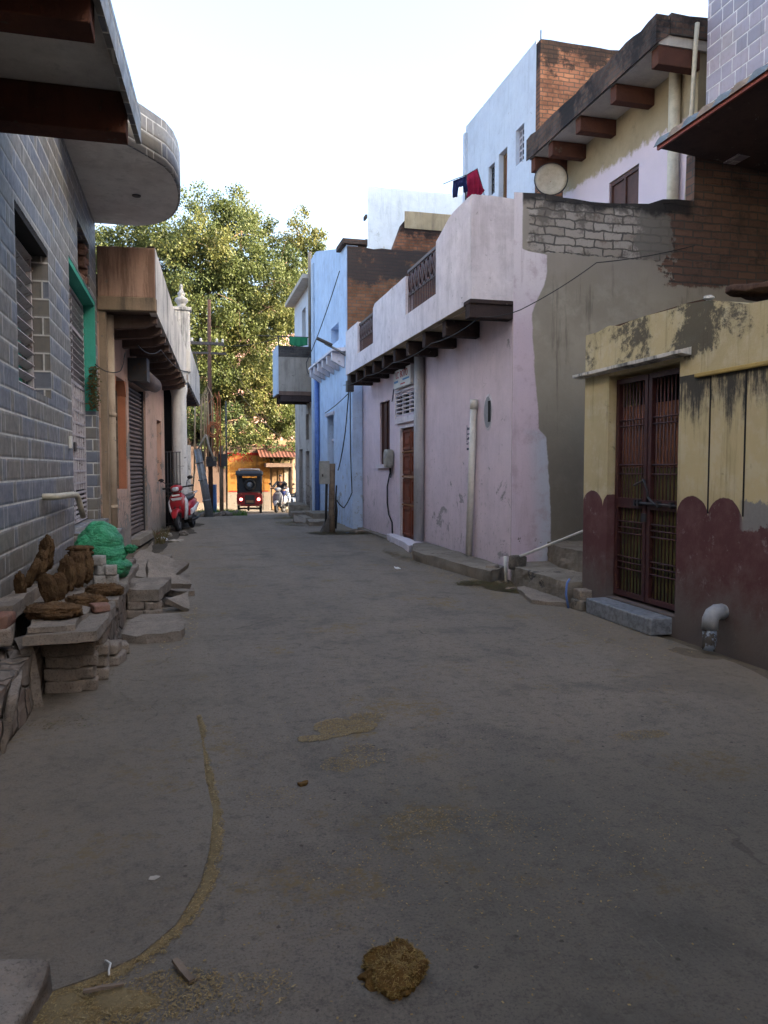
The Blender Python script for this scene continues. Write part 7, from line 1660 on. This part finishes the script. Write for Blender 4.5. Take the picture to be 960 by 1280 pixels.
def skin(name, mat, joints, edges, par, root=0, sub=2):
    """one continuous surface grown round a skeleton"""
    me = bpy.data.meshes.new(name); me.from_pydata([j[0] for j in joints], edges, []); o = bpy.data.objects.new(name, me); COL.objects.link(o)
    s = o.modifiers.new('skin','SKIN'); s.use_smooth_shade = True
    sv = me.skin_vertices[0].data if me.skin_vertices else None
    if sv is None:
        bm = bmesh.new(); bm.from_mesh(me); bm.verts.layers.skin.verify(); bm.to_mesh(me); bm.free(); sv = me.skin_vertices[0].data
    for i, j in enumerate(joints):
        r = j[1]; sv[i].radius = (r, r) if not isinstance(r, tuple) else r
        sv[i].use_root = (i == root)
    o.modifiers.new('sub','SUBSURF').levels = sub; o.modifiers['sub'].render_levels = sub
    dg_ = bpy.context.evaluated_depsgraph_get(); me2 = bpy.data.meshes.new_from_object(o.evaluated_get(dg_)); bpy.data.objects.remove(o)
    for p in me2.polygons: p.use_smooth = True
    me2.materials.clear(); me2.materials.append(mat); o = bpy.data.objects.new(name, me2); COL.objects.link(o)
    if par: o.parent = par
    return o
def person(label, loc, rz, J, shirt, trousers):
    t = thing('person', label, 'person', loc, None, rz)
    V = Vector; js = []; ed = []
    def add(p, r, par=None):
        js.append((tuple(p), r)); i = len(js)-1
        if par is not None: ed.append((par, i))
        return i
    pel = add(J['pelvis'], (.135,.105)); wai = add(V(J['pelvis']).lerp(V(J['chest']),.5), (.125,.095), pel); che = add(J['chest'], (.15,.10), wai)
    nk = add(J['neck'], .052, che); h0 = add(V(J['head'])+V((0,0,-.07)), (.062,.07), nk); h1 = add(J['head'], (.075,.092), h0); add(V(J['head'])+V((0,0,.075)), (.06,.075), h1)
    for s in ('l','r'):
        sh_ = add(J['sh_'+s], .055, che); el = add(J['el_'+s], .042, sh_); wr = add(J['wr_'+s], .029, el)
        d = (V(J['wr_'+s])-V(J['el_'+s])).normalized(); sd = d.cross(V((0,0,1))); sd = sd.normalized() if sd.length > .1 else V((1,0,0))
        pa = add(V(J['wr_'+s])+d*.06, .034, wr)
        for k, (o_, L) in enumerate([(-.028,.07),(-.010,.082),(.010,.078),(.028,.062)]):
            f1 = add(V(J['wr_'+s])+d*(.06+L*.5)+sd*o_, .010, pa); add(V(J['wr_'+s])+d*(.06+L*.9)+sd*o_+V((0,0,-.02)), .008, f1)
        th = add(V(J['wr_'+s])+d*.04+sd*-.045, .011, pa); add(V(J['wr_'+s])+d*.08+sd*-.055+V((0,0,-.01)), .009, th)
        hp = add(J['hip_'+s], .088, pel); kn = add(J['kn_'+s], .058, hp); an = add(J['an_'+s], .036, kn); add(V(J['an_'+s])+V(J.get('toe',(0,-.14,-.05))), .03, an)
    body = skin('body', M['skin'], js, ed, t)
    hd = V(J['head']); f = V((0,-1,0))
    mb = MB(); mb.ball(hd+V((0,-.095,-.005)), (.014,.02,.022), 8, 6)
    for x in (-1,1): mb.ball(hd+V((x*.08,.0,-.005)), (.012,.022,.03), 8, 6)
    mb.build('nose_and_ears', M['skin'], t, local=True)
    mb = MB()
    for x in (-1,1): mb.ball(hd+V((x*.03,-.083,.018)), (.013,.008,.008), 8, 6)
    mb.ball(hd+V((0,-.083,-.045)), (.024,.008,.006), 8, 6); mb.build('face_features', M['hair'], t, local=True)
    mb = MB(); mb.ball(hd+V((0,.02,.04)), (.085,.10,.085), 16, 10, True, lambda d, p: p*(1 if d.z > -.1 or d.y > .2 else .8)); mb.build('hair', M['hair'], t, local=True)
    # clothes
    j2 = [(tuple(J['pelvis']), (.15,.12)), (tuple(V(J['pelvis']).lerp(V(J['chest']),.5)), (.145,.115)), (tuple(J['chest']), (.165,.118)), (tuple(V(J['chest']).lerp(V(J['neck']),.7)), .075)]
    e2 = [(0,1),(1,2),(2,3)]
    for s in ('l','r'):
        b = len(j2); e_ = V(J['el_'+s]).lerp(V(J['wr_'+s]), J.get('sleeve',.1))
        j2 += [(tuple(J['sh_'+s]), .070), (tuple(J['el_'+s]), .056), (tuple(e_), .048)]; e2 += [(2,b),(b,b+1),(b+1,b+2)]
    skin('shirt', M[shirt], j2, e2, t)
    j3 = [(tuple(J['pelvis']), (.148,.118))]; e3 = []
    for s in ('l','r'):
        b = len(j3); j3 += [(tuple(J['hip_'+s]), .102), (tuple(J['kn_'+s]), .075), (tuple(V(J['an_'+s])+V((0,0,.05))), .056)]; e3 += [(0,b),(b,b+1),(b+1,b+2)]
    skin('trousers', M[trousers], j3, e3, t)
    mb = MB()
    for s in ('l','r'): a = V(J['an_'+s]); tt = V(J.get('toe',(0,-.14,-.05))); loft(mb, [(a+V((0,.06,-.03)),(.035,0,0),(0,0,.035)),(a+V((0,-.02,-.03)),(.042,0,0),(0,0,.045)),(a+tt+V((0,.02,.0)),(.045,0,0),(0,0,.03)),(a+tt+V((0,-.04,0)),(.03,0,0),(0,0,.02))], 12)
    mb.build('shoe', M['black_plastic'], t, local=True)
    return t
ride = dict(pelvis=(0,.22,.88), chest=(0,.12,1.20), neck=(0,.09,1.40), head=(0,.06,1.53), sh_l=(-.18,.12,1.30), sh_r=(.18,.12,1.30), el_l=(-.30,-.02,1.10), el_r=(.30,-.02,1.10), wr_l=(-.33,-.18,1.085), wr_r=(.33,-.18,1.085),
            hip_l=(-.10,.20,.84), hip_r=(.10,.20,.84), kn_l=(-.18,-.18,.80), kn_r=(.18,-.18,.80), an_l=(-.14,-.10,.40), an_r=(.14,-.10,.40), sleeve=.85)
person('person in a dark jacket sitting astride the white scooter', (sx_,sy_,gz(sy_)), R(-22), ride, 'cloth_dark', 'cloth_navy')
scooter('pale blue scooter parked behind the white one beside the grey house', (4.42,34.4,gz(34.4)), R(-35), 'paint_blue', 'white_paint')
# ------------------------------------------------------------------ unseen houses added to keep sun and sky light off the lane
BK = thing('plain_shade_house', 'unseen plain cement house added before the yellow house to shade the lane', 'house', (4.3,-3,0))
mb = MB(); wall(mb, 'x-', 4.3, .3, -11, 1.6, -.1, 7.5, holes=[(-2,-.9,.1,2.2),(-5,-3.8,1.0,2.3),(-2,-.8,4.2,5.5),(-5,-3.8,4.2,5.5)]); mb.box(4.602,8.5,1.3,1.6,-.1,7.5); mb.box(4.602,8.5,-11,-10.7,-.1,7.5); mb.build('wall', M['salmon'], BK)
mb = MB(); mb.box(4.2,8.6,-11.1,1.7,7.502,7.65); mb.build('roof', M['grey_cement'], BK)
mb = MB(); mb.box(4.5,4.54,-2,-.9,.1,2.2); mb.build('door', M['door_wood'], BK)
mb = MB(); mb.box(4.5,4.54,-5,-3.8,1.0,2.3); mb.box(4.5,4.54,-2,-.8,4.2,5.5); mb.box(4.5,4.54,-5,-3.8,4.2,5.5); mb.build('window', M['dark'], BK)

RH = thing('lane_end_shade_house', 'unseen low cement house added behind the camera to block sky light', 'house', (1.5,-8,0))  # added behind the camera to cut sky light on the near ground
mb = MB(); wall(mb, 'y+', -7.0, .3, -1.25, 4.25, -.1, 4.2, holes=[(.3,1.4,.1,2.3),(2.3,3.4,1.0,2.4)]); mb.box(-1.25,4.25,-12,-7.31,4.0,4.19); mb.build('wall', M['grey_cement'], RH)
mb = MB(); mb.box(.3,1.4,-7.25,-7.2,.1,2.3); mb.build('door', M['door_wood'], RH)
mb = MB(); mb.box(2.3,3.4,-7.25,-7.2,1.0,2.4); mb.build('window', M['dark'], RH)
TN = thing('tall_shade_house', 'unseen tall cement house added to shade the upper walls', 'house', (18,12,0))  # added out of frame to keep sun off the upper brick faces
mb = MB(); wall(mb, 'y-', 9.9, .3, 13.6, 25, -.1, 15.5, holes=[(15,16.4,8,9.6),(19,20.4,8,9.6)]); wall(mb, 'x-', 13.6, .3, 10.21, 14.6, -.1, 15.5, holes=[(11.5,12.7,10,11.4)]); mb.box(24.7,25,10.21,14.6,-.1,15.5); mb.box(13.91,24.69,14.3,14.6,-.1,15.5); mb.build('wall', M['grey_cement'], TN)
mb = MB(); mb.box(13.5,25.1,9.8,14.7,15.502,15.65); mb.build('roof', M['grey_cement'], TN)
mb = MB(); mb.box(15,20.4,10.15,10.19,8,9.6); mb.box(13.85,13.89,11.5,12.7,10,11.4); mb.build('window', M['dark'], TN)
# ------------------------------------------------------------------ camera, sun, sky
cam = bpy.data.cameras.new('camera'); co = bpy.data.objects.new('camera', cam); COL.objects.link(co)
cam.sensor_fit = 'HORIZONTAL'; cam.sensor_width = 36; cam.lens = 36.0; cam.clip_end = 1000; cam.clip_start = .05
co.location = (0,0,1.5); co.rotation_euler = (R(90-3.279), 0, R(-14.294)); SC.camera = co

ELEV = R(17); SUN = Vector((.85,-.53,0)).normalized()*math.cos(ELEV)+Vector((0,0,math.sin(ELEV)))
sun = bpy.data.lights.new('sun','SUN'); sun.energy = 2.0; sun.angle = R(.5); sun.color = (1.0,.86,.68)
so = bpy.data.objects.new('sun', sun); COL.objects.link(so); so.rotation_euler = SUN.to_track_quat('Z','Y').to_euler(); so.location = (20,-10,20)
w = bpy.data.worlds.new('World'); SC.world = w; w.use_nodes = True; nt = w.node_tree
bg = nt.nodes['Background']; sky = nt.nodes.new('ShaderNodeTexSky'); sky.sky_type = 'NISHITA'; sky.sun_disc = False
sky.sun_elevation = ELEV; sky.sun_rotation = math.atan2(SUN.x, SUN.y)
sky.altitude = 200; sky.air_density = 1.0; sky.dust_density = 10.0; sky.ozone_density = 1.5
hs = nt.nodes.new('ShaderNodeHueSaturation'); hs.inputs['Saturation'].default_value = .95; nt.links.new(sky.outputs[0], hs.inputs['Color']); nt.links.new(hs.outputs[0], bg.inputs[0]); bg.inputs[1].default_value = .15
SC.view_settings.view_transform = 'Standard'; SC.view_settings.look = 'None'; SC.view_settings.gamma = 1; SC.view_settings.use_curve_mapping = False
SC.view_settings.exposure = 2.92
SC.render.engine = 'CYCLES'; SC.cycles.max_bounces = 6; SC.cycles.diffuse_bounces = 4; SC.cycles.caustics_reflective = False; SC.cycles.caustics_refractive = False
SC.cycles.use_denoising = True; SC.cycles.denoising_input_passes = 'RGB_ALBEDO_NORMAL'; SC.cycles.denoising_prefilter = 'ACCURATE'
